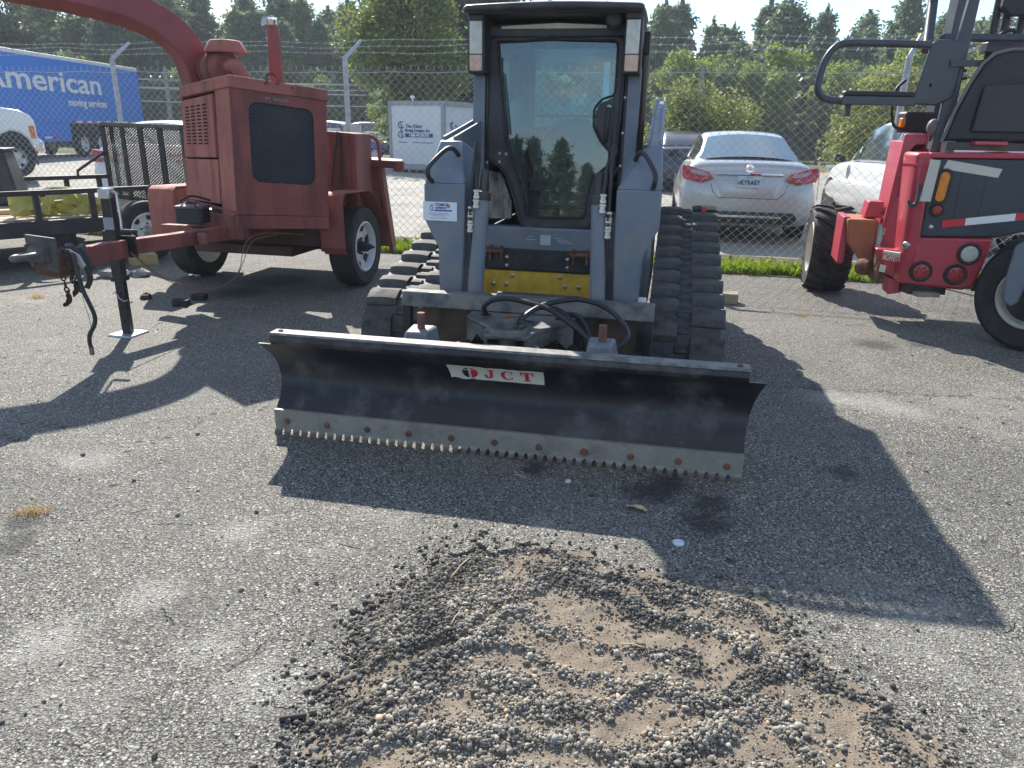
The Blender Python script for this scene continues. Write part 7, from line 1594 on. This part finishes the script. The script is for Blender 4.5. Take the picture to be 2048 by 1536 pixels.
q = MB(); q.box(2.38, 2.41, 5.72, 5.76, 1.57, 1.64); q.lathe([(.024, 0), (.024, .008), (0, .01)], (2.395, 5.74, 1.562), (0, 0, 1), 12); K(q, 'gate_stop', BLACK)
q = MB(); q.tube([V(3.05, 5.70, 1.925), V(3.9, 5.50, 1.925)], .030, 4); K(q, 'guard_bar', FGREY)
q = MB(); q.tube([V(3.13, 6.2, 2.07), V(3.16, 6.05, 2.13), V(3.9, 5.95, 2.13)], .030, 4); K(q, 'guard_bar', FGREY)
for x in (3.36, 3.92):
    q = MB(); q.hexa([V(x - .05, 6.3, 1.3), V(x + .05, 6.28, 1.3), V(x + .05, 6.42, 1.3), V(x - .05, 6.44, 1.3), V(x + .0, 6.3, 2.8), V(x + .10, 6.28, 2.8), V(x + .10, 6.42, 2.8), V(x + .0, 6.44, 2.8)]); K(q, 'mast_channel', FGREY, .008)
for x in (3.62, 3.70, 3.82):
    q = MB(); q.tube([V(x, 6.25, 1.5), V(x + .01, 6.26, 2.2), V(x + .01, 6.26, 2.75)], .028, 8); K(q, 'mast_cylinder', BLACK, smooth=60)
q = MB(); q.prism([V(3.60, 6.15, 2.36), V(3.66, 6.14, 2.30), V(4.2, 6.0, 2.30), V(4.2, 6.0, 2.6), V(3.60, 6.15, 2.6)], yd * .1); K(q, 'mast_crosshead', mat('dark_crosshead', (.03, .03, .035), .6), .01)
q = MB(); q.box(3.55, 4.1, 6.15, 6.25, 2.05, 2.12); K(q, 'mast_tie', FGREY, .006)
for pts in ([V(3.62, 6.2, 2.12), V(3.64, 6.15, 2.18), V(3.72, 6.15, 2.2), V(3.78, 6.17, 2.12)], [V(3.75, 6.18, 1.9), V(3.72, 6.14, 2.02), V(3.80, 6.13, 2.06), V(3.84, 6.15, 1.95)]):
    q = MB(); q.tube(smooth_path(pts, 6), .014, 8); K(q, 'hydraulic_hose', BLACK_PLASTIC, smooth=60)
q = MB(); q.box(2.90, 3.10, 6.20, 6.32, 2.44, 2.50); q.tube([V(3.10, 6.26, 2.455), V(3.22, 6.26, 2.45)], .02, 6); K(q, 'overhead_plate', mat('grey_bracket', (.2, .2, .22), .5), .006)
q = MB(); q.box(3.30, 3.36, 6.1, 6.16, 2.12, 2.16); K(q, 'red_brown_knob', mat('maroon', (.12, .03, .03), .6), .01)
# lamp box on the left, hidden bracket and cable guard
q = MB(); q.box(3.08, 3.36, 6.25, 6.4, 1.46, 1.62); lb = K(q, 'side_lamp_box', BLACK_PLASTIC, .02)
q = MB(); q.box(3.05, 3.08, 6.24, 6.30, 1.50, 1.57); q.build('orange_side_lens', AMBER_LENS, lb, world=True, bevel=.008)
q = MB(); q.tube(smooth_path([V(3.05, 6.3, 1.85), V(2.98, 6.28, 1.78), V(2.97, 6.28, 1.66), V(3.0, 6.27, 1.52), V(3.08, 6.27, 1.48)], 6), .012, 8); K(q, 'cable_loop', BLACK_PLASTIC, smooth=60)
q = MB(); q.tube([V(3.23 + .075 * math.cos(a), 5.85, 1.865 + .028 * math.sin(a)) for a in np.linspace(1.2, 5.3, 16)], .012, 8); K(q, 'grab_ring', FGREY, smooth=60)
# operator seat seen from behind, with shell rim
st = MB()
P = [(3.07, 1.40), (3.085, 1.46), (3.12, 1.62), (3.18, 1.80), (3.235, 1.92), (3.30, 1.985), (3.40, 2.01), (3.75, 2.01), (3.85, 1.9), (3.85, 1.40)]
st.prism([V(x, 5.62 - (x - 3.07) * .20, z) for x, z in P], yd * .16); so = K(st, 'operator_seat', mat('black_seat_shell', (.022, .022, .030), .5, var=.15, dirt=(.07, .07, .08), damt=.3), .03, seg=3)
q = MB(); q.tube([V(x - .012, 5.63 - (x - 3.07) * .20, z) for x, z in P[:8]], .012, 6); q.build('seat_rim', mat('grey_seat_trim', (.17, .165, .16), .6), so, world=True)
q = MB(); q.prism([V(x, 5.588 - (x - 3.07) * .20, z) for x, z in ((3.22, 1.47), (3.70, 1.47), (3.70, 1.80), (3.25, 1.78))], V(0, .02, 0)); q.build('seat_back_pad', mat('black_vinyl2', (.028, .028, .036), .4), so, world=True, bevel=.015)
q = MB(); q.box(3.09, 3.65, 5.55, 5.9, 1.345, 1.40); K(q, 'seat_base', mat('grimy_seat_base', (.09, .08, .07), .7, var=.3))
q = MB(); q.box(3.075, 3.15, 5.60, 5.66, 1.325, 1.405); K(q, 'seat_bracket', mat('pale_bracket', (.34, .31, .28), .6, dirt=(.15, .12, .1), damt=.5), .006)
q = MB(); q.box(3.23, 3.46, 5.50, 5.56, 1.385, 1.41); K(q, 'seat_rail', FRED, .004)
q = MB(); q.ball((3.045, 5.75, 1.50), .045, 8, (1, 1, 1.3)); K(q, 'grease_cup', mat('grey_plug', (.16, .15, .15)))

# ---------------------------------------------------------------- small things lying about
def block(name, label, cat, loc, rz, sx, sy, sz, m, seed=0, bev=.006, group=None):
    r = random.Random(seed); j = lambda a: a * r.uniform(.86, 1.1)
    b = MB(); b.hexa([(-j(sx), -j(sy), 0), (j(sx), -j(sy), 0), (j(sx), j(sy), 0), (-j(sx), j(sy), 0), (-j(sx), -j(sy), j(sz)), (j(sx), -j(sy), j(sz)), (j(sx), j(sy), j(sz)), (-j(sx), j(sy), j(sz))])
    o = b.build(name, m, None, bevel=bev); o.location = loc; o.rotation_euler = (0, 0, rad(rz)); tag(o, label, cat, group); return o
def lump(name, label, cat, loc, r_, m, seed, sc=(1, 1, .6), group=None):
    r = random.Random(seed); b = MB(); b.ball((0, 0, 0), r_, 6, sc)
    b.v = [tuple(c * r.uniform(.75, 1.2) for c in p) for p in b.v]; b.v = [(p[0], p[1], max(p[2], -r_ * .25)) for p in b.v]
    o = b.build(name, m, None, smooth=20); o.location = (loc[0], loc[1], r_ * .25); tag(o, label, cat, group); return o
LUMBER = mat('weathered_lumber', (.42, .33, .17), .75, var=.15, vs=9, dirt=(.28, .20, .10), damt=.4, bump=.2)
CHUNK = mat('black_asphalt_chunk', (.030, .030, .031), .85, var=.4, vs=30, bump=.6, bscale=60)
CONC = mat('broken_concrete', (.26, .26, .25), .9, var=.2, vs=20, bump=.5, bscale=40)
block('wood_block', 'short yellow wood block standing on the asphalt under the chipper tongue', 'wood block', (-3.93, 7.82, 0), 35, .13, .09, .13, LUMBER, 1)
block('wood_block', 'wood block offcut lying behind the right rubber track', 'wood block', (1.93, 6.5, 0), -8, .07, .06, .09, mat('grey_offcut', (.33, .28, .20), .8, var=.15), 2)
block('asphalt_chunk', 'square black asphalt chunk lying nearest of the three beside the chipper jack', 'asphalt chunk', (-2.75, 5.99, 0), 12, .065, .05, .05, CHUNK, 3, group='asphalt chunks by the chipper')
block('asphalt_chunk', 'black asphalt chunk lying rightmost in the shadow below the chipper', 'asphalt chunk', (-2.69, 6.22, 0), -6, .06, .045, .05, CHUNK, 4, group='asphalt chunks by the chipper')
lump('asphalt_chunk', 'rounded black asphalt chunk leftmost of those beside the jack leg', 'asphalt chunk', (-3.15, 6.22, 0), .048, CHUNK, 5, (1, 1, .8), group='asphalt chunks by the chipper')
lump('concrete_rubble', 'grey broken concrete lump left of the jack leg', 'rubble', (-3.90, 7.15, 0), .12, CONC, 6, (1.2, .9, .5), 'concrete rubble behind the jack')
lump('concrete_rubble', 'smaller grey concrete lump right of the jack leg', 'rubble', (-3.66, 7.2, 0), .085, CONC, 7, (1.2, .9, .6), 'concrete rubble behind the jack')
lump('white_stone', 'small white stone in the shadow beside the left chipper wheel', 'stone', (-3.132,7.251,0.000), .035, mat('white_quartz', (.6, .58, .54), .7), 8)
lump('white_stone', 'small white stone on the shaded asphalt below the blade middle', 'stone', (0.249,2.873,0.000), .014, mat('white_quartz', (.6, .58, .54)), 9)
b = MB(); b.lathe([(0, 0), (.021, 0), (.021, .006), (.018, .009), (0, .009)], (0, 0, 0), (0, 0, 1), 24); o = b.build('bottle_cap', mat('pale_blue_plastic', (.62, .68, .76), .4), None, smooth=40); o.location = (0.622,2.382,0.003); tag(o, 'pale bottle cap lying in the shadow in front of the blade', 'bottle cap')
b = MB(); b.grid([[(-.045, .006, .004), (-.02, -.004, .018), (.01, 0, .012), (.03, -.012, .02)], [(-.045, .016, .010), (-.02, .012, .006), (.012, .016, .004), (.036, .0, .006)], [(-.04, .022, .004), (-.015, .022, .016), (.014, .03, .014), (.042, .010, .012)]]); o = b.build('dead_leaf', mat('dry_leaf', (.42, .36, .20), .8, var=.3, vs=40), None, smooth=60); o.location = (0.505,2.622,0.003); o.rotation_euler = (0, 0, rad(-28)); tag(o, 'curled pale dead leaf on the shaded asphalt in front of the blade', 'leaf')
def twig(a, b_, r, label, m, bend=.006):
    a, b_ = V(*a), V(*b_); a.z = b_.z = r; mid = (a + b_) / 2 + V(bend, bend, 0); q = MB(); q.tube(smooth_path([a, mid, b_], 4), [r] * 9, 6); tag(q.build('twig', m, None, smooth=60), label, 'twig')
DKT = mat('dark_twig', (.06, .05, .04), .8, var=.3); PLT = mat('straw', (.45, .38, .24), .8, var=.2)
twig((-0.572,1.491,0.000), (-0.509,1.505,0.000), .008, 'short thick dark twig on the asphalt left of the dirt patch', DKT, .0)
def on_dirt(p, d=.012): return (p[0], p[1])
for (u, v, lab) in (((-0.184,2.093,0.000), (-0.136,2.200,0.000), 'thin pale straw lying on gravel at the top of the dirt patch'), ((-0.167,1.854,0.000), (-0.145,1.902,0.000), 'short pale straw stuck in the dark gravel'), ((-0.625,2.359,0.000), (-0.536,2.328,0.000), 'forked pale straw at the edge of the blade shadow'), ((0.021,2.907,0.000), (0.068,2.875,0.000), 'pale straw below the blade notches'), ((0.327,1.768,0.000), (0.389,1.753,0.000), 'greenish straw on the middle of the dirt patch')):
    a, b_ = V(*u), V(*v); z = .004 + max(0, float(patch_height(np.array([(a.x + b_.x) / 2]), np.array([(a.y + b_.y) / 2]))[0])) + .008
    q = MB(); q.tube([V(a.x, a.y, z), V((a.x + b_.x) / 2, (a.y + b_.y) / 2 + .002, z + .005), V(b_.x, b_.y, z)], .0022, 5); tag(q.build('straw', PLT, None), lab, 'straw')
# tuft of dry grass growing from cracks
def tuft(c, n, label, seed):
    r = np.random.RandomState(seed); v = []; 
    for k in range(n):
        x, y = c[0] + r.normal(0, .035), c[1] + r.normal(0, .02); a = r.uniform(0, 6.28); h = r.uniform(.01, .045); l = r.uniform(.01, .04)
        v += [(x, y, 0), (x + .003, y + .002, 0), (x + math.cos(a) * l, y + math.sin(a) * l, h)]
    o = arrays_object('dry_grass_tuft', np.array(v), np.arange(len(v)).reshape(-1, 3), leaf_mat('orange_grass', (.40, .22, .05), (.50, .34, .12), .4)); tag(o, label, 'grass tuft'); return o
tuft((-4.047,6.160,0.000), 90, 'small orange dry grass tuft on the asphalt below the chipper hitch', 1)
tuft((-1.836,2.512,0.000), 80, 'small orange dry grass tuft in a crack at the left edge of the foreground', 2)
tuft((2.391,6.037,0.000), 60, 'small tan dry grass tuft on the asphalt between loader and forklift', 3)
# lifted asphalt plates at the top of the broken patch
r5 = random.Random(9)
for i, (p, s) in enumerate((((-0.155,2.288,0.000), .05), ((-0.077,2.318,0.000), .045), ((-0.004,2.281,0.000), .04), ((0.049,2.339,0.000), .035), ((0.129,2.298,0.000), .03), ((-0.057,2.259,0.000), .03))):
    n = 7; poly = [(s * r5.uniform(.7, 1.2) * math.cos(2 * math.pi * k / n), s * r5.uniform(.6, 1.0) * .7 * math.sin(2 * math.pi * k / n), 0) for k in range(n)]
    b = MB(); b.prism(poly, (0, 0, .022)); o = b.build('asphalt_plate', ASPHALT, None, bevel=.004); o.location = (p[0], p[1], .006 + .004 * (i % 3)); o.rotation_euler = (r5.uniform(-.12, .12), r5.uniform(-.12, .12), r5.uniform(0, 3))
    tag(o, 'broken asphalt plate lifted along the rim of the dirt patch, %s' % ['leftmost one', 'second from the left', 'third from the left', 'the one nearest the blade', 'rightmost one', 'lowest one'][i], 'asphalt plate', 'lifted asphalt plates')

# ---------------------------------------------------------------- humid summer air
hz = MB(); hz.box(-180, 180, -130, 95, -1.2, 26)
hzo = hz.build('haze', None, None, smooth=None); stuff(hzo); tag(hzo, 'thin pale humid haze hanging in the air over the whole yard', 'haze')
hm = bpy.data.materials.new('haze_air'); hm.use_nodes = True; T = NT(hm)
pv_ = T.n('ShaderNodeVolumePrincipled', {'Color': (.80, .90, 1.0, 1), 'Density': 0.0011, 'Anisotropy': 0.2})
T.t.links.new(pv_.outputs[0], T.n('ShaderNodeOutputMaterial').inputs['Volume'])
hzo.data.materials.append(hm)
